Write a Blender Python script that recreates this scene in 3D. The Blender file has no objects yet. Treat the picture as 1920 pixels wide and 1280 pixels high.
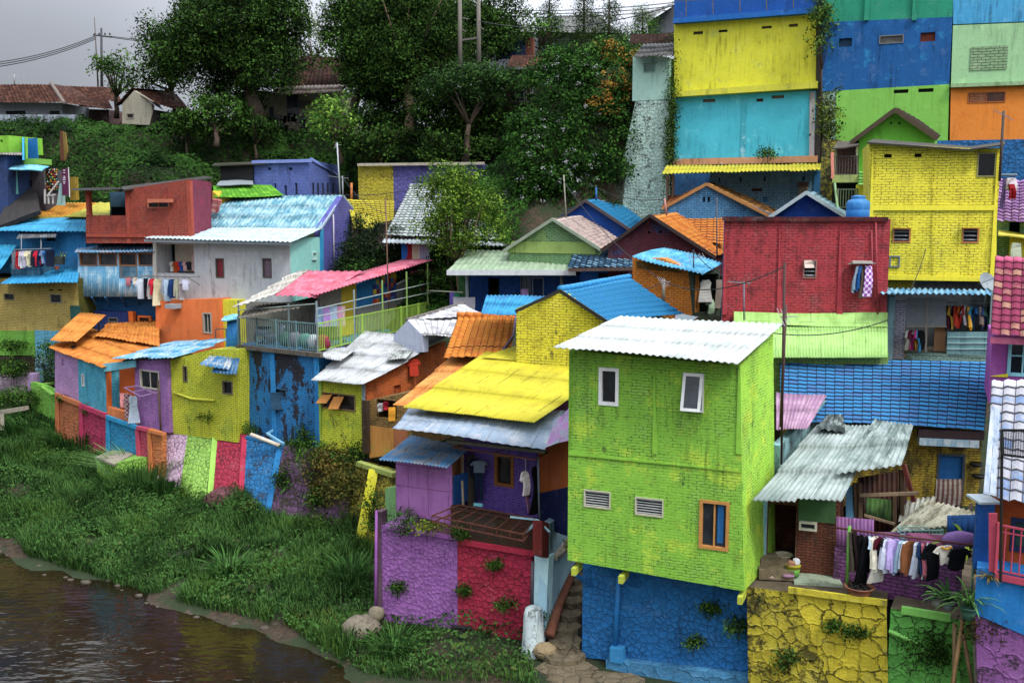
import bpy, math, random
import numpy as np
from mathutils import Vector
from mathutils.geometry import tessellate_polygon
random.seed(7)
RG = np.random.default_rng(11)
SC = bpy.context.scene
COL = SC.collection
V = Vector
# ------------------------------------------------------------------ camera
FPX = 1900.0
TH = math.atan(240 / FPX)
CT, ST = math.cos(TH), math.sin(TH)
def P(px, py, d):
    """point of the place seen at photo pixel (px,py) whose distance forward is d metres"""
    cx = (px - 960) / FPX; cy = (640 - py) / FPX
    dx, dy, dz = cx, CT + cy * ST, -ST + cy * CT
    k = d / dy
    return V((dx * k, d, dz * k))
cd = bpy.data.cameras.new('camera'); cam = bpy.data.objects.new('camera', cd); COL.objects.link(cam)
cd.sensor_width = 36; cd.lens = 36 * FPX / 1920; cd.clip_end = 3000; cd.clip_start = 0.1
cam.location = (0, 0, 0); cam.rotation_euler = (math.pi / 2 - TH, 0, 0)
SC.camera = cam
# ------------------------------------------------------------------ materials
def lin(h):
    h = h.lstrip('#'); o = []
    if len(h) == 3: h = h[0] * 2 + h[1] * 2 + h[2] * 2
    for i in (0, 2, 4):
        c = int(h[i:i + 2], 16) / 255
        o.append(c / 12.92 if c <= .04045 else ((c + .055) / 1.055) ** 2.4)
    if o[2] > o[1] > o[0] and o[2] > .1: o[1] += .10 * (o[2] - o[1])
    g = .07 * (.25 * o[0] + .6 * o[1] + .15 * o[2])
    return (o[0] * .93 + g, o[1] * .93 + g, o[2] * .93 + g, 1)
class NT:
    def __init__(s, name, rough=.8, spec=.3):
        s.m = bpy.data.materials.new(name); s.m.use_nodes = True
        s.t = s.m.node_tree; s.b = s.t.nodes['Principled BSDF']
        s.b.inputs['Roughness'].default_value = rough
        s.b.inputs['Specular IOR Level'].default_value = spec
    def n(s, ty, **k):
        x = s.t.nodes.new(ty)
        for a, v in k.items():
            if a.startswith('i_'):
                key = a[2:]; key = int(key) if key.isdigit() else key.replace('_', ' ')
                x.inputs[key].default_value = v
            else: setattr(x, a, v)
        return x
    def l(s, a, b): s.t.links.new(a, b)
    def uv(s): return s.n('ShaderNodeTexCoord').outputs['UV']
    def ob(s): return s.n('ShaderNodeNewGeometry').outputs['Position']
    def noise(s, vec, scale, detail=3, rough=.6, dist=0, stretch=None):
        if stretch:
            mp = s.n('ShaderNodeMapping'); mp.inputs['Scale'].default_value = stretch
            s.l(vec, mp.inputs['Vector']); vec = mp.outputs[0]
        x = s.n('ShaderNodeTexNoise', i_Scale=scale, i_Detail=detail, i_Roughness=rough, i_Distortion=dist)
        s.l(vec, x.inputs['Vector']); return x.outputs['Fac']
    def ramp(s, fac, a, b, va=0., vb=1.):
        r = s.n('ShaderNodeMapRange', interpolation_type='SMOOTHSTEP'); r.clamp = True
        for i, v in ((1, a), (2, b), (3, va), (4, vb)): r.inputs[i].default_value = v
        s.l(fac, r.inputs[0]); return r.outputs[0]
    def mix(s, fac, a, b, mode='MIX'):
        x = s.n('ShaderNodeMix', data_type='RGBA', blend_type=mode)
        if isinstance(fac, float) or isinstance(fac, int): x.inputs[0].default_value = fac
        else: s.l(fac, x.inputs[0])
        for i, v in ((6, a), (7, b)):
            if isinstance(v, tuple): x.inputs[i].default_value = v
            else: s.l(v, x.inputs[i])
        return x.outputs[2]
    def math(s, op, a, b=None):
        x = s.n('ShaderNodeMath', operation=op)
        for i, v in enumerate((a, b)):
            if v is None: continue
            if isinstance(v, (int, float)): x.inputs[i].default_value = v
            else: s.l(v, x.inputs[i])
        return x.outputs[0]
    def grime(s, col, c, uv, amt=1.):
        low = s.noise(uv, .45, 4, .7)
        d = s.math('MULTIPLY', s.ramp(s.noise(uv, 4.5, 6, .75, .15, (1, .08, 1)), .47, .64), s.ramp(low, .42, .62, .08, 1))
        col = s.mix(s.math('MULTIPLY', d, .75 * amt), col, dk(c, .28))
        col = s.mix(s.ramp(s.noise(uv, 2.6, 7, .85, .6), .54, .63, 0, .42 * amt), col, dk(c, .5))
        return s.mix(s.ramp(s.noise(uv, 1.1, 6, .8, .2), .53, .64, 0, .28 * amt), col, tuple(min(1, v * .85 + .12) for v in c[:3]) + (1,))
    def color(s, c):
        if isinstance(c, tuple): s.b.inputs['Base Color'].default_value = c
        else: s.l(c, s.b.inputs['Base Color'])
    def bump(s, h, dist, strength=1.):
        x = s.n('ShaderNodeBump', i_Strength=strength, i_Distance=dist)
        s.l(h, x.inputs['Height']); s.l(x.outputs[0], s.b.inputs['Normal'])
_M = {}
def cached(f):
    def g(*a, **k):
        key = (f.__name__,) + a + tuple(sorted(k.items()))
        if key not in _M: _M[key] = f(*a, **k)
        return _M[key]
    return g
GRIME = lin('#2a2a22')
def dk(c, f): return (c[0] * f, c[1] * f, c[2] * f, 1)
@cached
def brick(h, h2=None, wear=.15, row=.085, moss=0., var=.5, bare=None, bs=.7, bl=.55):
    """painted brickwork: h paint, h2 a second paint showing in patches, bare = brick showing where paint is gone"""
    s = NT('painted_brick', .75); uv = s.uv(); c = lin(h)
    d = s.noise(uv, 2.2, 3)
    off = s.n('ShaderNodeVectorMath', operation='ADD')
    sc = s.n('ShaderNodeCombineXYZ'); s.l(s.math('MULTIPLY', s.noise(uv, 6., 3), .12), sc.inputs[0]); s.l(s.math('ADD', s.math('MULTIPLY', d, .10), s.math('MULTIPLY', s.noise(uv, 9., 2), .035)), sc.inputs[1])
    s.l(uv, off.inputs[0]); s.l(sc.outputs[0], off.inputs[1])
    b = s.n('ShaderNodeTexBrick', i_Scale=1., i_Mortar_Size=.011 * row / .085, i_Mortar_Smooth=.35, i_Bias=0., i_Brick_Width=row * 2.9, i_Row_Height=row)
    b.inputs['Color1'].default_value = (0, 0, 0, 1); b.inputs['Color2'].default_value = (1, 1, 1, 1)
    s.l(off.outputs[0], b.inputs['Vector'])
    mort = b.outputs['Fac']
    n1 = s.noise(uv, 1.1, 5, .7); n2 = s.noise(uv, 7., 4, .7)
    col = s.mix(s.ramp(n1, .35, .65, 0, .6 * var), c, dk(c, .72))
    col = s.mix(s.math('MULTIPLY', s.n('ShaderNodeSeparateColor').outputs[0] if 0 else b.outputs['Color'], .22 * var), col, dk(c, .62))
    if h2: col = s.mix(s.ramp(s.noise(uv, .9, 6, .75), .52, .62, 0, .85), col, lin(h2))
    col = s.mix(s.ramp(s.noise(uv, .6, 7, .8, .3, (1, .5, 1)), .55, .75, 0, .5), col, dk(c, .45))
    col = s.grime(col, c, uv, .8)
    gap = s.math('MULTIPLY', mort, s.ramp(s.math('ADD', s.math('MULTIPLY', n2, .6), s.math('MULTIPLY', n1, .4)), .58 - wear * .5, .66 - wear * .5, .12, .95))
    if bare:
        bm = s.ramp(s.noise(uv, bs, 6, .8, .3, (1, .45, 1)), bl, bl + .03)
        bc = s.mix(s.ramp(n2, .4, .6), lin(bare), dk(lin(bare), .5))
        col = s.mix(bm, col, bc)
    col = s.mix(gap, col, dk(c, .16))
    if moss:
        col = s.mix(s.math('MULTIPLY', s.ramp(s.noise(uv, 1.6, 6, .8, 0, (1, .5, 1)), .62 - moss * .25, .70 - moss * .12), .8), col, GRIME)
    s.color(col)
    hh = s.math('SUBTRACT', s.math('MULTIPLY', n2, 1.1), s.math('MULTIPLY', mort, .8))
    s.bump(hh, .02, .8); return s.m
@cached
def plaster(h, h2=None, stain=.3, dark='#3c3a34', gloss=.8, streak=.5, cover=.55):
    s = NT('painted_plaster', gloss, .2); uv = s.uv(); c = lin(h)
    n1 = s.noise(uv, .8, 6, .7); st = s.noise(uv, 2.2, 5, .7, .2, (1, .18 / max(streak, .1), 1))
    col = s.mix(s.ramp(n1, .3, .7, 0, .5), c, dk(c, .78))
    if h2: col = s.mix(s.ramp(s.noise(uv, 1., 6, .75), cover, cover + .12, 0, .8), col, lin(h2))
    col = s.mix(s.ramp(st, .78 - stain * .5, .92 - stain * .35, 0, .75), col, lin(dark))
    col = s.mix(s.ramp(s.noise(uv, 1.7, 7, .8, .4), .56, .74, 0, .18 + stain * .6), col, dk(c, .42))
    col = s.grime(col, c, uv, min(1., .35 + stain * 1.6))
    sp = s.noise(uv, 14, 3, .7)
    col = s.mix(s.ramp(sp, .68, .76, 0, min(1., stain * 1.5)), col, dk(c, .3))
    s.color(col); s.bump(s.noise(uv, 9, 5, .7), .03, .5); return s.m
@cached
def stone(h, h2='#2c2a22', scale=2.6, joint=.05, bare=.2, moss=.2, rgh=.05):
    """painted rubble masonry: h paint on the stone faces, h2 joints and bare stone"""
    s = NT('painted_rubble', .8); uv = s.uv(); c = lin(h)
    d = s.noise(uv, 3., 3); off = s.n('ShaderNodeVectorMath', operation='ADD')
    sc = s.n('ShaderNodeCombineXYZ'); s.l(s.math('MULTIPLY', d, .9 / scale), sc.inputs[0]); s.l(s.math('ADD', s.math('MULTIPLY', s.noise(uv, 2., 2), .9 / scale), s.math('MULTIPLY', s.noise(uv, 9., 3), .06)), sc.inputs[1])
    s.l(uv, off.inputs[0]); s.l(sc.outputs[0], off.inputs[1])
    v = s.n('ShaderNodeTexVoronoi', feature='DISTANCE_TO_EDGE', i_Scale=scale, i_Randomness=.9); v.voronoi_dimensions = '2D'
    s.l(off.outputs[0], v.inputs['Vector']); e = v.outputs['Distance']
    v2 = s.n('ShaderNodeTexVoronoi', i_Scale=scale, i_Randomness=.9); v2.voronoi_dimensions = '2D'; s.l(off.outputs[0], v2.inputs['Vector'])
    sepc = s.n('ShaderNodeSeparateColor'); s.l(v2.outputs['Color'], sepc.inputs[0])
    n1 = s.noise(uv, 1.3, 6, .75); n2 = s.noise(uv, 11, 4, .7)
    col0 = s.ramp(s.noise(uv, 2.7, 6, .8), .45, .7, 0, .5)
    wj = s.ramp(s.noise(uv, .9, 4, .7), .38, .62, .15, 1.7)
    j = s.math('SUBTRACT', 1., s.ramp(s.math('DIVIDE', s.math('ADD', e, s.math('MULTIPLY', s.math('SUBTRACT', n2, .5), .12)), wj), joint * .25, joint * 1.25))
    j = s.math('MULTIPLY', j, s.ramp(s.math('ADD', s.math('MULTIPLY', n1, .5), s.math('MULTIPLY', n2, .5)), .40, .56, .25, .95))
    col = s.mix(s.math('MULTIPLY', sepc.outputs[0], .4), c, dk(c, .55)); col = s.mix(col0, col, dk(c, .45)); col = s.grime(col, c, uv, .8)
    b = s.ramp(s.math('ADD', s.math('MULTIPLY', n1, .6), s.math('MULTIPLY', s.noise(uv, 6, 5, .8), .4)), .63 - bare * .3, .67 - bare * .3)
    b = s.math('MULTIPLY', b, .9)
    col = s.mix(b, col, s.mix(n2, lin(h2), dk(lin(h2), 2.2)))
    col = s.mix(j, col, dk(lin(h2), .6))
    col = s.mix(s.ramp(s.noise(uv, 2.1, 6, .8), .70 - moss * .25, .76 - moss * .22, 0, .85), col, lin('#2b3a17'))
    s.color(col)
    hh = s.math('ADD', s.math('ADD', s.math('MULTIPLY', s.ramp(e, 0, .12), .45), s.math('MULTIPLY', v2.outputs['Distance'], -.9)), s.math('ADD', s.math('MULTIPLY', n2, .9), s.math('MULTIPLY', s.noise(uv, 26, 3, .7), .5)))
    s.bump(hh, rgh, .85); return s.m
@cached
def sheet(h, h2=None, rust=.2, patch=.5, dark='#23262a', gloss=.5, wash=.3, rs=1.):
    """painted roofing sheet or roof tile; u along the eave, v down the slope"""
    s = NT('roof_paint', gloss + .2, .2); uv = s.uv(); c = dk(lin(h), .78)
    fl = s.n('ShaderNodeVectorMath', operation='FLOOR'); sn = s.n('ShaderNodeMapping'); sn.inputs['Scale'].default_value = (1.25, .55, 1)
    s.l(uv, sn.inputs[0]); s.l(sn.outputs[0], fl.inputs[0])
    wn = s.n('ShaderNodeTexWhiteNoise', noise_dimensions='2D'); s.l(fl.outputs[0], wn.inputs['Vector'])
    n1 = s.noise(uv, 1.2 * rs, 5, .7); st = s.noise(uv, 3. * rs, 6, .75, .3, (1, .22, 1))
    col = s.mix(s.math('MULTIPLY', wn.outputs['Value'], patch * .6), c, dk(c, .6))
    if h2: col = s.mix(s.ramp(s.math('ADD', s.math('MULTIPLY', st, .6), s.math('MULTIPLY', n1, .4)), .48 - wash * .12, .62 - wash * .1), col, dk(lin(h2), .8))
    col = s.mix(s.ramp(st, .76 - rust * .45, .92 - rust * .4, 0, .9), col, lin(dark))
    col = s.mix(s.ramp(s.noise(uv, 9, 4, .7), .62, .75, 0, .35), col, dk(c, .4))
    sb = s.n('ShaderNodeTexBrick', offset=.5, i_Scale=1., i_Mortar_Size=.014, i_Mortar_Smooth=.3, i_Bias=0., i_Brick_Width=.8, i_Row_Height=1.75); s.l(s.ob() if 0 else uv, sb.inputs['Vector'])
    col = s.mix(s.math('MULTIPLY', sb.outputs['Fac'], s.ramp(s.noise(uv, 1.5, 3), .40, .55, .1, .8)), col, dk(c, .22))
    col = s.mix(s.ramp(s.noise(uv, .7, 6, .8), .52, .72, 0, .45), col, lin(dark))
    s.color(col); s.bump(s.noise(uv, 20, 3), .004, .5); return s.m
@cached
def tilem(h, h2=None, tw=.24, tl=.3, mixa=.35, dark='#241d1a', moss=.2, gap=.35):
    gap = min(1., gap * 1.9)
    s = NT('painted_roof_tile', .7, .2); uv = s.uv(); c = dk(lin(h), .85)
    b = s.n('ShaderNodeTexBrick', offset=0., i_Scale=1., i_Mortar_Size=.016, i_Mortar_Smooth=.4, i_Bias=0., i_Brick_Width=tw, i_Row_Height=tl)
    b.inputs['Color1'].default_value = (0, 0, 0, 1); b.inputs['Color2'].default_value = (1, 1, 1, 1)
    s.l(uv, b.inputs['Vector'])
    n1 = s.noise(uv, 1.3, 5, .75); n2 = s.noise(uv, 8, 4, .7)
    col = s.mix(s.math('MULTIPLY', b.outputs['Color'], mixa), c, dk(c, .5))
    if h2: col = s.mix(s.math('MULTIPLY', s.ramp(s.math('ADD', s.math('MULTIPLY', b.outputs['Color'], .5), s.math('MULTIPLY', n1, .6)), .58, .72), .8), col, lin(h2))
    col = s.mix(s.math('MULTIPLY', b.outputs['Fac'], gap), col, lin(dark))  # dark lines round each tile: joints, plus the step shadows painted in
    col = s.mix(s.ramp(s.math('ADD', s.math('MULTIPLY', n1, .6), s.math('MULTIPLY', n2, .4)), .68 - moss * .25, .76 - moss * .2, 0, .85), col, lin(dark))
    s.color(col); s.bump(n2, .01, .6); return s.m
@cached
def plain(h, rough=.7, var=.25, scale=4., bmp=.01, metal=0.):
    s = NT('coat', rough); c = lin(h); ob = s.ob()
    s.color(s.mix(s.ramp(s.noise(ob, scale, 4, .7), .35, .7, 0, var * 2), c, dk(c, .6)))
    s.b.inputs['Metallic'].default_value = metal
    if bmp: s.bump(s.noise(ob, scale * 4, 4), bmp, .6)
    return s.m
@cached
def fabric(h, h2=None, pat=None):
    s = NT('cloth', .9, .1); c = lin(h); ob = s.ob(); col = c
    if pat:
        w = s.n('ShaderNodeTexChecker', i_Scale=9. if pat == 'check' else 6.); w.inputs['Color1'].default_value = c; w.inputs['Color2'].default_value = lin(h2)
        mp = s.n('ShaderNodeMapping'); mp.inputs['Scale'].default_value = (2.2, .001, 1) if pat == 'stripe' else (1, 1, 1); mp.inputs['Location'].default_value = (0, .03, .03)
        s.l(s.uv(), mp.inputs[0]); s.l(mp.outputs[0], w.inputs['Vector']); col = w.outputs[0]
    s.color(s.mix(s.ramp(s.noise(ob, 6, 3), .4, .7, 0, .35), col, dk(c, .6)))
    s.bump(s.noise(ob, 9, 3, .5, .3, (1, 1, .3)), .05, .6); return s.m
@cached
def wood(h, var=.5):
    s = NT('weathered_wood', .8); c = lin(h); ob = s.ob()
    n = s.noise(ob, 6, 5, .7, .4, (1, 1, .2))
    s.color(s.mix(s.ramp(n, .35, .7, 0, var * 1.4), c, dk(c, .4))); s.bump(n, .01, .7); return s.m
@cached
def glass(h='#14181a', rough=.12):
    s = NT('dark_glass', rough, .5); s.color(s.mix(s.ramp(s.noise(s.ob(), 1.5, 3), .4, .7), lin(h), dk(lin(h), 2.)))
    return s.m
@cached
def leafm(h, h2, h3=None, rough=.8):
    """foliage: attribute 'rnd' picks between a darker and a lighter leaf tone"""
    s = NT('leaves', rough, .06); a = s.n('ShaderNodeAttribute', attribute_name='rnd').outputs['Fac']
    col = s.mix(s.ramp(a, .1, .9), lin(h), lin(h2))
    if h3: col = s.mix(s.ramp(s.noise(s.ob(), .28, 4, .7), .5, .62), col, lin(h3))
    s.color(col)
    tr = s.n('ShaderNodeBsdfTranslucent'); s.l(col if not isinstance(col, tuple) else s.mix(0., col, col), tr.inputs[0])
    mx = s.n('ShaderNodeMixShader'); mx.inputs[0].default_value = .22
    s.l(s.b.outputs[0], mx.inputs[1]); s.l(tr.outputs[0], mx.inputs[2])
    s.l(mx.outputs[0], s.t.nodes['Material Output'].inputs[0]); return s.m
# ------------------------------------------------------------------ objects
def tag(o, label=None, cat=None, group=None, kind=None):
    if label: o['label'] = label
    if cat: o['category'] = cat
    if group: o['group'] = group
    if kind: o['kind'] = kind
    return o
def T(name, label, cat, at, group=None):
    o = bpy.data.objects.new(name, None); COL.objects.link(o); o.empty_display_size = .2
    o.location = at if isinstance(at, Vector) else P(*at)
    return tag(o, label, cat, group)
def autouv(vs, f):
    a = vs[f[0]]; n = V((0, 0, 0))
    for i in range(1, len(f) - 1): n += (vs[f[i]] - a).cross(vs[f[i + 1]] - a)
    if n.length < 1e-12: return [(0, 0)] * len(f)
    n.normalize()
    if abs(n.z) > .75: return [(vs[i].x, vs[i].y) for i in f]
    t = V((-n.y, n.x, 0)).normalized()
    if t.x < 0: t = -t
    return [(vs[i].dot(t), vs[i].z) for i in f]
def obj(name, vs, fs, mat, par=None, uvs=None, mi=None, smooth=False, origin=None):
    """one mesh object from world-space vertices; parented to par (an Empty or mesh without rotation)"""
    vs = [V(v) for v in vs]
    if par is not None: o0 = wloc(par)
    elif origin is not None: o0 = origin
    else:
        xs = [v.x for v in vs]; ys = [v.y for v in vs]; o0 = V((sum(xs) / len(xs), sum(ys) / len(ys), min(v.z for v in vs)))
    me = bpy.data.meshes.new(name); me.from_pydata([v - o0 for v in vs], [], fs)
    ul = me.uv_layers.new(name='UVMap').data
    k = 0; flat = []
    for j, f in enumerate(fs):
        q = autouv(vs, f) if uvs is None else [uvs[i] for i in f]
        for u in q: flat += [u[0], u[1]]
    ul.foreach_set('uv', flat)
    for m in (mat if isinstance(mat, (list, tuple)) else [mat]): me.materials.append(m)
    if mi: me.polygons.foreach_set('material_index', mi)
    if smooth: me.polygons.foreach_set('use_smooth', [True] * len(fs))
    me.update()
    o = bpy.data.objects.new(name, me); COL.objects.link(o)
    if par is not None: o.parent = par
    else: o.location = o0
    return o
def wloc(o):
    l = V(o.location)
    while o.parent: o = o.parent; l = l + o.location
    return l
def fast(name, vs, fs, mat, par=None, rnd=None, origin=None):
    """numpy mesh: vs (N,3), fs (M,k)"""
    o0 = np.array(wloc(par)) if par is not None else (np.array(origin) if origin is not None else np.array([vs[:, 0].mean(), vs[:, 1].mean(), vs[:, 2].min()]))
    me = bpy.data.meshes.new(name); n, k = fs.shape
    me.vertices.add(len(vs)); me.vertices.foreach_set('co', (vs - o0).astype(np.float32).ravel())
    me.loops.add(n * k); me.loops.foreach_set('vertex_index', fs.astype(np.int32).ravel())
    me.polygons.add(n); me.polygons.foreach_set('loop_start', np.arange(0, n * k, k, dtype=np.int32))
    me.update(calc_edges=True)
    if rnd is not None:
        a = me.attributes.new('rnd', 'FLOAT', 'POINT'); a.data.foreach_set('value', rnd.astype(np.float32))
    me.materials.append(mat)
    o = bpy.data.objects.new(name, me); COL.objects.link(o)
    if par is not None: o.parent = par
    else: o.location = o0
    return o
# ------------------------------------------------------------------ shapes as (verts, faces)
class MB:
    def __init__(s): s.v = []; s.f = []
    def add(s, vs, fs):
        k = len(s.v); s.v += [V(v) for v in vs]; s.f += [tuple(i + k for i in f) for f in fs]; return s
    def box(s, c, ax, ay, az):
        c, ax, ay, az = V(c), V(ax), V(ay), V(az)
        vs = [c + ax * i + ay * j + az * k for k in (-.5, .5) for j in (-.5, .5) for i in (-.5, .5)]
        return s.add(vs, [(0, 1, 3, 2), (4, 6, 7, 5), (0, 4, 5, 1), (2, 3, 7, 6), (0, 2, 6, 4), (1, 5, 7, 3)])
    def bar(s, p, q, w, h=None, up=V((0, 0, 1))):
        p, q = V(p), V(q); d = q - p; h = h or w
        if d.length < 1e-6: return s
        x = d.cross(up)
        if x.length < 1e-4: x = d.cross(V((0, 1, 0)))
        x.normalize(); y = x.cross(d).normalized()
        return s.box((p + q) / 2, d, x * w, y * h)
    def tube(s, pts, r, n=8, cap=True):
        pts = [V(p) for p in pts]; rs = r if isinstance(r, (list, tuple)) else [r] * len(pts)
        rings = []; 
        for i, p in enumerate(pts):
            d = (pts[min(i + 1, len(pts) - 1)] - pts[max(i - 1, 0)]).normalized()
            x = d.cross(V((.3, .2, 1)) if abs(d.z) < .9 else V((1, .1, 0))).normalized(); y = d.cross(x).normalized()
            rings.append([p + (x * math.cos(2 * math.pi * k / n) + y * math.sin(2 * math.pi * k / n)) * rs[i] for k in range(n)])
        vs = [v for ring in rings for v in ring]; fs = []
        for i in range(len(rings) - 1):
            for k in range(n): fs.append((i * n + k, i * n + (k + 1) % n, (i + 1) * n + (k + 1) % n, (i + 1) * n + k))
        if cap: fs += [tuple(range(n - 1, -1, -1)), tuple(range((len(rings) - 1) * n, len(rings) * n))]
        return s.add(vs, fs)
    def lathe(s, c, prof, n=16):
        c = V(c); vs = [c + V((r * math.cos(2 * math.pi * k / n), r * math.sin(2 * math.pi * k / n), z)) for r, z in prof for k in range(n)]
        fs = [(i * n + k, i * n + (k + 1) % n, (i + 1) * n + (k + 1) % n, (i + 1) * n + k) for i in range(len(prof) - 1) for k in range(n)]
        fs += [tuple(range(n - 1, -1, -1)), tuple(range((len(prof) - 1) * n, len(prof) * n))]
        return s.add(vs, fs)
    def ell(s, c, r, n=10, m=7, jit=0.):
        c = V(c); prof = []
        vs = []
        for i in range(1, m):
            a = math.pi * i / m
            for k in range(n):
                b = 2 * math.pi * k / n; j = 1 + random.uniform(-jit, jit)
                vs.append(c + V((r[0] * math.sin(a) * math.cos(b), r[1] * math.sin(a) * math.sin(b), r[2] * math.cos(a))) * j)
        fs = [(i * n + k, i * n + (k + 1) % n, (i + 1) * n + (k + 1) % n, (i + 1) * n + k) for i in range(m - 2) for k in range(n)]
        fs += [tuple(range(n - 1, -1, -1)), tuple(range((m - 2) * n, (m - 1) * n))]
        return s.add(vs, fs)
    def build(s, name, mat, par=None, smooth=False, **tg):
        o = obj(name, s.v, s.f, mat, par, smooth=smooth); return tag(o, **tg) if tg else o
def bar(par, name, p, q, w, mat, h=None, **tg):
    return MB().bar(P(*p) if not isinstance(p, Vector) else p, P(*q) if not isinstance(q, Vector) else q, w, h).build(name, mat, par, **tg)
def tube(par, name, pts, r, mat, n=8, **tg):
    return MB().tube([P(*p) if not isinstance(p, Vector) else p for p in pts], r, n).build(name, mat, par, True, **tg)
# ------------------------------------------------------------------ walls
class PL:
    """a vertical wall plane through two plan points given by photo column and distance"""
    def __init__(s, xa, da, xb, db, py=518):
        a = P(xa, py, da); b = P(xb, py, db)
        s.a = V((a.x, a.y, 0)); s.t = V((b.x - a.x, b.y - a.y, 0)).normalized(); s.L = V((b.x - a.x, b.y - a.y, 0)).length
        s.n = V((-s.t.y, s.t.x, 0))                     # pointing back, away from the camera
        if s.n.dot(V((s.a.x, s.a.y, 0))) < 0: s.n = -s.n
    def hit(s, px, py):
        r = P(px, py, 1.); k = s.a.dot(s.n) / r.dot(s.n); q = r * k
        return ((q - s.a).dot(s.t), q.z)
    def w(s, u, z, o=0.): return s.a + s.t * u + V((0, 0, z)) + s.n * o
    def pt(s, px, py, o=0.): u, z = s.hit(px, py); return s.w(u, z, o)
    def shift(s, o):
        q = PL.__new__(PL); q.a = s.a + s.n * o; q.t = s.t; q.n = s.n; q.L = s.L; return q
def snapu(poly, tol=.22):
    us = sorted(range(len(poly)), key=lambda i: poly[i][0]); out = [list(p) for p in poly]; g = [us[0]]
    def fl(g):
        m = sum(poly[i][0] for i in g) / len(g)
        for i in g: out[i][0] = m
    for i in us[1:]:
        if poly[i][0] - poly[g[0]][0] < tol: g.append(i)
        else: fl(g); g = [i]
    fl(g); return [tuple(p) for p in out]
def snapz(poly, tol=.16):
    zs = sorted(range(len(poly)), key=lambda i: poly[i][1]); out = [list(p) for p in poly]; g = [zs[0]]
    def fl(g):
        m = sum(poly[i][1] for i in g) / len(g)
        for i in g: out[i][1] = m
    for i in zs[1:]:
        if poly[i][1] - poly[g[0]][1] < tol: g.append(i)
        else: fl(g); g = [i]
    fl(g); return [tuple(p) for p in out]
def hull(par, name, pl, poly, mat, wins=(), back=3., side=None, rise=0., mat2=None, reveal=.16, snap=True, label=None, o=0., uz=False):
    """a wall face with real openings, carried back as a closed block. poly in photo pixels on plane pl"""
    if o: pl = pl.shift(o)
    pts = list(poly) if uz else [pl.hit(*p) for p in poly]
    if snap: pts = snapz(snapu(pts))
    if side is not None:
        k = max(p[0] for p in pts); B = pl.w(k, 0); Cc = P(side[0], side[2] if len(side) > 2 else 518, side[1]); vec = Cc - B
        vec.z = 0
    else: vec = pl.n * back
    zm = (max(p[1] for p in pts) + min(p[1] for p in pts)) / 2
    holes = []
    for w in wins:
        (u0, z1), (u1, z0) = pl.hit(w[0], w[1]), pl.hit(w[2], w[3])
        z1 = (z1 + pl.hit(w[2], w[1])[1]) / 2; z0 = (z0 + pl.hit(w[0], w[3])[1]) / 2
        holes.append((u0, z0, u1, z1))
    loops = [[V((u, z, 0)) for u, z in pts]] + [[V((a, b, 0)), V((a, d, 0)), V((c, d, 0)), V((c, b, 0))] for a, b, c, d in holes]
    tri = tessellate_polygon(loops)
    fl = [p for l in loops for p in l]
    vs = [pl.w(p.x, p.y) for p in fl]; fs = [tuple(t) for t in tri]; mi = [0] * len(fs)
    n = len(pts)
    bk = []
    for u, z in pts: bk.append(pl.w(u, z) + vec + V((0, 0, rise if z > zm else 0)))
    k0 = len(vs); vs += bk
    for i in range(n):
        j = (i + 1) % n; fs.append((i, j, k0 + j, k0 + i)); mi.append(1 if mat2 else 0)
    fs.append(tuple(range(k0, k0 + n))); mi.append(1 if mat2 else 0)
    base = n
    for (a, b, c, d) in holes:
        k = len(vs); vs += [pl.w(a, b, reveal), pl.w(a, d, reveal), pl.w(c, d, reveal), pl.w(c, b, reveal)]
        for i in range(4): j = (i + 1) % 4; fs.append((base + i, base + j, k + j, k + i)); mi.append(0)
        base += 4
    ob_ = obj(name, vs, fs, [mat, mat2] if mat2 else mat, par, mi=mi)
    if label: ob_['label'] = label
    for w, hl in zip(wins, holes): window(par, pl, hl, *w[4:])
    return ob_
def ring(mb, pl, a, b, c, d, w, o0, o1):
    dep = o1 - o0; om = (o0 + o1) / 2
    for (u, z, lu, lz) in (((a + c) / 2, b + w / 2, c - a, w), ((a + c) / 2, d - w / 2, c - a, w), (a + w / 2, (b + d) / 2, w, d - b - 2 * w), (c - w / 2, (b + d) / 2, w, d - b - 2 * w)):
        mb.box(pl.w(u, z, om), pl.t * lu, V((0, 0, lz)), pl.n * dep)
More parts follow.
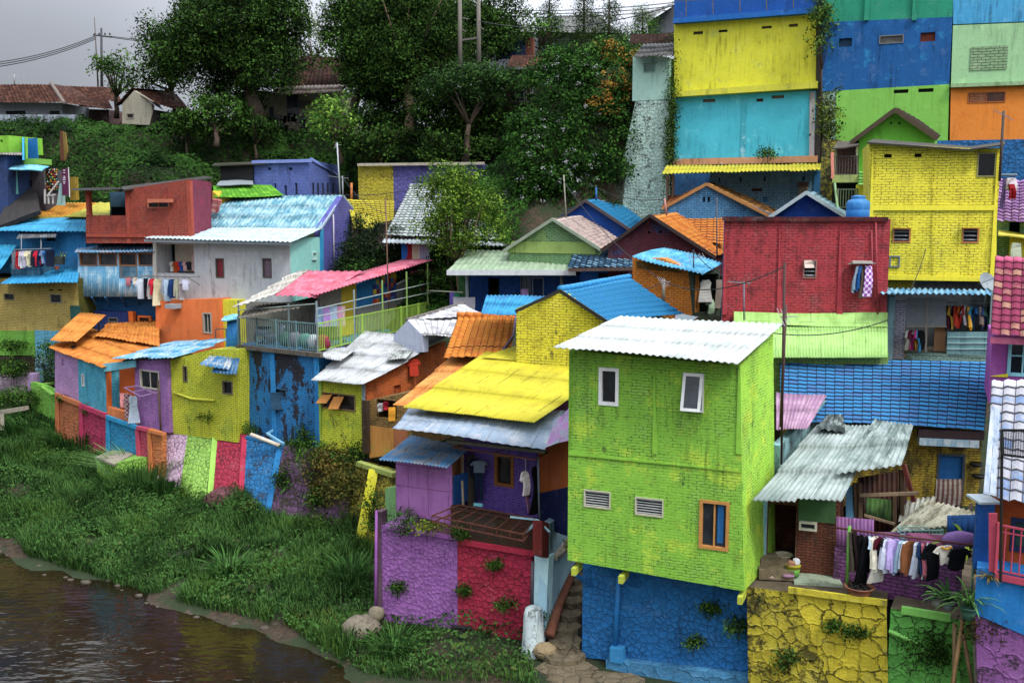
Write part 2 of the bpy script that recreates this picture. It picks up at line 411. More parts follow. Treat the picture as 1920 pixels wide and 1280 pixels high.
def window(par, pl, hl, style='pane', fc='#d8d8d0', pc='#15191c', fw=.06, name='window', label=None):
    a, b, c, d = hl; fm = plain(fc or '#8a8478', .6, .2)
    if style == 'deep': return
    if style == 'hole': 
        MB().box(pl.w((a + c) / 2, (b + d) / 2, .155), pl.t * (c - a - .004), V((0, 0, d - b - .004)), pl.n * .01).build('opening_board', plain(pc, .9), par); return  # board across the opening; dark colours stand in for the shade inside
    mb = MB(); ring(mb, pl, a + .002, b + .002, c - .002, d - .002, fw, -.035, .11)
    if style == 'door': name = 'door'
    if style == 'hood': mb.box(pl.w((a + c) / 2, d + .02, -.12), pl.t * (c - a + .2), V((0, 0, .05)), pl.n * .24)
    fr = mb.build(name, fm, par)
    if label: fr['label'] = label
    i0, i1, j0, j1 = a + fw, c - fw, b + fw, d - fw
    W, H = i1 - i0, j1 - j0
    if W < .05 or H < .05: return
    gm = glass(pc)
    if style in ('pane', 'hood', 'grid', 'two', 'door', 'curtain'):
        MB().box(pl.w((i0 + i1) / 2, (j0 + j1) / 2, .085), pl.t * W, V((0, 0, H)), pl.n * .012).build('pane' if style != 'door' else 'panel', gm if style not in ('door', 'curtain') else plain(pc, .8), fr)
    if style == 'two' or style == 'grid':
        m = MB().box(pl.w((i0 + i1) / 2, (j0 + j1) / 2, .04), pl.t * .045, V((0, 0, H)), pl.n * .05)
        if style == 'grid': m.box(pl.w((i0 + i1) / 2, j0 + H * .6, .037), pl.t * W, V((0, 0, .04)), pl.n * .05)
        m.build('mullion', fm, fr)
    if style == 'lou':
        MB().box(pl.w((i0 + i1) / 2, (j0 + j1) / 2, .13), pl.t * W, V((0, 0, H)), pl.n * .012).build('backing', plain(pc, .9), fr)
        m = MB(); k = max(3, int(H / .13))
        for i in range(k): m.box(pl.w((i0 + i1) / 2, j0 + H * (i + .5) / k, .05), pl.t * W, V((0, 0, .05)) + pl.n * .09, V((0, 0, .006)) - pl.n * .003)
        m.build('louvre', plain('#8d8f90', .35, .2), fr)
    if style == 'curtain':
        m = MB(); k = max(4, int(H / .16))
        for i in range(k): m.box(pl.w((i0 + i1) / 2, j0 + H * (i + .5) / k, .03), pl.t * W, V((0, 0, .012)), pl.n * .03)
        m.build('glazing_bar', plain('#55504c', .5), fr)
    if style == 'grille':
        MB().box(pl.w((i0 + i1) / 2, (j0 + j1) / 2, .12), pl.t * W, V((0, 0, H)), pl.n * .012).build('backing', plain(pc, .9), fr)
        m = MB(); k = max(4, int(H / .07))
        for i in range(k): m.box(pl.w((i0 + i1) / 2, j0 + H * (i + .5) / k, .03), pl.t * W, V((0, 0, .02)), pl.n * .03)
        m.build('grille', plain('#b9bcb8', .5), fr)
    if style == 'open':       # sash hinged at the top, bottom pushed out
        MB().box(pl.w((i0 + i1) / 2, (j0 + j1) / 2, .14), pl.t * W, V((0, 0, H)), pl.n * .012).build('backing', plain('#101214', .9), fr)
        tilt = .30; dn = (V((0, 0, -1)) * math.cos(tilt) - pl.n * math.sin(tilt)); nn = pl.n * math.cos(tilt) - V((0, 0, 1)) * math.sin(tilt)
        m = MB(); top = pl.w((i0 + i1) / 2, j1 + .04, -.05); HH = H + .06; sw = .085
        m.box(top + dn * (sw / 2), pl.t * (W + .06), dn * sw, nn * .04); m.box(top + dn * (HH - sw / 2), pl.t * (W + .06), dn * sw, nn * .04)
        for sg in (-1, 1): m.box(top + dn * HH / 2 + pl.t * sg * (W / 2 - .01), pl.t * sw, dn * (HH - 2 * sw), nn * .04)
        sa = m.build('sash', fm, fr)
        MB().box(top + dn * HH / 2, pl.t * (W - .09), dn * (HH - 2 * sw + .01), nn * .012).build('pane', glass('#2b2f33', .2), fr)
def slab(par, name, pl, poly, mat, t=.08, o=-.02, label=None):
    """a thin panel lying on a wall plane"""
    return hull(par, name, pl, poly, mat, (), back=t, o=o - t, label=label)
# ------------------------------------------------------------------ roofs
def roof(par, name, c, kind, mat, pitch=.09, amp=None, thick=.012, sag=.03, rag=.1, tw=.24, tl=.3, label=None, step=.02, lift=0.):
    """c = eave left, eave right, ridge right, ridge left as (px,py,d) or Vector. A real corrugated, tiled or flat covering."""
    q = [V(p) if isinstance(p, Vector) else P(*p) for p in c]
    e0, e1, r1, r0 = q
    if lift: q = [p + V((0, 0, lift)) for p in q]; e0, e1, r1, r0 = q
    W = ((e1 - e0).length + (r1 - r0).length) / 2; H = ((r0 - e0).length + (r1 - e1).length) / 2
    N = ((e1 - e0).cross(r0 - e0) + (r1 - r0).cross(r1 - e1)).normalized()
    if N.z < 0: N = -N
    rs = random.Random(hash((round(e0.x, 2), round(e0.y, 2), name)) & 0xffff) if 0 else random.Random(int(abs(e0.x * 131 + e0.y * 17) * 10))
    if kind == 'corr':
        nw = max(4, int(W / pitch)); us = np.linspace(0, 1, nw * 6 + 1); A = amp if amp is not None else pitch * .2
        rows = max(1, int(round(H / 1.7))); vv = []
        for i in range(rows): vv += [i / rows, (i + .5) / rows, (i + 1) / rows - 1e-4]
        vs_ = np.array(vv); npan = max(1, int(W / .8))
        pr = [[rs.uniform(0, 1) for _ in range(rows + 1)] for _ in range(npan + 1)]
        def hf(u, v):
            k = min(npan - 1, int(u * npan)); r = min(rows - 1, int(v * rows)); f = v * rows - r
            return A * math.sin(2 * math.pi * u * nw) + step * f + pr[k][r] * step + sag * math.sin(u * 5.1 + v * 4 + e0.x) * .5
        def ev(u, v):
            k = min(npan - 1, int(u * npan)); return rag * (pr[k][0] - .3) if v > .999 else 0.
    elif kind == 'tile':
        nc = max(2, int(W / tw)); us = np.linspace(0, 1, nc * 5 + 1); A = amp if amp is not None else .022
        rows = max(2, int(round(H / tl))); vv = []
        for i in range(rows): vv += [i / rows, (i + 1) / rows - 1e-4]
        vs_ = np.array(vv); pr = [[rs.uniform(-1, 1) for _ in range(rows + 1)] for _ in range(nc + 1)]
        prof = [0, .55, 1, .5, .08]
        def hf(u, v):
            k = min(nc - 1, int(u * nc)); r = min(rows - 1, int(v * rows)); f = v * rows - r
            ph = (u * nc) % 1
            sh = math.sin(ph * 2 * math.pi) * .6 + math.sin(ph * 4 * math.pi) * .25
            return A * sh + .05 * f + .009 * pr[k][r] + sag * math.sin(u * 5.3 + v * 3 + e0.x)
        def ev(u, v):
            k = min(nc - 1, int(u * nc)); return rag * .4 * pr[k][0] if v > .999 else 0.
    else:
        us = np.linspace(0, 1, max(3, int(W / .4) + 1)); vs_ = np.linspace(0, 1, max(3, int(H / .4) + 1))
        def hf(u, v): return sag * math.sin(u * 6 + v * 5 + e0.x)
        def ev(u, v): return 0.
    verts, uvs, faces = [], [], []
    for lay in (0, 1):
        for v in vs_:
            for u in us:
                vx = 1 - v
                p = (e0 * (1 - u) + e1 * u) * v + (r0 * (1 - u) + r1 * u) * vx
                dn = ((e0 - r0) * (1 - u) + (e1 - r1) * u).normalized()
                verts.append(p + N * (hf(u, v) - lay * thick) + dn * ev(u, v)); uvs.append((u * nc * tw, v * rows * tl) if kind == 'tile' else (u * W + e0.x, v * H + e0.y))
    nu, nv = len(us), len(vs_); K = nu * nv
    for j in range(nv - 1):
        for i in range(nu - 1):
            a = j * nu + i; faces.append((a, a + 1, a + nu + 1, a + nu)); faces.append((K + a, K + a + nu, K + a + nu + 1, K + a + 1))
    for i in range(nu - 1):
        faces.append((i, K + i, K + i + 1, i + 1)); a = (nv - 1) * nu + i; faces.append((a, a + 1, K + a + 1, K + a))
    for j in range(nv - 1):
        a = j * nu; faces.append((a, a + nu, K + a + nu, K + a)); a = j * nu + nu - 1; faces.append((a, K + a, K + a + nu, a + nu))
    o = obj(name, verts, faces, mat, par, uvs=uvs, smooth=(kind != 'flat'))
    if label: o['label'] = label
    return o
def ridge(par, p, q, mat, r=.11, name='ridge_cap'):
    p = P(*p) if not isinstance(p, Vector) else p; q = P(*q) if not isinstance(q, Vector) else q
    n = max(2, int((q - p).length / .35)); mb = MB()
    for i in range(n):
        a = p.lerp(q, i / n); b = p.lerp(q, (i + 1) / n + .02)
        mb.tube([a + V((0, 0, random.uniform(-.01, .015))), b], [r * 1.12, r], 8)
    return mb.build(name, mat, par, True)
def verge(par, pts, mat, w=.05, h=.14, name='verge_board'):
    mb = MB(); pts = [P(*p) if not isinstance(p, Vector) else p for p in pts]
    for a, b in zip(pts[:-1], pts[1:]): mb.bar(a, b, w, h)
    return mb.build(name, mat, par)
# ------------------------------------------------------------------ plants
def leaves(cent, nrm, size, spread=.8, aspect=.45):
    """rhombic leaf blades at cent (N,3) facing nrm (N,3)"""
    N = len(cent); n = nrm + RG.normal(0, spread, (N, 3)); n /= np.linalg.norm(n, axis=1)[:, None] + 1e-9
    t = np.cross(n, RG.normal(0, 1, (N, 3))); t /= np.linalg.norm(t, axis=1)[:, None] + 1e-9
    b = np.cross(n, t); s = (size * RG.uniform(.6, 1.3, N))[:, None]
    vs = np.stack([cent - t * s * .5, cent + b * s * aspect * .5 + n * s * .08, cent + t * s * .5, cent - b * s * aspect * .5 + n * s * .08], 1).reshape(-1, 3)
    fs = np.arange(N * 4).reshape(N, 4); return vs, fs
def lobepts(c, r, n, shell=.55, low=-.5):
    d = RG.normal(0, 1, (n, 3)); d /= np.linalg.norm(d, axis=1)[:, None]
    d = d[d[:, 2] > low]; k = RG.uniform(shell, 1, len(d))[:, None] ** .6
    return np.array(c) + d * k * np.array(r), d
def crown(par, lobes, size, dens, mat, name='crown', spread=.8, aspect=.45, shell=.55, low=-.6):
    """lobes: list of (center Vector, (rx,ry,rz)). Foliage is gathered in sprays on each lobe so that gaps stay open"""
    C_, N_, R_ = [], [], []
    for c, r in lobes:
        area = (r[0] * r[1] + r[1] * r[2] + r[0] * r[2]) * 4
        ns = max(8, int(area / (size * size * 9) * dens))
        sp, sd = lobepts(c, r, ns, shell, low)
        k = 11; tone = RG.uniform(0, 1, len(sp)) ** 1.5 * .85 + .05
        off = RG.normal(0, size * 1.15, (len(sp), k, 3)) * np.array([1, 1, .7])
        C_.append((sp[:, None] + off).reshape(-1, 3)); N_.append(np.repeat(sd + np.array([0, 0, .5]), k, 0))
        R_.append((tone[:, None] + RG.normal(0, .14, (len(sp), k))).reshape(-1))
    C_, N_, R_ = np.concatenate(C_), np.concatenate(N_), np.concatenate(R_)
    vs, fs = leaves(C_, N_, size, spread, aspect)
    return fast(name, vs, fs, mat, par, np.repeat(np.clip(R_, 0, 1), 4))
def rlobes(c, r, n, rl=(.3, .48), seed=1, flat=1.):
    rd = random.Random(seed); out = []
    for i in range(n):
        while True:
            p = V((rd.uniform(-1, 1), rd.uniform(-1, 1), rd.uniform(-1, 1)))
            if p.length < 1: break
        k = rd.uniform(*rl)
        out.append((V(c) + V((p.x * r[0] * .75, p.y * r[1] * .75, p.z * r[2] * .75)), (r[0] * k, r[1] * k, r[2] * k * flat)))
    return out
def trunk(par, base, lobes, r0, mat, name='trunk', fork=.45, every=1):
    base = V(base); top = sum((l[0] for l in lobes), V((0, 0, 0))) / len(lobes); mb = MB()
    f = base.lerp(top, fork); mb.tube([base - V((0, 0, .3)), base.lerp(f, .3) + V((r0 * .3, 0, 0)), base.lerp(f, .7) - V((r0 * .2, 0, 0)), f], [r0 * 1.25, r0, r0 * .85, r0 * .75], 9)
    for l in lobes[::every]:
        m = f.lerp(l[0], .5) + V((random.uniform(-.3, .3), random.uniform(-.3, .3), random.uniform(-.1, .4)))
        mb.tube([f - V((0, 0, .1)), m, l[0] + V((0, 0, l[1][2] * .3))], [r0 * .55, r0 * .3, r0 * .1], 6)
    return mb.build(name, mat, par, True)
# ------------------------------------------------------------------ washing
def garment(kind, c, top, yaw, h=.75, w=.5, label='', group=None, c2=None, pat=None, cat=None, name=None, hook=True):
    """a piece of washing hung at 'top' (Vector); yaw turns its broad side; real thickness and folds"""
    t = V((math.cos(yaw), math.sin(yaw), 0)); n = V((-t.y, t.x, 0))
    if kind == 'shirt': out = [(0, -.03), (.10, 0), (.36, -.05), (.56, -.36), (.44, -.42), (.33, -.26), (.34, -1), (-.34, -1), (-.33, -.26), (-.44, -.42), (-.56, -.36), (-.36, -.05), (-.10, 0)]
    elif kind == 'long': out = [(0, -.03), (.10, 0), (.34, -.04), (.46, -.45), (.50, -.88), (.38, -.9), (.31, -.30), (.33, -1), (-.33, -1), (-.31, -.30), (-.38, -.9), (-.50, -.88), (-.46, -.45), (-.34, -.04), (-.10, 0)]
    elif kind == 'pants': out = [(.3, 0), (.34, -.3), (.36, -1), (.14, -1), (.02, -.36), (-.1, -1), (-.34, -1), (-.32, -.3), (-.3, 0)]
    elif kind == 'dress': out = [(0, -.03), (.16, 0), (.3, -.12), (.26, -.35), (.42, -1), (-.42, -1), (-.26, -.35), (-.3, -.12), (-.16, 0)]
    else: out = [(.5, 0), (.5, -.5), (.47, -1), (-.48, -1), (-.5, -.5), (-.5, 0)]
    lp = [V((a * w * (1 if kind in ('cloth',) else .95), b * h, 0)) for a, b in out]
    # subdivide the outline so the cloth can fold
    dense = []
    for a, b in zip(lp, lp[1:] + lp[:1]):
        k = max(1, int((b - a).length / .12))
        for i in range(k): dense.append(a.lerp(b, i / k))
    tri = tessellate_polygon([dense]); N = len(dense); ph = random.uniform(0, 6)
    th = .035 if kind != 'cloth' else .012
    def pos(p, s):
        f = .075 * math.sin(p.x / w * 11 + ph) * min(1, -p.y / h * 1.6 + .1) + .04 * math.sin(p.y / h * 4 + ph)
        return top + t * p.x + V((0, 0, p.y)) + n * (f + s * th)
    vs = [pos(p, -1) for p in dense] + [pos(p, 1) for p in dense]; uv = [(p.x, p.y) for p in dense] * 2
    fs = [tuple(x) for x in tri] + [tuple(N + i for i in reversed(x)) for x in tri] + [(i, (i + 1) % N, N + (i + 1) % N, N + i) for i in range(N)]
    nm = name or {'shirt': 'shirt', 'long': 'long_sleeved_shirt', 'pants': 'trousers', 'dress': 'dress', 'cloth': 'towel'}[kind]
    ct = cat or {'shirt': 'shirt', 'long': 'shirt', 'pants': 'trousers', 'dress': 'dress', 'cloth': 'towel'}[kind]
    o = obj(nm, vs, fs, fabric(c, c2, pat), None, uvs=uv, origin=top.copy())
    tag(o, label, ct, group)
    if hook and kind in ('shirt', 'long', 'dress'):
        MB().tube([top + V((0, 0, -.02)), top + V((0, 0, .05)), top + t * .03 + V((0, 0, .085)), top + t * .0 + V((0, 0, .11))], .006, 5).build('hanger_hook', plain('#3a3a3a', .5), o)
    return o
# ================================================================== setting: sky, sun, ground, river
w = bpy.data.worlds.new('World'); SC.world = w; w.use_nodes = True; nt = w.node_tree; nt.nodes.clear()
EL, ROT = math.radians(52), math.radians(140)
def wn(ty, **k):
    x = nt.nodes.new(ty)
    for a, v in k.items(): setattr(x, a, v)
    return x
sky = wn('ShaderNodeTexSky', sky_type='NISHITA', sun_disc=False, sun_elevation=EL, sun_rotation=ROT, air_density=1., dust_density=3.)
tc = wn('ShaderNodeTexCoord'); mp = wn('ShaderNodeMapping'); mp.inputs['Scale'].default_value = (1, 1, 3.2)
nz = wn('ShaderNodeTexNoise'); nz.inputs['Scale'].default_value = 1.5; nz.inputs['Detail'].default_value = 5; nz.inputs['Roughness'].default_value = .45
nt.links.new(tc.outputs['Generated'], mp.inputs[0]); nt.links.new(mp.outputs[0], nz.inputs['Vector'])
sep = wn('ShaderNodeSeparateXYZ'); nt.links.new(tc.outputs['Generated'], sep.inputs[0])
def mr(src, a, b, c, d):
    x = wn('ShaderNodeMapRange', interpolation_type='SMOOTHSTEP')
    for i, v in ((1, a), (2, b), (3, c), (4, d)): x.inputs[i].default_value = v
    nt.links.new(src, x.inputs[0]); return x.outputs[0]
elev = mr(sep.outputs[2], .02, .75, 2.2, 13.5)           # overcast: three times brighter overhead
lr = mr(sep.outputs[0], -.45, .05, .74, 1.55)             # the cloud bank is darker to the left
mm = wn('ShaderNodeMath', operation='MULTIPLY'); nt.links.new(elev, mm.inputs[0]); nt.links.new(lr, mm.inputs[1])
m2 = wn('ShaderNodeMath', operation='MULTIPLY'); nt.links.new(mm.outputs[0], m2.inputs[0]); nt.links.new(mr(nz.outputs['Fac'], .3, .7, .82, 1.2), m2.inputs[1])
cc = wn('ShaderNodeMix', data_type='RGBA'); cc.inputs[0].default_value = 1.; cc.blend_type = 'MULTIPLY'
cc.inputs[6].default_value = (.93, .985, 1.10, 1); nt.links.new(m2.outputs[0], cc.inputs[7])
mx = wn('ShaderNodeMix', data_type='RGBA'); mx.inputs[0].default_value = .96
nt.links.new(sky.outputs[0], mx.inputs[6]); nt.links.new(cc.outputs[2], mx.inputs[7])
bg = wn('ShaderNodeBackground'); bg.inputs[1].default_value = .10; nt.links.new(mx.outputs[2], bg.inputs[0])
wo = wn('ShaderNodeOutputWorld'); nt.links.new(bg.outputs[0], wo.inputs[0])
sd = bpy.data.lights.new('sun', 'SUN'); sd.energy = 1.5; sd.angle = math.radians(11); sd.color = (1, .96, .9)
so = bpy.data.objects.new('sun', sd); COL.objects.link(so)
dirv = V((math.sin(ROT) * math.cos(EL), math.cos(ROT) * math.cos(EL), math.sin(EL)))   # towards the sun
so.rotation_euler = dirv.to_track_quat('Z', 'Y').to_euler(); so.location = (20, -20, 60)
SC.view_settings.view_transform = 'Standard'; SC.view_settings.look = 'None'; SC.view_settings.exposure = 0.80
SC.cycles.max_bounces = 5; SC.cycles.diffuse_bounces = 3; SC.cycles.glossy_bounces = 2; SC.cycles.transmission_bounces = 2
SC.cycles.use_denoising = True
WATER = -15.
EDGE = [V((-300, 130)), V((-90, 62)), V((-40, 51)), P(0, 1042, 44.3).xy, P(60, 1085, 41.5).xy, P(140, 1105, 40.4).xy, P(220, 1130, 39.).xy, P(300, 1165, 37.2).xy, P(400, 1190, 36.).xy, P(500, 1212, 35).xy, P(570, 1245, 33.7).xy, P(600, 1280, 32.3).xy, V((-3.6, 29)), V((-1.5, 24)), V((-.5, 10)), V((0, -60))]
CP = [P(*p) for p in [
 (0, 960, 47.), (0, 900, 50), (0, 830, 57), (60, 770, 62), (100, 790, 60), (190, 838, 56.5), (150, 940, 48.5), (300, 895, 52.5), (300, 1000, 46), (400, 930, 49.5), (520, 968, 46.5), (400, 1080, 41), (500, 1040, 43), (600, 1010, 43.5),
 (690, 1035, 41.5), (600, 1120, 38.8), (690, 1120, 37.5), (560, 1195, 35.6), (660, 1200, 35), (715, 1165, 35), (780, 1190, 34.3), (860, 1205, 33.8), (1000, 1225, 32), (660, 1260, 32.6), (760, 1260, 32), (900, 1260, 31.2), (1000, 1278, 30.2), (1090, 1255, 31.0), (1200, 1290, 29.5), (1400, 1300, 28.8)]]
CP += [V(p) for p in [(-30, 35, -16.5), (-15, 25, -16.5), (-6, 15, -16.5), (-40, 44, -16.5), (-60, 50, -16.8), (-20, 0, -16.5), (-4, 4, -16.5), (-40, 10, -16.5), (-11, 30, -16.3), (-100, 40, -17), (-22, 38, -16.4), (-14, 33, -16.4),
 (2, 26, -14.2), (8, 23, -14.2), (15, 20, -15), (13.5, 24.5, -15), (11, 26, -14.6), (16, 24, -15), (4, 8, -14.5), (12, 0, -13.5), (30, 10, -12), (6, 15, -14.2), (60, 20, -8),
 (-50, 62, -13), (-80, 70, -12.5), (-40, 54, -13.2),
 # under and behind the houses
 (-29, 63, -10), (-20, 59, -9.5), (-14, 53, -11.5), (-11, 50.5, -12), (-10, 48, -12), (-6, 44, -11.8), (-2, 41, -11), (2, 39, -10.2), (7, 36, -10.4), (4, 34, -13.4), (10, 31.5, -11.2), (14, 31, -11.2), (16, 29, -11),
 (-5, 50, -8), (0, 48, -7.2), (5, 46, -6.5), (10, 42, -7), (16, 40, -8), (22, 38, -8), (14, 36, -8.5), (-4, 57, -6.3), (3, 54, -5.6), (-20, 66, -6), (-30, 68, -5), (-10, 65, -5.5),
 (9, 52, -5), (5, 58, -4), (15, 49, -4), (22, 48, -4), (20, 44, -5), (12, 55, -4), (30, 45, -4)]]
CP += [P(*p) for p in [(-200, 400, 72), (0, 395, 70), (130, 390, 71), (300, 385, 71), (450, 395, 75), (600, 398, 78), (750, 405, 75), (900, 398, 72), (1000, 380, 65), (1100, 420, 60), (1180, 430, 57),
 (-300, 250, 84), (0, 250, 83), (150, 250, 83), (300, 245, 82), (450, 245, 82), (600, 250, 82), (750, 262, 82), (900, 240, 80), (1000, 200, 74), (1080, 120, 68), (1160, 120, 64), (1220, 130, 62),
 (0, 320, 76), (300, 315, 76.5), (600, 312, 80.5), (800, 306, 77.5), (950, 300, 74), (1040, 260, 67), (1120, 300, 61)]]
CP += [V(p) for p in [(12, 62, 11), (20, 58, 12), (30, 56, 12), (20, 75, 13), (40, 70, 13), (0, 85, 10), (-20, 95, 8), (-50, 95, 7.5), (-90, 95, 7), (0, 110, 10), (-60, 130, 9), (60, 110, 12), (0, 160, 10), (14, 52.5, -3), (22, 51.5, -3), (30, 50, -3)]]
CPA = np.array([[p.x, p.y, p.z] for p in CP])
EA = np.array([[p[0], p[1]] for p in EDGE]); ea = []
for a_, b_ in zip(EA[:-1], EA[1:]):
    for k in range(12): ea.append(a_ * (1 - k / 12) + b_ * k / 12)
EAD = np.array(ea)
def vnoise(x, y, s, seed=0):
    x = np.asarray(x) * s + seed * 17.3; y = np.asarray(y) * s + seed * 9.1
    xi, yi = np.floor(x), np.floor(y); fx, fy = x - xi, y - yi; fx = fx * fx * (3 - 2 * fx); fy = fy * fy * (3 - 2 * fy)
    h = lambda a, b: np.modf(np.abs(np.sin(a * 127.1 + b * 311.7) * 43758.5453))[0]
    return (h(xi, yi) * (1 - fx) + h(xi + 1, yi) * fx) * (1 - fy) + (h(xi, yi + 1) * (1 - fx) + h(xi + 1, yi + 1) * fx) * fy
ES = [V((EA[i][0], EA[i][1])) for i in range(len(EA))]
def river_side(x, y):
    """signed distance to the waterline, positive on land"""
    x = np.asarray(x, float); y = np.asarray(y, float); best = np.full(x.shape, 1e9); sgn = np.ones(x.shape)
    for a, b in zip(EA[:-1], EA[1:]):
        d = b - a; L = (d ** 2).sum(); t = np.clip(((x - a[0]) * d[0] + (y - a[1]) * d[1]) / L, 0, 1)
        px, py = a[0] + t * d[0], a[1] + t * d[1]; dd = np.hypot(x - px, y - py)
        s_ = np.where((d[0] * (y - a[1]) - d[1] * (x - a[0])) > 0, 1., -1.)
        m = dd < best; best = np.where(m, dd, best); sgn = np.where(m, s_, sgn)
    return best * sgn
def gz(x, y):
    x = np.asarray(x, float); y = np.asarray(y, float)
    d2 = (x[..., None] - CPA[:, 0]) ** 2 + (y[..., None] - CPA[:, 1]) ** 2 + .6
    w_ = d2 ** -2.; z = (w_ * CPA[:, 2]).sum(-1) / w_.sum(-1)
    r = river_side(x, y); t = np.clip(np.abs(r) / 2.5, 0, 1)
    z = np.where(r < 0, WATER + .3 * r.clip(-5, 0), np.maximum(z, WATER + .06 + .16 * r.clip(0, 4)) * t + (WATER + .15 * r) * (1 - t))
    ln = np.interp(x, [4, 7, 9.8, 17.3, 23.7, 29, 60], [59.5, 61, 62, 58.6, 56, 54.5, 50]); cap = np.interp(y - ln, [-14, -8, -1.5, 1.2, 3.5, 6], [-7, -5, -3, -.5, 9, 14])
    z = np.where(x > 7, np.minimum(z, cap), np.where(x > 4, np.minimum(z, cap + (7 - x) * 1.2), z))
    return z + (vnoise(x, y, .9, 1) - .5) * .16 + (vnoise(x, y, .3, 2) - .5) * .25
xs = np.concatenate([[-1500, -700, -350, -200, -140, -100, -80], np.arange(-66, -30, .8), np.arange(-30, 2, .42), np.arange(2, 46, .8), [50, 60, 80, 120, 200, 400, 900, 1500]])
ys = np.concatenate([[-200, -100, -50, -20, -5], np.arange(4, 25, .8), np.arange(25, 50, .42), np.arange(50, 100, .8), [104, 110, 120, 140, 180, 260, 450, 900, 1800]])
gx, gy = np.meshgrid(xs, ys); G = gz(gx, gy); ny_, nx_ = gx.shape
gv = np.stack([gx, gy, G], -1).reshape(-1, 3); ii = np.arange(ny_ * nx_).reshape(ny_, nx_)
gf = np.stack([ii[:-1, :-1], ii[:-1, 1:], ii[1:, 1:], ii[1:, :-1]], -1).reshape(-1, 4)
s_ = NT('soil', .95); p_ = s_.ob(); n1_ = s_.noise(p_, .5, 5, .7); n2_ = s_.noise(p_, 5, 5, .7)
c_ = s_.mix(s_.ramp(n2_, .35, .65), lin('#2c241c'), lin('#4a3c2c'))
c_ = s_.mix(s_.ramp(n1_, .42, .55), c_, lin('#26331a'))
s_.color(c_); s_.bump(n2_, .12, 1.)
ground = fast('ground', gv, gf, s_.m, None, None, (0, 0, 0)); ground['kind'] = 'structure'
ground.data.polygons.foreach_set('use_smooth', [True] * len(gf))
# river
s_ = NT('muddy_water', .07, .5); p_ = s_.ob()
s_.color(s_.mix(s_.ramp(s_.noise(p_, .25, 4, .6), .35, .65), lin('#171209'), lin('#221a0d')))
a1 = s_.noise(p_, 2.6, 2, .45, 0, (.7, 1.5, 1)); a2 = s_.noise(p_, .5, 2, .5, .3, (1, 1.4, 1))
s_.bump(s_.math('ADD', s_.math('MULTIPLY', a1, .35), a2), .05, 1.)
rv = obj('river', [(-700, -200, WATER), (12, -200, WATER), (12, 40, WATER), (-10, 52, WATER), (-60, 75, WATER), (-700, 260, WATER)], [(0, 1, 2, 3, 4, 5)], s_.m, None, origin=V((0, 0, WATER)))
rv['kind'] = 'structure'
# ================================================================== the near houses
def PZ(px, py, z):
    r = P(px, py, 1.); return r * (z / r.z)
def railing(par, p, q, h, mat, gap=.13, post=1.6, name='railing_panel', r=.014, mid=False):
    p, q = V(p), V(q); L = (q - p).length; mb = MB(); up = V((0, 0, h))
    mb.bar(p + up, q + up, .05); mb.bar(p + V((0, 0, .08)), q + V((0, 0, .08)), .04)
    n = int(L / gap)
    for i in range(n + 1): a = p.lerp(q, i / n); mb.bar(a + V((0, 0, .08)), a + up, r * 2, up=V((0, 1, 0)))
    if mid: mb.bar(p + up * .87, q + up * .87, .03)
    mb.build(name, mat, par)
    k = max(1, int(L / post))
    for i in range(k + 1): a = p.lerp(q, i / k); MB().bar(a, a + up * 1.05, .07, up=V((0, 1, 0))).build('railing_post', mat, par)
CONC = plain('#8e8675', .9, .5, 3.)
DARKW = wood('#3b2d22')
# ---- lime green house
H = T('house', 'tall lime green brick house with a white corrugated roof overhanging blue masonry', 'house', (1225, 1080, 30))
pl = PL(1064, 30, 1388, 28, 850); GB = brick('#84bf30', h2='#aece2c', wear=.2, var=.8, moss=.08); GP = plaster('#82bc30', '#9cc832', .3, '#5a8a20')
hull(H, 'wall', pl, [(1064, 657), (1388, 686), (1395, 1108), (1067, 1050)], GB,
     [(1123, 689, 1160, 760, 'pane', '#e8e8e2', '#1a1d1e', .1), (1281, 699, 1319, 772, 'open', '#e8e8e2', '#1a1d1e', .05), (1095, 919, 1145, 952, 'grille', '#b4b298', '#2c2f2c', .04), (1191, 933, 1244, 967, 'grille', '#b4b298', '#2c2f2c', .04), (1312, 938, 1366, 1030, 'two', '#b8803c', '#1c2226', .09)],
     side=(1462, 30.8, 800), rise=.6, mat2=brick('#96cc2c', h2='#b8d424', wear=.2, var=.4, moss=.25))  # side wall a lighter lime than the front, its stronger light painted in
for a, b in ((1065, 1073), (1221, 1231), (1379, 1389)):
    slab(H, 'pillar', pl, [(a, 662), (b, 663), (b + 2, 852), (a + 2, 850)], GP, .03, -.012)
MB().box(pl.pt(1350, 984, .082), pl.t * .17, V((0, 0, 1.12)), pl.n * .012).build('blue_curtain', plaster('#1c5c9c'), H)
slab(H, 'ring_beam', pl, [(1066, 846), (1391, 878), (1391, 888), (1066, 855)], GP, .03, -.016)
for x in (1078, 1166, 1389): MB().box(pl.pt(x, 1062 + (x - 1078) * .17, .2) - V((0, 0, .12)), pl.t * .14, V((0, 0, .22)), pl.n * .7).build('beam_end', plain('#a9b42c', .8), H)
roof(H, 'roof', [(1036, 651, 29.3), (1384, 683, 27.1), (1470, 607, 30.7), (1163, 594, 33.6)], 'corr', sheet('#ccd0ce', '#aab2ac', .2, .25, '#7a847e', .45), pitch=.2, amp=.022, rag=.02)
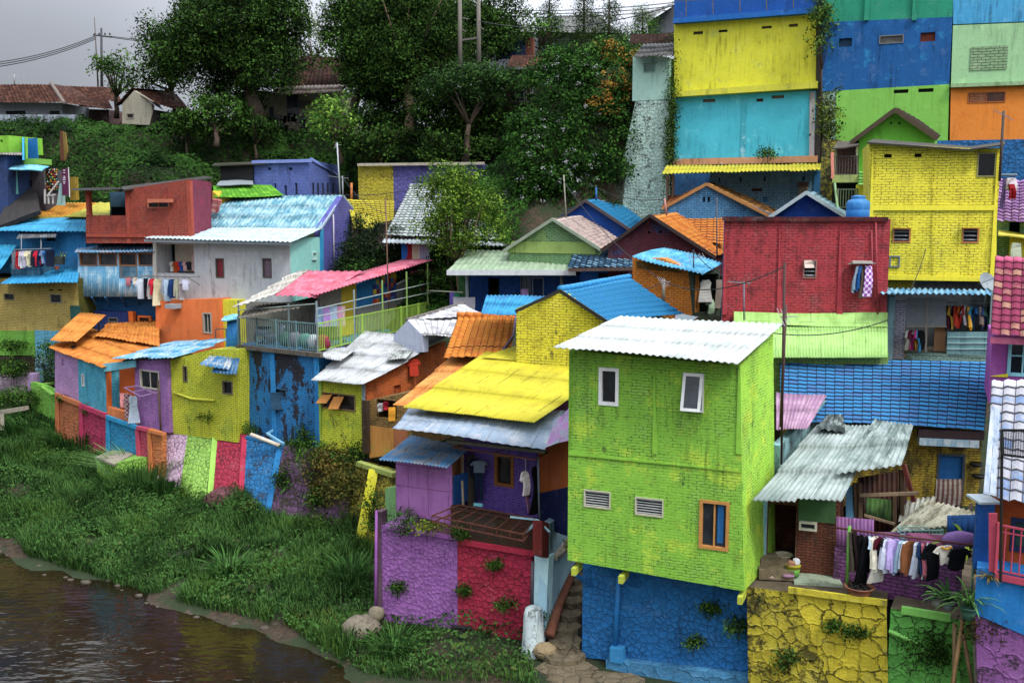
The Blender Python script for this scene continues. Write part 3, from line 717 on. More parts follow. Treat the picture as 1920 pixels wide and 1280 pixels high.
# blue rubble wall below
W = T('retaining_wall', 'blue painted rubble retaining wall with a downpipe under the lime green house', 'wall', (1250, 1250, 30))
pl = PL(1092, 31.2, 1407, 29., 1150)
hull(W, 'wall', pl, [(1092, 1040), (1407, 1070), (1410, 1262), (1092, 1232)], stone('#1666b0', '#0c2440', 4.8, .024, .03, .3, .05), back=2.5)
hull(W, 'footing', pl.shift(-.3), [(1136, 1236), (1410, 1268), (1410, 1300), (1136, 1262)], stone('#3f7fae', '#25455c', 2, .02, .0, .05), back=.29)
tube(W, 'downpipe', [pl.pt(1163, 1068, -.12), pl.pt(1155, 1216, -.12)], .085, plain('#1769b4', .5))
hull(W, 'pipe_plinth', pl.shift(-.35), [(1146, 1215), (1166, 1216), (1168, 1242), (1140, 1242)], plaster('#2a7cb8'), back=.34)
for x in (1108, 1190): MB().bar(pl.pt(x, 1096, -.02), pl.pt(x - 14, 1062, -.75), .12).build('brace', plain('#1c5fa4', .7), W)
# ---- yellow and green rubble walls carrying the terrace
TERR = plain('#5d5140', .95, .6, 2.)
W = T('retaining_wall', 'yellow painted rubble retaining wall with dark weathered left half', 'wall', (1540, 1280, 27.8))
ZG = [(1492, 1111), (1497, 1128), (1495, 1140), (1505, 1156), (1504, 1170), (1517, 1182), (1519, 1200), (1532, 1212), (1533, 1228), (1545, 1240), (1543, 1256), (1552, 1274), (1560, 1330)]
py = PL(1407, 28.4, 1662, 27.0, 1180)
hull(W, 'wall', py, [(1662, 1136), (1666, 1330), *ZG[::-1]], stone('#d4c00e', '#2e2a10', 2.1, .045, .05, .3, .06), back=4.5, mat2=TERR, snap=False)
hull(W, 'weathered_end', py.shift(.02), [(1400, 1099), *ZG, (1404, 1330)], stone('#b8a816', '#35300f', 2.5, .07, .42, .5, .07), back=4.4, mat2=TERR, snap=False)
slab(W, 'coping', py, [(1478, 1100), (1663, 1126), (1663, 1137), (1478, 1111)], plaster('#c8b818', '#7c7020', .6), .10, -.02)
W = T('retaining_wall', 'green painted rubble retaining wall beside the bamboo poles', 'wall', (1740, 1280, 26.6))
pg = PL(1663, 27.05, 1832, 26.0, 1200)
hull(W, 'wall', pg, [(1664, 1137), (1832, 1168), (1836, 1340), (1666, 1340)], stone('#62b444', '#2b2a18', 2.6, .05, .2, .34, .06), back=4.8, mat2=TERR)
slab(W, 'coping', pg, [(1690, 1138), (1782, 1152), (1782, 1166), (1690, 1150)], plaster('#7cc452', '#55803a', .3), .14, -.02)
tube(None, 'drainpipe', [pg.pt(1668, 1178, -.15), pg.pt(1722, 1202, -.15), pg.pt(1732, 1218, -.12), pg.pt(1726, 1236, .1)], .06, plain('#7ac254', .6), label='green plastic drainpipe sticking out of the green rubble wall', cat='pipe')
# ---- shack on the terrace
H = T('shack', 'small shack with patched white corrugated sheets over a dark doorway', 'shack', (1500, 1080, 30))
pk = PL(1420, 29.9, 1600, 28.9, 1010)
hull(H, 'wall', pk, [(1420, 930), (1572, 930), (1572, 1096), (1420, 1078)], brick('#6b3a26', '#8c5438', .5, moss=.3), [(1441, 945, 1490, 1052, 'deep')], back=2.4)
slab(H, 'pillar', pk, [(1419, 930), (1437, 930), (1437, 1078), (1419, 1072)], plaster('#7fa9b4', '#3d5960', .4), .1, -.02)
slab(H, 'board', pk, [(1497, 936), (1567, 936), (1567, 984), (1497, 972)], plain('#3c6136', .8), .03, -.02)
p0 = pk.hit(1499, 974); p1 = pk.hit(1532, 994)
window(H, pk.shift(-.12), (p0[0], p1[1], p1[0], p0[1]), 'pane', '#c9c4b0', '#1a2528', .06)
slab(H, 'door_post', pk, [(1489, 940), (1496, 940), (1496, 1060), (1489, 1056)], plain('#9aa383', .8), .08, -.02)
WS = sheet('#acb8b4', '#84948f', .45, 1., '#33403f', .5, .3)
roof(H, 'roof_sheet', [(1416, 934, 28.3), (1580, 941, 27.5), (1648, 797, 31.6), (1532, 800, 32.2)], 'corr', WS, pitch=.13, amp=.022, rag=.35, step=.06)
roof(H, 'roof_sheet', [(1562, 906, 28.5), (1690, 886, 28.2), (1713, 803, 31.3), (1640, 792, 31.8)], 'corr', sheet('#a8b6b2', '#6c7e7a', .55, 1., '#2c3837', .5, .4), pitch=.15, amp=.03, rag=.5, step=.09, lift=.1)
roof(H, 'roof_sheet', [(1528, 812, 31.4), (1585, 820, 31.2), (1580, 786, 32.6), (1553, 783, 32.8)], 'corr', sheet('#a9b8b4', '#3f4e4c', .9, .5, '#242c2b'), pitch=.15, amp=.03, lift=.14)
bar(H, 'plank', (1497, 912, 28.8), (1565, 822, 31.2), .14, wood('#5d625a'), .04)
# timber lean-to right of the shack
L = T('lean_to', 'rickety timber lean-to with a green corrugated panel behind the washing', 'shed', (1640, 1060, 29.6))
for (x, y0, y1, d) in ((1604, 905, 1030, 29.6), (1612, 905, 1030, 29.5), (1690, 880, 1010, 29.7), (1676, 925, 1010, 29.4)): bar(L, 'post', (x, y0, d), (x + 1, y1, d), .12, wood('#5a4630'))
bar(L, 'pole', (1612, 928, 29.3), (1722, 924, 29.), .09, wood('#8a7458')); bar(L, 'pole', (1620, 965, 29.3), (1678, 982, 29.1), .07, wood('#8a7458'))
roof(L, 'panel', [(1622, 968, 29.7), (1670, 982, 29.6), (1676, 938, 29.9), (1624, 932, 30)], 'corr', sheet('#4c7434', '#2e4a22', .4), pitch=.12, amp=.015, rag=0)
roof(L, 'panel', [(1608, 1040, 30.4), (1700, 1040, 30.2), (1700, 880, 30.8), (1608, 895, 31)], 'corr', sheet('#4e2c20', '#2a1812', .5), pitch=.14, amp=.02, rag=0)
roof(L, 'side_board', [(1586, 985, 29.5), (1604, 985, 29.5), (1604, 905, 29.8), (1586, 915, 29.8)], 'flat', plain('#4f7f9e', .8), thick=.03, sag=0)
S = T('sheet_fence', 'lilac corrugated sheet screen standing on the mauve brick wall', 'fence', (1600, 1040, 28.8))
pp = PL(1563, 28.9, 1800, 27.1, 1060)
roof(S, 'sheet', [pp.pt(1568, 1034), pp.pt(1638, 1040), pp.pt(1638, 974), pp.pt(1568, 968)], 'corr', sheet('#b273ae', '#8c5c92', .25), pitch=.1, amp=.012, rag=0)
roof(S, 'sheet', [pp.pt(1638, 1040, .1), pp.pt(1700, 1040, .1), pp.pt(1700, 1000, .1), pp.pt(1638, 998, .1)], 'flat', sheet('#a86ca6', '#8c5c92', .25), thick=.02)
roof(S, 'sheet', [pp.pt(1700, 1030, .12), pp.pt(1770, 1036, .12), pp.pt(1768, 1004, .12), pp.pt(1700, 1000, .12)], 'flat', plain('#b4678e', .7), thick=.02)
W = T('garden_wall', 'rough mauve brick wall low behind the hanging washing', 'wall', (1680, 1110, 28))
hull(W, 'wall', pp, [(1563, 1026), (1640, 1034), (1800, 1042), (1800, 1145), (1563, 1104)], brick('#8b4f8b', '#3a2438', .5, .11, .7), back=.3)
R = T('lean_to_roof', 'cream corrugated sheets roofing a low shed right of the washing line', 'shed', (1750, 1040, 29))
roof(R, 'roof_sheet', [(1672, 1001, 28.4), (1776, 990, 28.0), (1834, 962, 28.8), (1740, 938, 30.6)], 'corr', sheet('#d2cdae', '#7d7659', .5, .3, '#3a3626'), pitch=.16, amp=.03, rag=.25, step=.05)
roof(R, 'roof_sheet', [(1684, 985, 29.2), (1745, 962, 29.6), (1756, 934, 31), (1690, 945, 30.8)], 'corr', sheet('#c9c8b4', '#8b8a78', .4), pitch=.16, amp=.025, lift=.08)
bar(R, 'rafter', (1695, 1002, 28.6), (1690, 948, 30.6), .09, DARKW); bar(R, 'rafter', (1800, 1000, 28.4), (1822, 945, 30.2), .09, DARKW)
for x in (1700, 1830): bar(R, 'post', (x, 975, 29.2), (x, 1075, 29.2), .09, DARKW)
roof(R, 'side_sheet', [(1776, 1000, 27.9), (1832, 1000, 27.6), (1832, 964, 27.8), (1776, 966, 28.1)], 'corr', sheet('#1d4f9c', '#163a70', .3), pitch=.13, amp=.018, rag=0)
mb = MB(); mb.ell(P(1800, 1012, 27.4), (.52, .22, .26), 12, 8, .06); tag(mb.build('tarpaulin', fabric('#7a5c94'), None, True), 'bunched violet tarpaulin lying beside the blue side sheet', 'tarpaulin')
C = T('wire_crate', 'pale turquoise wire crate pushed under the cream sheet roof', 'crate', (1725, 1004, 28.1))
cp = V(P(1725, 998, 28.1)); mb = MB()
for z in (-.12, .0, .12):
    for s1, s2 in (((-.6, -.15), (.6, -.15)), ((-.6, .15), (.6, .15)), ((-.6, -.15), (-.6, .15)), ((.6, -.15), (.6, .15))): mb.bar(cp + V((s1[0], s1[1], z)), cp + V((s2[0], s2[1], z)), .025)
mb.build('rim', plain('#86b6b0', .6), C); mb = MB()
for i in range(13): x = -.6 + i * .1; mb.bar(cp + V((x, -.15, -.12)), cp + V((x, -.15, .12)), .012, up=V((0, 1, 0)))
mb.build('wire', plain('#7aa6a2', .6), C)
# terrace steps and clutter
MB().box(P(1452, 1068, 29.3), (1.0, -.15, 0), (.1, .9, 0), (0, 0, .3)).box(P(1440, 1052, 29.6), (.6, 0, 0), (0, .6, 0), (0, 0, .35)).build('doorstep', plain('#77684e', .95, .6), None, label='worn concrete doorstep outside the dark doorway', cat='step')
MB().box(P(1530, 1088, 28.9), (1.35, -.2, 0), (.1, .8, 0), (0, 0, .14)).build('doorstep', plaster('#9aa890', '#4c5a30', .5), None, label='mossy pale concrete slab below the bare brick wall', cat='step')
def pot(par, c, r, h, m, name='pot'): return MB().lathe(c, [(r * .7, 0), (r * .85, h * .5), (r, h), (r * 1.1, h), (r * 1.1, h * .93), (r * .9, h * .9), (r * .85, h * .8)], 16).build(name, m, par, True)
b = pot(None, P(1469, 1050, 29.9), .26, .2, plain('#b7ad92', .5)); tag(b, 'cream washing basin inside the dark doorway', 'basin'); b.name = 'basin'
B = T('bucket', 'green and yellow bucket full of rubbish beside the doorway', 'bucket', P(1487, 1078, 29.0))
q = wloc(B); MB().lathe(q, [(.17, 0), (.2, .22)], 14).build('bucket_body', plain('#5f9e34', .5), B, True); MB().lathe(q + V((0, 0, .22)), [(.2, 0), (.215, .1), (.225, .1), (.2, .08)], 14).build('rim', plain('#c8c020', .5), B, True)
MB().ell(q + V((-.05, 0, .36)), (.15, .13, .1), 8, 6, .2).build('rubbish', plain('#a5785a', .8), B); MB().ell(q + V((.1, .02, .42)), (.12, .1, .13), 8, 6, .2).build('plastic_bag', plain('#c8ccd0', .5), B)
for k, (x, y, lb) in enumerate(((1448, 1083, 'pale flip-flop left of its pair on the step'), (1457, 1086, 'pale flip-flop right of its pair on the step'))):
    c0 = P(x, y, 28.9) + V((0, 0, .02)); F = T('flip_flop', lb, 'sandal', c0, 'sandals on the doorstep'); MB().ell(c0, (.13, .05, .02), 10, 5).build('sole', plain('#c9a8a0', .7), F, True)
    MB().tube([c0 + V((.05, 0, .02)), c0 + V((-.02, -.04, .05)), c0 + V((-.05, -.045, .02))], .008, 5).tube([c0 + V((.05, 0, .02)), c0 + V((-.02, .04, .05)), c0 + V((-.05, .045, .02))], .008, 5).build('strap', plain('#e0d8d0', .7), F)
MB().ell(P(1478, 1082, 28.8) + V((0, 0, .05)), (.2, .09, .06), 10, 6, .12).build('rag', fabric('#8f6a84'), None, True, label='mauve rag lying in front of the rubbish bucket', cat='rag')
T1 = T('flower_pot', 'terracotta bowl of ash and twigs on the yellow coping', 'pot', py.pt(1610, 1122, .1)); q = py.pt(1610, 1124, .2); pot(T1, q, .38, .34, plain('#8a5640', .85), 'bowl')
mb = MB(); 
for i in range(14): mb.bar(q + V((random.uniform(-.25, .25), random.uniform(-.25, .25), .3)), q + V((random.uniform(-.3, .3), random.uniform(-.3, .3), .42)), .02)
mb.lathe(q + V((0, 0, .2)), [(.3, 0), (.32, .08)], 14); mb.build('ash', plain('#26221f', .95), T1)
# broad-leaved and strap-leaved pot plants
LP = leafm('#23401c', '#5c8a3a')
def strap(name, label, base, n, L, wd, mat, pr=.16, ph=.24, pm='#3e6a58'):
    t = T(name, label, 'plant', base); 
    pot(t, base, pr, ph, plain(pm, .7)); vs, fs, rn = [], [], []
    for i in range(n):
        a = random.uniform(0, 6.28); el = random.uniform(.5, 1.35); l = L * random.uniform(.7, 1.1); d = V((math.cos(a), math.sin(a), 0)); s_ = V((-d.y, d.x, 0)); k = len(vs); p = base + V((0, 0, ph)); e = el
        for j in range(6):
            ww = wd * (.5 + 1.2 * j / 5 * (1 - j / 5) * 2) * (1 if j < 5 else .1); vs += [p + s_ * ww, p - s_ * ww]; p = p + (d * math.cos(e) + V((0, 0, math.sin(e)))) * (l / 5); e -= .32
        for j in range(5): fs.append((k + 2 * j, k + 2 * j + 1, k + 2 * j + 3, k + 2 * j + 2))
        rn += [random.random()] * 12
    fast('leaves', np.array([tuple(v) for v in vs]), np.array(fs), mat, t, np.array(rn)); return t
strap('pot_plant', 'spiky strap-leaved plant in a green pot at the right end of the terrace', PZ(1815, 1160, -10.35), 42, .95, .02, LP, .2, .32)
strap('pot_plant', 'leafy dark potted plant below the black T-shirt', PZ(1778, 1142, -10.35), 30, 1.0, .035, leafm('#1a3018', '#3a5c28'), .16, .2, '#6d8078')
strap('pot_plant', 'small potted plant in a grey pot beside the strap-leaved plant', PZ(1756, 1136, -10.35), 14, .4, .03, LP, .15, .25, '#8a9088')
strap('pot_plant', 'tall yellow-green leafy plant rising against the blue pillar', P(1812, 1045, 27.4), 12, 1.3, .05, leafm('#6a8a22', '#a8b830'), .12, .2)
# bamboo and timber poles
for x0, y0, x1, y1, d, c, lb in ((1790, 1168, 1789, 1290, 25.6, '#8f7350', 'short pale pole leaning at the left of the bamboo bundle'), (1808, 1146, 1783, 1300, 25.4, '#a07c4e', 'brown bamboo pole crossing the bundle diagonally'), (1806, 1188, 1826, 1300, 25.3, '#7d6242', 'dark bamboo pole leaning to the right low in the bundle'), (1825, 1138, 1832, 1300, 25.2, '#8c8276', 'grey weathered pole in the middle of the bundle'), (1829, 1120, 1842, 1300, 25.1, '#b89c6c', 'tallest straw-coloured bamboo pole in the bundle'), (1841, 1198, 1850, 1300, 25.0, '#a8885c', 'rightmost bamboo pole beside the purple wall')):
    o = tube(None, 'bamboo_pole', [(x0, y0, d + .25), ((x0 + x1) / 2, (y0 + y1) / 2, d + .1), (x1, y1, d - .1)], .055, wood(c), 8); tag(o, lb, 'pole', 'bamboo poles leaning on the green wall')
# ---- washing on the terrace rail
RA, RB = P(1544, 986, 28.0), P(1828, 1022, 26.2)
K = T('clothes_rail', 'long rusty pipe rail carrying washing between two green posts', 'clothes rail', (1690, 1120, 27)); MB().tube([RA, RB], .028, 8).build('rail', plain('#5a2f28', .7), K, True)
for x, c in ((1595, '#5f9a3a'), (1827, '#4f7a5c')):
    f = (x - 1544) / 284.; a = RA.lerp(RB, f); MB().tube([a + V((0, 0, .1)), V((a.x, a.y, -10.45 if x < 1700 else -10.9))], .05 if x < 1700 else .035, 8).build('post', plain(c, .7), K, True)
def rail_row(A, B, x0, x1, items, group):
    for it in items:
        x, kind, c, h, w_, yaw, lb = it[:7]; k = it[7] if len(it) > 7 else {}
        f = (x - x0) / (x1 - x0); p = A.lerp(B, f) - V((0, 0, k.pop('dz', .12)))
        garment(kind, c, p, yaw, h, w_, lb, group, **k)
G1 = 'washing on the terrace rail'
rail_row(RA, RB, 1544, 1828, [
 (1601, 'pants', '#4d453b', 1.15, .42, .9, 'grey-brown trousers hung first beside the green post', dict(dz=.05)), (1608, 'pants', '#2a1c1c', 1.1, .4, 1.1, 'dark maroon trousers second from the green post', dict(dz=.05)),
 (1618, 'dress', '#0c0b0c', 1.45, .5, .5, 'long black dress hanging over the terracotta bowl', {}), (1630, 'long', '#101014', 1.1, .5, .7, 'black long-sleeved shirt before the pale blue one', {}), (1638, 'shirt', '#9fb2c4', .8, .5, 1.25, 'narrow pale blue shirt between black and cream garments', {}),
 (1646, 'long', '#d2ccb6', .95, .62, .8, 'cream long-sleeved shirt sticking out behind the maroon vest', {}), (1652, 'shirt', '#4a1020', .78, .5, .65, 'maroon vest worn over a white dress on the rail', {}), (1648, 'dress', '#cfcbbd', 1.3, .62, .6, 'white skirt hanging below the maroon vest', {}),
 (1661, 'shirt', '#17171b', .5, .45, .9, 'black and white collared shirt next to the maroon vest', {}), (1668, 'long', '#c3c6dc', .95, .55, .5, 'white-blue school shirt with black band', {}), (1682, 'long', '#b49fd6', .9, .6, .3, 'lavender long-sleeved shirt in the middle of the rail', {}),
 (1693, 'long', '#8fa6be', .98, .5, .9, 'faded light blue shirt after the lavender one', {}), (1701, 'long', '#c4d0dc', .85, .5, .8, 'white shirt tucked behind the tan jacket', {}), (1709, 'long', '#8a5430', .92, .66, .45, 'tan brown jacket broad in the middle right', {}),
 (1724, 'long', '#b6bccb', 1.0, .5, .9, 'pale grey long shirt right of the tan jacket', {}), (1731, 'shirt', '#1b3458', .85, .5, 1.0, 'navy blue T-shirt between grey and pink tops', {}), (1737, 'long', '#a85a68', .95, .46, 1.1, 'dusty pink long-sleeved top on the rail', {}),
 (1741, 'cloth', '#cdd0cf', 1.0, .2, 1.1, 'thin white cloth hanging behind the pink top', {}), (1750, 'shirt', '#0e0f12', .98, .6, .5, 'black shirt with red hem on the terrace rail', {}), (1776, 'shirt', '#d0c9b4', .48, .62, .25, 'short cream T-shirt with a yellow collar', {}), (1800, 'shirt', '#141518', .62, .66, .15, 'black T-shirt last at the right end of the rail', {})], G1)
a = RA.lerp(RB, (1776 - 1544) / 284.) - V((0, 0, .13)); MB().tube([a + V((-.14, -.06, .0)), a + V((0, -.09, -.06)), a + V((.14, -.06, 0))], .03, 6).build('yellow_collar', fabric('#d89a1c'), [o for o in COL.objects if o.get('label') == 'short cream T-shirt with a yellow collar'][0])
# ---- back yard house under the blue tiled roof
H = T('house', 'long house with a blue tiled roof and a blue door in mossy yellow brick', 'house', (1660, 900, 33))
pb = PL(1470, 33.8, 1842, 32.4, 850)
hull(H, 'wall', pb, [(1475, 795), (1838, 806), (1838, 948), (1475, 948)], brick('#b89c1e', '#4a3a1a', .5, .085, .75), [(1758, 850, 1806, 930, 'door', '#3c4a5a', '#14549c', .08)], back=5)
BT = tilem('#2a7cc0', '#3a5fa0', .3, .27, .35, '#10203a', .2, .5)
roof(H, 'roof', [(1462, 792, 33.), (1846, 805, 31.8), (1856, 681, 35.8), (1462, 664, 37.4)], 'tile', BT, tw=.3, tl=.27, amp=.014, sag=.05)
slab(H, 'lintel_board', pb, [(1724, 822), (1836, 824), (1836, 838), (1724, 836)], sheet('#8fb4c8', '#d0d8d8', .3), .5, -.1)
for (a, b, c_, d_) in ((1722, 806, 1846, 822),): slab(H, 'awning_skirt', pb, [(a, b), (c_, b + 2), (c_, d_), (a, d_)], plain('#3a2a2c', .9), .3, -.3)
garment('cloth', '#5a4038', pb.pt(1776, 893, -.35), 0., .95, .85, 'brown and grey striped cloth across the blue door', None, c2='#8a8078', pat='stripe', cat='cloth', name='striped_cloth')
for x, y, lb in ((1828, 868, 'black frying pan hung higher by the blue door'), (1832, 890, 'black cooking pot hung lower by the blue door')):
    MB().lathe(pb.pt(x, y, -.2), [(.12, -.06), (.2, 0), (.2, .06), (.16, .04)], 14).build('pan', plain('#0e0e10', .4), None, True, label=lb, cat='pan')
bar(None, 'plank', (1694, 870, 29.6), (1714, 940, 29.4), .12, wood('#6d3028'), label='red-brown timber post leaning beside the patched roof', cat='post')
# ---- pink-roofed annexe right of the lime house
H = T('annexe', 'small annexe with a pink corrugated roof squeezed behind the lime green house', 'shed', (1500, 860, 32))
roof(H, 'roof', [(1455, 806, 31.3), (1514, 803, 31.), (1551, 741, 34.2), (1455, 737, 34.8)], 'corr', sheet('#a07898', '#b490a8', .35, .5, '#6a4460'), pitch=.12, amp=.015, rag=.05)
ps = PL(1468, 30.9, 1553, 34.3, 800)
hull(H, 'wall', ps, [(1462, 835), (1550, 750), (1553, 792), (1476, 915), (1462, 915)], plaster('#7fa9ac', '#4d4a44', .8, '#2b2a28', .8, .5), back=.25, snap=False)
# ---- light green roof and red brick house
H = T('house', 'red brick house wall with a louvred window above a light green roof', 'house', (1510, 590, 38))
pr = PL(1355, 38.8, 1665, 37.6, 500); RB_ = brick('#a8323a', '#7a2a30', .25, .1, .12, .5)
hull(H, 'wall', pr, [(1355, 413), (1665, 408), (1665, 640), (1355, 640)], RB_, [(1506, 487, 1531, 522, 'lou', '#8c5c54', '#1b1716', .05)], back=4.5, mat2=brick('#2a6ab4', None, .3))
for a, b in ((1355, 1363), (1457, 1466), (1570, 1580)): slab(H, 'pillar', pr, [(a, 418), (b, 418), (b, 590), (a, 590)], plaster('#a83640', '#7a2a30', .2), .05, -.02)
slab(H, 'cornice', pr, [(1354, 409), (1666, 404), (1666, 412), (1354, 417)], plaster('#5c2024', '#2a1a1a', .8, '#1d1816'), .12, -.03)
garment('cloth', '#c9b4a8', pr.pt(1518, 488, -.07), 0, .28, .4, 'crumpled pale cloth stuffed in the louvred window', None, cat='cloth', name='cloth')
tube(H, 'pipe', [pr.pt(1634, 432, -.07), pr.pt(1636, 560, -.07)], .025, plain('#a04048', .6)); tube(H, 'pipe', [pr.pt(1641, 405, -.09), pr.pt(1645, 588, -.09)], .035, plain('#98343c', .6))
A = T('clothes_bracket', 'small shelf bracket with clothes on the red brick wall', 'bracket', pr.pt(1614, 493, -.2)); MB().box(pr.pt(1614, 491, -.3), pr.t * .7, pr.n * .5, V((0, 0, .08))).build('shelf', plain('#a8a49c', .8), A); MB().tube([pr.pt(1588, 494, -.3), pr.pt(1640, 493, -.3)], .02, 6).build('rail', plain('#8a8880', .6), A)
for x, c, k, h, y, lb in ((1606, '#8a9cb4', 'long', 1.0, .9, 'faded denim shirt first under the bracket on the red wall'), (1612, '#1f4c9a', 'long', .95, 1.0, 'bright blue shirt second under the bracket'), (1618, '#3a4a38', 'cloth', 1.2, .7, 'long dark green striped cloth under the bracket'), (1626, '#8a4a9c', 'cloth', 1.15, .5, 'purple checked cloth last under the bracket')):
    garment(k, c, pr.pt(x, 497, -.35), y, h, .45 if k == 'long' else .32, lb, 'clothes on the red wall bracket', c2='#5a3f38' if h == 1.2 else '#e0c8e4', pat='check' if c == '#8a4a9c' else ('stripe' if h == 1.2 else None), cat='cloth' if k == 'cloth' else None, name='cloth' if k == 'cloth' else None)
H = T('house', 'low house with a light green corrugated roof below the red brick wall', 'house', (1530, 680, 37))
roof(H, 'roof', [(1380, 672, 36.4), (1664, 670, 35.8), (1664, 612, 37.3), (1376, 606, 38.2)], 'corr', sheet('#aad878', '#98c868', .15, .25, '#5a7a34', .55), pitch=.11, amp=.014, rag=.06)
roof(H, 'roof', [(1376, 610, 38.), (1664, 616, 37.2), (1664, 590, 37.6), (1376, 588, 38.6)], 'flat', sheet('#aad874', '#8cb858', .3, .3, '#4c6a2c'), thick=.02, sag=.04, lift=.06)
hull(H, 'wall', PL(1385, 37, 1664, 36.2, 680), [(1385, 655), (1664, 655), (1664, 760), (1385, 760)], brick('#7c9c4a', None, .3), back=1.)
# ---- tall yellow house
H = T('house', 'tall yellow brick house with two small blue louvred windows and a dark top opening', 'house', (1750, 545, 40))
pyh = PL(1630, 40.5, 1876, 39.2, 400); YB = brick('#e6d80e', '#d2c010', .28, .1, .0, .35)
hull(H, 'wall', pyh, [(1630, 267), (1818, 280), (1876, 276), (1864, 528), (1634, 524)], YB,
     [(1658, 289, 1672, 296, 'hole', '', '#1a1812'), (1715, 288, 1728, 295, 'hole', '', '#1a1812'), (1833, 286, 1866, 332, 'pane', '#8f8a50', '#0d0f10', .05), (1674, 428, 1707, 455, 'lou', '#b0703c', '#14181c', .06), (1804, 427, 1835, 456, 'lou', '#b0703c', '#14181c', .06)], back=4.6)
YP = plaster('#e8da16', '#d8c818', .06, '#8a8018')
for a, b, y0, y1 in ((1630, 1638, 270, 520), (1744, 1755, 285, 520), (1864, 1874, 282, 520)): slab(H, 'pillar', pyh, [(a, y0), (b, y0), (b - (b > 1800) * 6, y1), (a + (a > 1800) * -6, y1)], YP, .05, -.02)
slab(H, 'ring_beam', pyh, [(1632, 383), (1870, 386), (1870, 395), (1632, 394)], YP, .05, -.024); slab(H, 'ring_beam', pyh, [(1636, 514), (1864, 520), (1864, 528), (1636, 524)], YP, .08, -.024)
for x0, x1, y in ((1672, 1709, 428), (1802, 1837, 427), (1831, 1866, 284)): slab(H, 'lintel', pyh, [(x0, y - 3), (x1, y - 3), (x1, y), (x0, y)], plain('#d8d4a8', .7), .2, -.06)
roof(H, 'roof', [(1626, 268, 40.2), (1822, 282, 39.1), (1826, 276, 43.5), (1636, 262, 44.5)], 'flat', plain('#3a362e', .9), thick=.06, sag=0, lift=.03)
roof(H, 'roof', [(1818, 282, 39.1), (1884, 273, 38.9), (1884, 268, 43), (1824, 276, 43.5)], 'flat', plain('#3a362e', .9), thick=.05, sag=0, lift=.05)
mq = pyh.hit(1668, 479); m2_ = pyh.hit(1687, 501); window(H, pyh.shift(-.03), (mq[0], m2_[1], m2_[0], mq[1]), 'pane', '#6a7480', '#7d8894', .05, 'shutter')
hull(H, 'lower_wall', pyh, [(1664, 526), (1860, 530), (1860, 552), (1664, 548)], brick('#b8a818', '#7a6a18', .4), back=3.5, o=.5)
# open drying room under it
H = T('drying_room', 'open upstairs drying room under a blue corrugated awning below the yellow house', 'room', (1760, 665, 38))
po = PL(1664, 38.4, 1858, 37.2, 610)
roof(H, 'awning', [(1648, 551, 36.9), (1860, 553, 36.1), (1858, 543, 38.6), (1660, 541, 39.4)], 'corr', sheet('#3c7ea8', '#8fb6c8', .3), pitch=.2, amp=.035, rag=.05)
MB().box(po.pt(1762, 600, 2.6), po.t * 4.1, V((0, 0, 2.6)), po.n * .1).build('back_wall', plaster('#5a5e60', '#3a3c3e', .4), H)
MB().box(po.pt(1762, 668, 1.3), po.t * 4.1, V((0, 0, .1)), po.n * 2.6).build('floor', CONC, H)
MB().box(po.pt(1858, 605, 1.3), po.t * .1, V((0, 0, 2.4)), po.n * 2.6).box(po.pt(1664, 605, 1.3), po.t * .1, V((0, 0, 2.4)), po.n * 2.6).build('side_wall', plaster('#7c8a8c', '#555', .4), H)
hull(H, 'pillar', po, [(1664, 556), (1676, 556), (1676, 680), (1664, 680)], plaster('#8ab4b4', '#587878', .4), back=.4, o=-.05)
hull(H, 'pillar', po, [(1677, 565), (1697, 565), (1697, 672), (1677, 672)], brick('#a8a8b0', '#6a6a78', .6), back=.4)
MB().bar(po.pt(1738, 560), po.pt(1736, 660), .07).bar(po.pt(1700, 612), po.pt(1775, 612), .06).build('mullion', plain('#8d8478', .7), H)
roof(H, 'plastic_sheet', [po.pt(1699, 612), po.pt(1774, 612), po.pt(1774, 558), po.pt(1699, 558)], 'flat', plaster('#7c8284', '#5a5e60', .2), thick=.01, sag=.01)
slab(H, 'board', po, [(1752, 602), (1774, 602), (1772, 658), (1752, 658)], plain('#8a6440', .8), .03, .3)
roof(H, 'slat_panel', [po.pt(1775, 668), po.pt(1860, 668), po.pt(1860, 622), po.pt(1776, 622)], 'flat', sheet('#86b0b4', '#6a9498', .3), thick=.03, sag=0)
mb = MB(); 
for y in (632, 643, 654): mb.bar(po.pt(1776, y, -.03), po.pt(1860, y, -.03), .03)
mb.build('slat', plain('#a0c6c8', .6), H)
hull(H, 'low_wall', po, [(1700, 664), (1858, 664), (1858, 700), (1700, 700)], brick('#86a89c', '#3c5a50', .4), back=.3)
A_, B_ = po.pt(1776, 568, .3), po.pt(1858, 570, .3); MB().tube([A_, B_], .02, 6).build('rail', plain('#777', .5), H)
cols = [('#5a2430', 'dark wine'), ('#c49a30', 'mustard'), ('#1c1c22', 'black'), ('#c23a20', 'red-orange'), ('#d4681c', 'bright orange'), ('#9c1c1c', 'scarlet'), ('#d8d8dc', 'white'), ('#d89c1c', 'golden yellow'), ('#3c8aa8', 'teal blue'), ('#1c3c78', 'royal navy'), ('#203040', 'slate'), ('#7a6a60', 'taupe'), ('#283060', 'indigo'), ('#2c4a40', 'dark green')]
for i, (c, nm) in enumerate(cols):
    f = (i + .3) / len(cols); garment('shirt' if i % 4 != 3 else 'long', c, A_.lerp(B_, f) - V((0, 0, .12)), random.uniform(.7, 1.2), random.uniform(.65, .9), .5, nm + ' shirt on the rail high in the drying room', 'shirts drying in the open room')
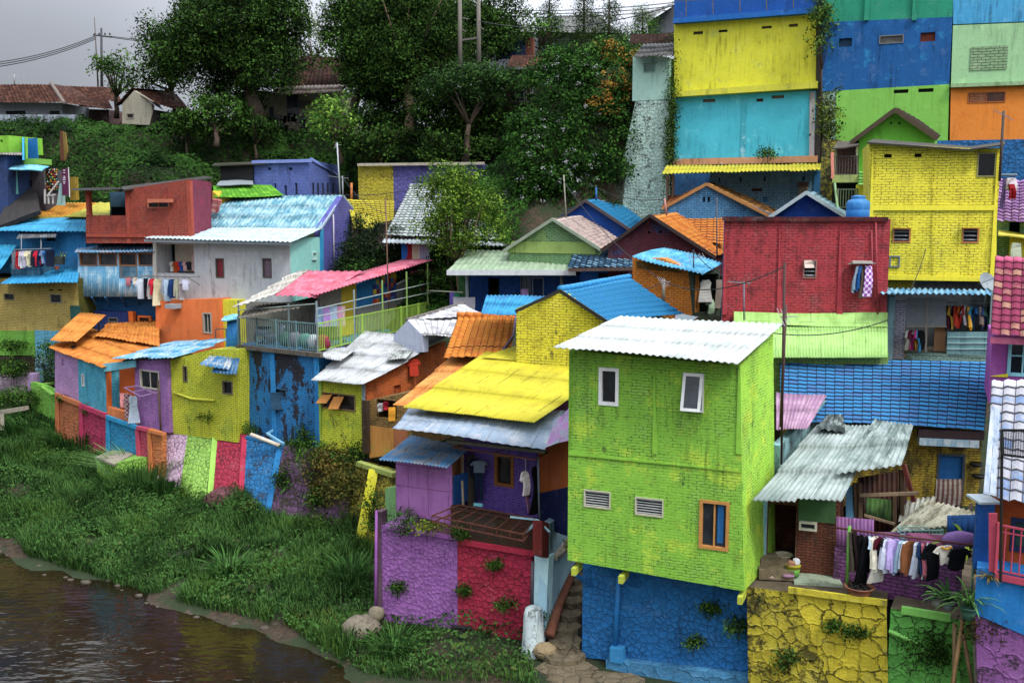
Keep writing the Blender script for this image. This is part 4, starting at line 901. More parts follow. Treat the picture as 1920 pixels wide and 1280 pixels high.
for x, c, nm in ((1704, '#b8b4a8', 'pale beige'), (1709, '#5c1c38', 'plum'), (1716, '#b82c70', 'magenta'), (1721, '#2c80b0', 'sky blue'), (1726, '#141418', 'jet black')):
    garment('shirt', c, po.pt(x, 618, -.12), random.uniform(.7, 1.1), .75 if c != '#2c80b0' else .8, .48, nm + ' shirt hung low by the white brick pillar', 'shirts by the brick pillar')
garment('pants', '#d49a18', po.pt(1721, 628, -.08), .4, .55, .4, 'yellow skirt below the sky blue shirt', 'shirts by the brick pillar', cat='skirt', name='skirt')
dish = T('satellite_dish', 'grey satellite dish on the corner of the yellow house', 'satellite dish', pyh.pt(1855, 548, -.3)); q = pyh.pt(1845, 530, -.6)
mb = MB(); n_ = V((.3, -.8, .5)).normalized(); x_ = n_.cross(V((0, 0, 1))).normalized(); y_ = n_.cross(x_)
vs = [q]; 
for rr, dz in ((.2, .03), (.42, .12)):
    for k in range(14): vs.append(q + (x_ * math.cos(k * math.pi / 7) + y_ * math.sin(k * math.pi / 7)) * rr + n_ * dz)
fs = [(0, 1 + k, 1 + (k + 1) % 14) for k in range(14)] + [(1 + k, 15 + k, 15 + (k + 1) % 14, 1 + (k + 1) % 14) for k in range(14)]
mb.add(vs, fs).build('dish', plain('#7c8488', .5), dish, True); MB().tube([q, pyh.pt(1858, 548, -.1)], .03, 6).tube([q + x_ * .4, q + n_ * .55], .015, 5).build('arm', plain('#5c6468', .5), dish)
# ---- right edge houses
H = T('house', 'violet house with a pink tiled roof and a pale blue framed window', 'house', (1890, 710, 31))
pv = PL(1857, 31.2, 2000, 30.4, 670)
hull(H, 'wall', pv, [(1857, 630), (2000, 630), (2000, 760), (1857, 760)], plaster('#9c4c9e', '#7c3c84', .2), [(1891, 640, 1946, 706, 'grid', '#7cb8cc', '#141c26', .1)], back=3)
slab(H, 'painted_band', pv, [(1857, 700), (1890, 700), (1890, 709), (1857, 709)], plaster('#d6c81c'), .04, -.02); slab(H, 'frame_strip', pv, [(1883, 640), (1891, 640), (1891, 708), (1883, 708)], plaster('#1f5ca8'), .05, -.02)
roof(H, 'roof', [(1857, 628, 30.3), (1998, 640, 29.4), (1998, 480, 32.), (1866, 481, 32.8)], 'tile', tilem('#b4486c', '#c99a7c', .26, .3, .4, '#3c1420', .15, .4), tw=.28, tl=.3, amp=.045)
slab(H, 'fascia', pv.shift(-.9), [(1857, 629), (1996, 641), (1996, 653), (1857, 640)], plaster('#b25878', '#8c4058', .3), .06, 0)
H = T('house', 'house with a white and blue tiled roof, orange wall and pink balcony railing', 'house', (1890, 1280, 25))
roof(H, 'roof', [(1846, 931, 24.9), (2060, 962, 23.6), (2070, 716, 27.4), (1859, 712, 28.3)], 'tile', tilem('#cfcfd8', '#6c8ac4', .3, .36, .25, '#1d1f28', .15, .45), tw=.33, tl=.36, amp=.05)
roof(H, 'flashing', [(1843, 932, 24.8), (1866, 936, 24.6), (1874, 772, 27.), (1858, 768, 27.3)], 'flat', sheet('#c0c8d4', '#8c9cb8', .3, .3), thick=.03, sag=.01, lift=.1)
pw = PL(1862, 25.6, 2040, 24.7, 1000)
hull(H, 'wall', pw, [(1862, 925), (2040, 930), (2040, 1120), (1862, 1100)], plaster('#a84a14', '#7c3410', .3), [(1896, 972, 1960, 1036, 'pane', '#16284c', '#1c3c38', .12)], back=2.5)
pz_ = PL(1828, 24.9, 2040, 23.8, 1120)
hull(H, 'lower_wall', pz_, [(1829, 1062), (2040, 1104), (2040, 1240), (1829, 1150)], plaster('#1268b8', '#0e4c90', .35, '#0a2440'), back=2.4)
hull(H, 'base_wall', pz_, [(1829, 1151), (2040, 1241), (2040, 1400), (1836, 1400)], stone('#8c5494', '#241c20', 1.6, .02, .35, .3, .05), back=2.4, snap=False, o=.04)
hull(H, 'corner_pillar', PL(1829, 25.4, 1862, 25.25, 1000), [(1829, 944), (1862, 946), (1862, 1070), (1829, 1066)], plaster('#0c3c90', '#0a2c6c', .2), back=.7); MB().box(PL(1829, 25.4, 1862, 25.25, 1000).pt(1846, 942, .35), V((.55, 0, 0)), V((0, .8, 0)), V((0, 0, .06))).build('pillar_cap', plaster('#b8c4cc'), H)
PK = plain('#a83c50', .55, .2)
a_, b_ = pz_.pt(1866, 1072, -.05), pz_.pt(2030, 1106, -.05)
MB().bar(a_ - V((0, 0, .08)), b_ - V((0, 0, .08)), .12, .16).build('balcony_beam', PK, H); railing(H, a_, b_, 1.25, PK, .17, 1.9, mid=True)
for x in (1858, 1866): bar(H, 'gate_post', pz_.pt(x, 962, 0), pz_.pt(x, 1070, 0), .1, PK)
N = T('net_frame', 'black mesh net on a frame standing over the white and blue tiles', 'net', P(1878, 1100, 24.3)); q0, q1, q2, q3 = P(1878, 806, 24.3), P(1960, 806, 24.), P(1960, 862, 23.9), P(1880, 852, 24.2)
mb = MB()
for a, b in ((q0, q1), (q1, q2), (q2, q3), (q3, q0)): mb.bar(a, b, .05)
mb.build('frame', plain('#101010', .6), N); mb = MB()
for i in range(1, 26): mb.bar(q0.lerp(q1, i / 26), q3.lerp(q2, i / 26), .016, .004, V((0, 1, 0)))
for i in range(1, 18): mb.bar(q0.lerp(q3, i / 18), q1.lerp(q2, i / 18), .016, .004)
mb.build('net', plain('#141414', .9), N); MB().tube([P(1879, 810, 24.3), P(1876, 1090, 24.1)], .035, 6).build('pole', plain('#181412', .6), N)
strap('fern', 'dry tufted fern growing out of the blue wall below the pink railing', pz_.pt(1856, 1070, -.05) - V((0, 0, .25)), 40, .5, .012, leafm('#5a5024', '#8a7a3a'), .05, .05)
# ================================================================== the middle houses
# ---- balcony house over the purple and crimson wall
W = T('retaining_wall', 'rubble retaining wall painted purple on its left and crimson on its right', 'wall', (860, 1190, 34))
pc = PL(710, 35.1, 1000, 32.4, 1090)
hull(W, 'purple_face', pc, [(718, 984), (858, 1009), (858, 1240), (714, 1200)], stone('#a466b0', '#4a3048', 5.8, .016, .08, .25, .045), back=3)
hull(W, 'crimson_face', pc, [(858, 1009), (998, 1036), (986, 1270), (858, 1240)], stone('#b82646', '#3a2018', 5., .05, .22, .42, .05), back=3, snap=False)
slab(W, 'coping', pc, [(718, 984), (858, 1009), (858, 1016), (718, 992)], plaster('#8a5296', '#5c3a66', .3), .12, -.02); slab(W, 'coping', pc, [(858, 1009), (1000, 1036), (1000, 1046), (858, 1017)], plaster('#b02840', '#5c2a2c', .3), .12, -.02)
hull(W, 'edge_pillar', pc, [(706, 958), (717, 960), (716, 1160), (706, 1158)], plaster('#6c5060', '#4a3a38', .8), back=.4)
tube(W, 'pipe', [pc.pt(709, 955, -.1), pc.pt(707, 1150, -.1)], .05, plain('#9c5aa8', .5))
tube(W, 'drainpipe', [pc.pt(1002, 1050, -.12), pc.pt(999, 1138, -.12)], .06, plain('#5c5058', .5))
H = T('house', 'balcony house with violet brick back wall, lilac sheet bay and rusty drying frame', 'house', (870, 1000, 34))
hull(H, 'parapet', pc, [(845, 948), (1028, 984), (1028, 1044), (845, 1010)], brick('#4c2818', '#34341c', .6, moss=.7), back=.25, o=-.02)
hull(H, 'corner_post', PL(1028, 32.0, 1086, 35.6, 1000), [(1016, 976), (1029, 980), (1029, 1046), (1016, 1042)], plaster('#6c2420', '#4c2a24', .5), back=.3, snap=False)
psd = PL(1029, 32.1, 1086, 36.2, 1060)
hull(H, 'side_parapet', psd, [(1029, 982), (1092, 938), (1092, 1000), (1029, 1046)], brick('#8fb0c0', '#5f7c8c', .35, moss=.15), back=.25, snap=False)
hull(H, 'side_wall', psd, [(1029, 1046), (1094, 1000), (1094, 1060), (1022, 1200)], plaster('#9cc2d0', '#7fa4b4', .15), back=.3, snap=False, o=.02)
hull(H, 'corner_pillar', PL(998, 32.3, 1030, 32.0, 1100), [(1002, 1036), (1029, 1044), (1021, 1200), (1000, 1190)], plaster('#b8dce0', '#8fb4bc', .1), back=.4, snap=False)
pk2 = PL(885, 35.3, 1006, 34.0, 900)
hull(H, 'back_wall', pk2, [(870, 825), (1008, 835), (1008, 985), (870, 960)], brick('#6a4ea4', '#50388c', .25), [(927, 850, 964, 912, 'pane', '#8a5420', '#14100e', .12)], back=.3)
MB().box(pc.pt(945, 1000, 1.95) - V((0, 0, .7)), pc.t * 3.6, pc.n * 3.2, V((0, 0, .12))).build('floor', CONC, H)
psw = PL(1007, 34.1, 1066, 31.9, 900); hull(H, 'side_inner_wall', psw, [(1007, 828), (1068, 815), (1068, 1005), (1007, 985)], plaster('#a4541c', '#7c3c14', .2), back=.2, snap=False)
hull(H, 'painted_dado', psw, [(1007, 925), (1068, 912), (1068, 1006), (1007, 985)], plaster('#101c48', '#0a1030', .2), back=.02, snap=False, o=-.03)
pbx = PL(740, 34.9, 850, 33.9, 920)
hull(H, 'sheet_bay', pbx, [(741, 862), (846, 866), (850, 984), (744, 958)], sheet('#b878bc', '#a466a8', .12, .1, '#6c4470'), side=(866, 36, 920), mat2=sheet('#c0803c', '#8c5a2c', .3))
slab(H, 'sheet_lap', pbx, [(741, 908), (847, 920), (847, 923), (741, 911)], plain('#8c5090', .6), .015, -.012)
hull(H, 'bay_sill', pbx, [(780, 980), (848, 990), (848, 1004), (780, 992)], brick('#8c5a6e', '#5c3434', .4), back=.3, o=.05)
roof(H, 'door_panel', [P(851, 948, 33.9), P(876, 940, 34.6), P(878, 884, 34.7), P(852, 892, 34.0)], 'flat', plain('#123c80', .7), thick=.05, sag=0)
roof(H, 'corner_sheet', [P(878, 960, 34.7), P(889, 965, 34.9), P(889, 850, 35.1), P(878, 858, 34.8)], 'flat', plain('#4c4438', .9), thick=.05, sag=0)
roof(H, 'bay_roof', [(710, 862, 33.9), (838, 877, 32.9), (884, 840, 35.3), (772, 816, 36.8)], 'corr', sheet('#4f7fb0', '#8c8f94', .5, .4, '#2c3440'), pitch=.13, amp=.025, rag=.08)
roof(H, 'awning', [(735, 801, 33.3), (1022, 838, 31.2), (1066, 768, 34.5), (766, 763, 36.3)], 'corr', sheet('#8494a8', '#a4a8ae', .3, .3, '#4c4f58', .45, .1), pitch=.35, amp=.012, rag=.03, sag=.08, lift=-.06)
roof(H, 'awning_end', [(1022, 838, 31.2), (1068, 824, 31.5), (1068, 765, 34), (1040, 790, 33.2)], 'flat', sheet('#9c6aa0', '#7c8898', .4), sag=.05)
bar(H, 'gutter_beam', (838, 826, 33), (1022, 846, 31.5), .14, wood('#4c4a3c'), .1)
hull(H, 'gable_wall', PL(1000, 35.6, 1068, 35, 780), [(985, 795), (1068, 745), (1068, 800), (985, 800)], plaster('#8f5090', '#6c3c70', .2), back=.2, snap=False)
YR = sheet('#d6ca10', '#bcae14', .35, .6, '#5a5210', .5)
roof(H, 'roof', [(756, 765, 35.4), (1003, 793, 32.4), (1150, 690, 37.5), (912, 660, 40.)], 'corr', YR, pitch=.115, amp=.02, rag=.08, step=.035)
roof(H, 'roof', [(905, 674, 39.2), (1120, 690, 37.6), (1140, 655, 39.6), (968, 650, 41.)], 'corr', sheet('#d8ce10', '#c4b81c', .2, .3, '#6a6210', .5), pitch=.115, amp=.014, rag=.05, lift=.06)
D = T('clothes_airer', 'rusty rectangular drying frame hung outside the balcony parapet', 'drying frame', pc.pt(940, 990, -.6)); RU = plain('#5c3426', .9, .5)
c4 = [pc.pt(860, 946, -.0), pc.pt(1006, 972, -.0), pc.pt(1006, 985, -1.0), pc.pt(838, 952, -1.0)]; mb = MB()
for dz in (0, -.22):
    for i in range(4): mb.bar(c4[i] + V((0, 0, dz)), c4[(i + 1) % 4] + V((0, 0, dz)), .04)
for i in range(8): mb.bar(c4[0].lerp(c4[1], i / 7), c4[3].lerp(c4[2], i / 7), .02); a = c4[3].lerp(c4[2], i / 7); mb.bar(a, a - V((0, 0, .22)), .025, up=V((0, 1, 0)))
mb.build('frame', RU, D)
D = T('clothes_airer', 'rusty rectangular rail frame hanging high under the balcony awning', 'drying frame', pc.pt(940, 850, .2)); c4 = [pc.pt(880, 835, .4), pc.pt(1018, 852, .4), pc.pt(1015, 855, -.5), pc.pt(862, 832, -.5)]; mb = MB()
for i in range(4): mb.bar(c4[i], c4[(i + 1) % 4], .045)
mb.bar(c4[0].lerp(c4[1], .5), c4[3].lerp(c4[2], .5), .03).bar(c4[0], c4[0] + V((0, .6, .5)), .03).bar(c4[1], c4[1] + V((0, .6, .5)), .03); mb.build('frame', RU, D)
tube(None, 'post', [pc.pt(1016, 852, -.3), pc.pt(1019, 985, -.3)], .035, plain('#4c5460', .6), label='grey steel post at the right corner of the balcony', cat='post')
X = T('drying_rack', 'pale blue folding rack clipped to the corner of the balcony', 'rack', pc.pt(1010, 985, -.7)); mb = MB(); a0 = pc.pt(1018, 968, -.4)
for dx, dy in ((-1.0, .06), (-.45, -.4), (.4, -.25)): mb.bar(a0, a0 + pc.t * dx + V((0, -.3, dy)), .05)
mb.bar(a0 + pc.t * -.45 + V((0, -.3, -.4)), a0 + pc.t * -.1 + V((0, -.3, -.1)), .16, .02); mb.build('rack_frame', plain('#8fb4bc', .5), X)
garment('pants', '#1c2a40', pk2.pt(908, 872, -.4), .1, 1.15, .45, 'dark blue jeans hanging on the violet balcony wall', 'clothes on the balcony'); garment('shirt', '#6a7484', pk2.pt(912, 858, -.5), .1, .4, .6, 'bunched grey shirt above the blue jeans', 'clothes on the balcony'); garment('shirt', '#23283a', pk2.pt(896, 856, -.35), .5, .6, .4, 'dark navy shirt left of the blue jeans', 'clothes on the balcony')
garment('dress', '#0c0c10', pk2.pt(1034, 860, -1.2), .9, 1.6, .5, 'long black robe hanging by the orange side wall', 'clothes on the balcony'); garment('shirt', '#c4b8b8', pk2.pt(1024, 865, -1.5), .9, .8, .4, 'pale patterned shirt by the grey steel post', 'clothes on the balcony'); garment('cloth', '#8a5a70', pk2.pt(1028, 895, -1.4), 1., .8, .3, 'mauve scarf below the pale patterned shirt', 'clothes on the balcony', cat='scarf', name='scarf')
B = T('broom', 'orange broom with black bristles hanging on the violet wall', 'broom', pk2.pt(989, 930, -.1)); MB().tube([pk2.pt(988, 858, -.1), pk2.pt(989, 912, -.1)], .02, 6).build('handle', plain('#c4b4c4', .5), B); MB().box(pk2.pt(989, 915, -.1), pk2.t * .2, pk2.n * .08, V((0, 0, .14))).build('head', plain('#c05c28', .5), B); MB().box(pk2.pt(990, 924, -.1), pk2.t * .26, pk2.n * .1, V((0, 0, .2))).build('bristles', plain('#101010', .9), B)
MB().box(pc.pt(893, 948, .15), pc.t * .32, V((0, 0, .09)), pc.n * .1).box(pc.pt(893, 948, .094), pc.t * .12, V((0, 0, .05)), pc.n * .01).build('soap_packet', plain('#6ab0b8', .5), None, label='small pale blue packet lying on the balcony parapet', cat='packet')
bar(None, 'pole', pc.pt(866, 948, .1), pc.pt(864, 902, .1), .06, wood('#8c7c68'), label='short wooden pole standing at the left end of the balcony', cat='pole')
# white plastered stub column, stairs
W = T('buttress', 'stubby white plastered column peeling at the foot of the crimson wall', 'pillar', (990, 1225, 31.8)); q = P(1000, 1225, 31.6)
MB().lathe(q - V((0, 0, .4)), [(.42, 0), (.40, .5), (.34, 1.2), (.32, 1.75), (.27, 1.95), (.15, 2.02)], 14).build('column', plaster('#c4d2d0', '#3c4038', .5, '#2a2c26', .8, .5, .50), W, True)
S = T('stone_staircase', 'worn stone staircase climbing between the pale blue wall and blue rubble wall', 'staircase', (1050, 1270, 31)); SM = stone('#75684f', '#2c261c', 2.2, .03, .2, .35, .08)
for i, (x, y, d, wd, dp) in enumerate(((1120, 1272, 29.6, 3.2, .9), (1062, 1252, 30.3, 2.0, .9), (1056, 1225, 31., 1.4, .8), (1060, 1198, 31.7, 1.2, .7), (1064, 1172, 32.4, 1.0, .7), (1068, 1147, 33.1, .9, .7), (1071, 1122, 33.8, .85, .7), (1074, 1100, 34.5, .8, .7), (1077, 1078, 35.2, .8, .8))):
    q = P(x, y, d); mb = MB(); n = 8; pr_ = [V((math.cos(2 * math.pi * k / n) * wd * .5 * random.uniform(.9, 1.05), math.sin(2 * math.pi * k / n) * dp * random.uniform(.6, .8), 0)) for k in range(n)]
    mb.add([q + p_ for p_ in pr_] + [q + p_ * 1.04 - V((0, 0, .7)) for p_ in pr_], [tuple(range(n))] + [(k, (k + 1) % n, n + (k + 1) % n, n + k) for k in range(n)] + [tuple(range(2 * n - 1, n - 1, -1))]); mb.build('step', SM, S)
MB().tube([P(1030, 1190, 31.6), P(1048, 1135, 32.8), P(1072, 1075, 35), P(1090, 1050, 36)], [.18, .15, .13, .12], 8).build('handrail_kerb', plain('#7a4a34', .9, .5), S, True)
# ---- yellow brick gable house with blue tiles
H = T('house', 'yellow brick gable house with a bright blue tiled roof behind the lime house', 'house', (1060, 665, 38))
pg2 = PL(968, 38.6, 1175, 36.8, 610)
hull(H, 'gable_wall', pg2, [(968, 578), (1052, 545), (1145, 602), (1180, 620), (1180, 720), (968, 700)], brick('#dcd010', '#a89c1c', .3, .1, .35), back=5., snap=False)
BL = tilem('#1878b0', '#1a6aa8', .26, .3, .2, '#102c48', .12, .35)
roof(H, 'roof', [(1140, 603, 36.4), (1283, 589, 41.2), (1178, 520, 43.2), (1050, 543, 38.)], 'tile', BL, tw=.26, tl=.34, amp=.03)
ridge(H, (1050, 542, 38.), (1178, 519, 43.2), plain('#1676b4', .6), .12); verge(H, [(966, 584, 38.3), (1050, 545, 37.9), (1144, 607, 36.3)], plain('#2c2a28', .9), .06, .12)
roof(H, 'side_roof', [(902, 589, 39.8), (990, 592, 39.2), (1034, 556, 42), (912, 553, 43)], 'corr', sheet('#1f8cc0', '#1a6ea4', .15, .3, '#12405c', .5), pitch=.15, amp=.025, rag=.05)
# ---- orange tiled house
H = T('house', 'house with orange clay tiles above a long orange corrugated slope', 'house', (880, 760, 40))
OT = tilem('#e08a24', '#c86c1c', .28, .3, .35, '#4c2410', .18, .45)
roof(H, 'roof', [(831, 673, 40.6), (955, 668, 39.8), (969, 592, 43.6), (860, 590, 44.6)], 'tile', OT, tw=.3, tl=.33, amp=.045)
ridge(H, (858, 591, 44.5), (968, 592, 43.6), plain('#c8701c', .8, .4), .14)
roof(H, 'lower_roof', [(738, 760, 37.6), (812, 768, 37.2), (966, 668, 41.2), (850, 668, 41.8)], 'corr', sheet('#e09a4c', '#cc7c30', .25, .35, '#5c3418', .6), pitch=.13, amp=.02, rag=.2, step=.05)
verge(H, [(968, 592, 43.3), (962, 630, 41.4), (938, 664, 40)], plain('#5a4a6a', .7), .08, .08)
# ---- white tile roof behind
H = T('house', 'small white gabled house with lichen-spotted white tiles beside the green railing', 'house', (800, 620, 48))
pgw = PL(738, 49.6, 790, 47.4, 610); hull(H, 'gable_wall', pgw, [(738, 628), (765, 600), (793, 630), (793, 660), (738, 660)], plaster('#b8bcd0', '#9ca0b8', .15), back=.3, snap=False)
roof(H, 'roof', [(793, 629, 47.2), (856, 634, 46), (905, 590, 51.5), (764, 600, 49.4)], 'tile', tilem('#c6c6c8', '#8c8c90', .3, .45, .25, '#3c3a38', .3, .4), tw=.3, tl=.4, amp=.03)
roof(H, 'roof', [(764, 600, 49.4), (880, 597, 50), (905, 588, 51.8), (866, 570, 53)], 'tile', tilem('#c6c6c8', '#8c8c90', .3, .45, .25, '#3c3a38', .3, .4), tw=.3, tl=.4, amp=.03, lift=.02)
ridge(H, (764, 600, 49.3), (868, 569, 53), plain('#6c6660', .9, .6), .1)
# ---- white corrugated roof house
H = T('house', 'house with battered white corrugated roof over lime brick front and orange side', 'house', (640, 830, 46))
WR = sheet('#bfc2c4', '#9c9e9a', .35, .35, '#54564e', .55)
roof(H, 'roof', [(583, 717, 45.8), (684, 722, 44.), (838, 634, 49.6), (684, 620, 52)], 'corr', WR, pitch=.14, amp=.022, rag=.25, step=.06, sag=.08)
roof(H, 'roof_patch', [(587, 672, 47.2), (640, 680, 46.6), (672, 655, 48.6), (612, 655, 49)], 'corr', WR, pitch=.14, amp=.025, rag=.2, lift=.1)
roof(H, 'roof_patch', [(726, 678, 46.6), (762, 676, 46.2), (776, 660, 47.8), (738, 660, 48)], 'corr', sheet('#b4b8b4', '#74766c', .6), pitch=.14, amp=.025, rag=.2, lift=.09)
plf = PL(597, 46.3, 678, 45., 770)
hull(H, 'front_wall', plf, [(598, 708), (682, 714), (682, 850), (598, 840)], brick('#c4cc18', '#8cae2c', .3, .1, .25), [(604, 737, 667, 768, 'two', '#7c6440', '#1c1814', .06)], side=(830, 50, 700), mat2=brick('#b45418', '#8a4018', .3, .1, .2))
for x in (597, 678): slab(H, 'pillar', plf, [(x, 712), (x + 6, 712), (x + 6, 840), (x, 838)], plaster('#8cae3c' if x < 650 else '#7c8c98'), .06, -.03)
for (x0, y0, x1, y1) in ((603, 739, 622, 753), (625, 743, 644, 764)): q = [plf.pt(x0, y1, -.4), plf.pt(x1, y1, -.4), plf.pt(x1 + 2, y0, -.05), plf.pt(x0 + 2, y0, -.05)]; roof(H, 'shutter', q, 'flat', plain('#b87830', .8), thick=.03, sag=0)
psd2 = PL(682, 44.9, 836, 49.8, 700)
hull(H, 'side_wall', psd2, [(682, 718), (836, 640), (838, 720), (762, 748), (690, 765)], brick('#b85a1c', '#8c4418', .25, .1, .2), [(738, 722, 752, 738, 'hole', '', '#141010')], back=.3, snap=False)
garment('shirt', '#a8301c', psd2.pt(768, 672, -.25), .35, .8, .7, 'red-orange T-shirt hanging on the orange side wall under the white roof', None)
plw = PL(684, 44.2, 766, 43., 800); hull(H, 'annexe_wall', plw, [(686, 752), (766, 735), (772, 790), (772, 845), (694, 860)], brick('#8c6c34', '#5c4824', .45, .1, .3), [(706, 750, 744, 784, 'deep')], back=3, snap=False)
slab(H, 'plaster_patch', plw, [(690, 795), (738, 805), (738, 852), (694, 858)], plaster('#b47c34', '#8c8c3c', .2), .02, -.01); slab(H, 'plaster_patch', plw, [(739, 805), (764, 808), (764, 838), (739, 846)], plaster('#a0603c', '#7c4c34', .2), .02, -.01)
slab(H, 'stained_post', plw, [(677, 750), (687, 752), (690, 850), (680, 848)], plaster('#3c2c1c', '#241a12', .6), .2, -.05)
for x, y, c, k, h, lb in ((716, 755, '#d4d4d4', 'shirt', .38, 'small white top in the dark opening of the tan wall'), (726, 752, '#a01c2c', 'shirt', .38, 'small red top in the dark opening of the tan wall'), (737, 762, '#d8941c', 'cloth', .62, 'yellow towel at the right of the dark opening')): garment(k, c, plw.pt(x, y, -.1), .3, h, .3, lb, 'clothes in the tan wall opening')
# ---- blue wall with terrace, railings and pink roof
H = T('house', 'peeling blue brick building carrying a railed roof terrace under a pink corrugated roof', 'house', (520, 820, 49))
plb = PL(445, 50.4, 597, 47.3, 740)
hull(H, 'wall', plb, [(443, 650), (598, 662), (598, 850), (445, 835)], brick('#1a72b8', '#1660a4', .45, .095, .1, .6, bare='#33261f', bs=.6, bl=.49), [(512, 728, 538, 745, 'pane', '#2a4a6c', '#12161c', .05)], side=(800, 58.5, 640))
for x in (445, 508, 590): slab(H, 'pillar', plb, [(x, 662), (x + 8, 662), (x + 8, 830), (x, 828)], plaster('#1f7ac0', '#2c2620', .55, '#241c18', .8, .4, .6), .05, -.025)
slab(H, 'floor_edge', plb, [(442, 648), (600, 660), (600, 668), (442, 656)], plaster('#5c564c', '#2c2a26', .6), .2, -.05)
for x, y in ((580, 694), (579, 734), (556, 750), (577, 753), (523, 776)): slab(H, 'put_log_hole', plb, [(x - 2, y - 3), (x + 2, y - 3), (x + 2, y + 2), (x - 2, y + 2)], plain('#6c2c1c', .9), .02, -.012)
garment('cloth', '#28415c', plb.pt(525, 735, -.1), .1, .85, .75, 'grey-blue cloth hanging from the window of the peeling blue wall', None, cat='cloth', name='cloth')
zt = plb.hit(597, 661)[1]
A0 = plb.pt(446, 650, .05); A0.z = zt; A1 = plb.pt(594, 660, .05); A1.z = zt; A2 = V((P(815, 585, 60).x, 60, zt))
TG = plain('#5c7c7c', .5, .2); LG = plain('#8fb438', .5, .2)
R = T('railing', 'teal grey metal railing along the front of the roof terrace', 'railing', A0.copy()); railing(R, A0, A1, 1.35, TG, .15, 1.3)
R = T('railing', 'lime green metal railing running back along the side of the roof terrace', 'railing', A1.copy()); railing(R, A1, A2, 1.35, LG, .16, 2.2)
PS = T('canopy', 'pink corrugated canopy on thin steel posts over the roof terrace', 'canopy', (600, 655, 52))
PKR = sheet('#c4586c', '#d4788c', .12, .25, '#7a3444', .5)
roof(PS, 'roof_sheet', [(512, 554, 49.4), (593, 558, 49.8), (684, 508, 56), (578, 508, 56)], 'corr', PKR, pitch=.3, amp=.03, rag=.05)
roof(PS, 'roof_sheet', [(591, 557, 49.6), (814, 489, 60), (768, 486, 61.6), (560, 545, 51.6)], 'corr', PKR, pitch=.3, amp=.03, rag=.04, lift=.06)
roof(PS, 'old_sheet', [(437, 579, 48.3), (515, 556, 49.2), (582, 507, 56.2), (556, 512, 56)], 'corr', sheet('#a09a8c', '#d0ccc4', .6, .5, '#4a463e'), pitch=.2, amp=.03, rag=.3, step=.08)
roof(PS, 'old_sheet', [(448, 590, 48.6), (560, 572, 49.6), (575, 560, 51), (470, 566, 51)], 'corr', sheet('#6c665c', '#8c867a', .7, .5, '#33302a'), pitch=.2, amp=.03, rag=.4, step=.08, lift=-.25)
for f in (0, .27, .5, .72, .93):
    a = A1.lerp(A2, f); z1 = P(591 + 223 * f, 557 - 68 * f, 49.6 + 10.4 * f).z; MB().tube([a, V((a.x, a.y, z1))], .05, 6).build('post', plain('#7c9a4c' if f > .3 else '#7c8888', .6), PS)
for f0 in (.35, .7): MB().tube([A1 + V((0, 0, 1.35 + 1.0 * f0)), A2 + V((0, 0, 1.35 + 1.6 * f0))], .025, 6).build('rail', plain('#8f9c94', .6), PS)
for px in (447, 540): a = plb.pt(px, 655, .1); MB().tube([V((a.x, a.y, zt)), V((a.x, a.y, zt + 2.2))], .05, 6).build('post', plain('#5c6c6c', .6), PS)
MB().tube([A0 + V((0, 0, 1.7)), A1 + V((0, 0, 2.3))], .025, 6).build('rail', plain('#8f9c94', .6), PS)
TW = T('terrace_room', 'rooms on the roof terrace with yellow, blue and colour-block painted walls', 'room', (700, 600, 62))
ptw = PL(600, 52.6, 776, 61.6, 580)
for x0, x1, m in ((600, 640, plaster('#8a8274', '#5c564c', .3)), (640, 668, plaster('#c8a818', '#a88c14', .1)), (668, 699, plaster('#2068a4', '#185488', .1)), (742, 772, plaster('#80827e', '#6a6c68', .1))):
    hull(TW, 'wall', ptw, [(x0, 535), (x1, 520), (x1, 640), (x0, 660)], m, back=.2, snap=False)
u0, u1 = ptw.hit(699, 560)[0], ptw.hit(742, 560)[0]; cls = ['#b4402c', '#c8b020', '#1c5c9c', '#2c6a3c', '#c86428', '#3c3c7c', '#802c34', '#2c78a8']
mb = [MB() for _ in cls]; rr = random.Random(5)
for i in range(8):
    for j in range(12): w_ = (u1 - u0) / 8; mb[rr.randrange(8)].box(ptw.w(u0 + (i + .5 + (j % 2) * .0) * w_, zt + .2 + j * .27, 0), ptw.t * w_, V((0, 0, .27)), ptw.n * .1)
for m, c in zip(mb, cls): m.build('mural_block', plaster(c), TW)
hull(TW, 'grey_dado', ptw, [(668, 578), (742, 560), (742, 660), (668, 660)], plaster('#7a7a72'), back=.04, snap=False, o=-.1)
MB().box(P(535, 615, 55) - V((0, 0, .3)), V((4.6, -1.4, 0)), V((0, .1, 0)), V((0, 0, 3.4))).build('back_wall', plaster('#6c6a60', '#4c4a44', .4), TW)
MB().box(A2 + V((.9, .3, .8)), V((1.8, .3, 0)), V((0, .05, 0)), V((0, 0, 1.5))).build('end_screen', sheet('#7c8a8c'), TW)
PG = plain('#b04c6c', .5)
R = T('railing', 'pink metal balcony railing at the far end of the roof terrace', 'railing', P(790, 560, 62)); railing(R, P(772, 556, 62), P(810, 552, 60.4), 1.5, PG, .2, 1.4); railing(R, P(810, 552, 60.4), P(826, 550, 61.5), 1.5, PG, .2, 1.4)
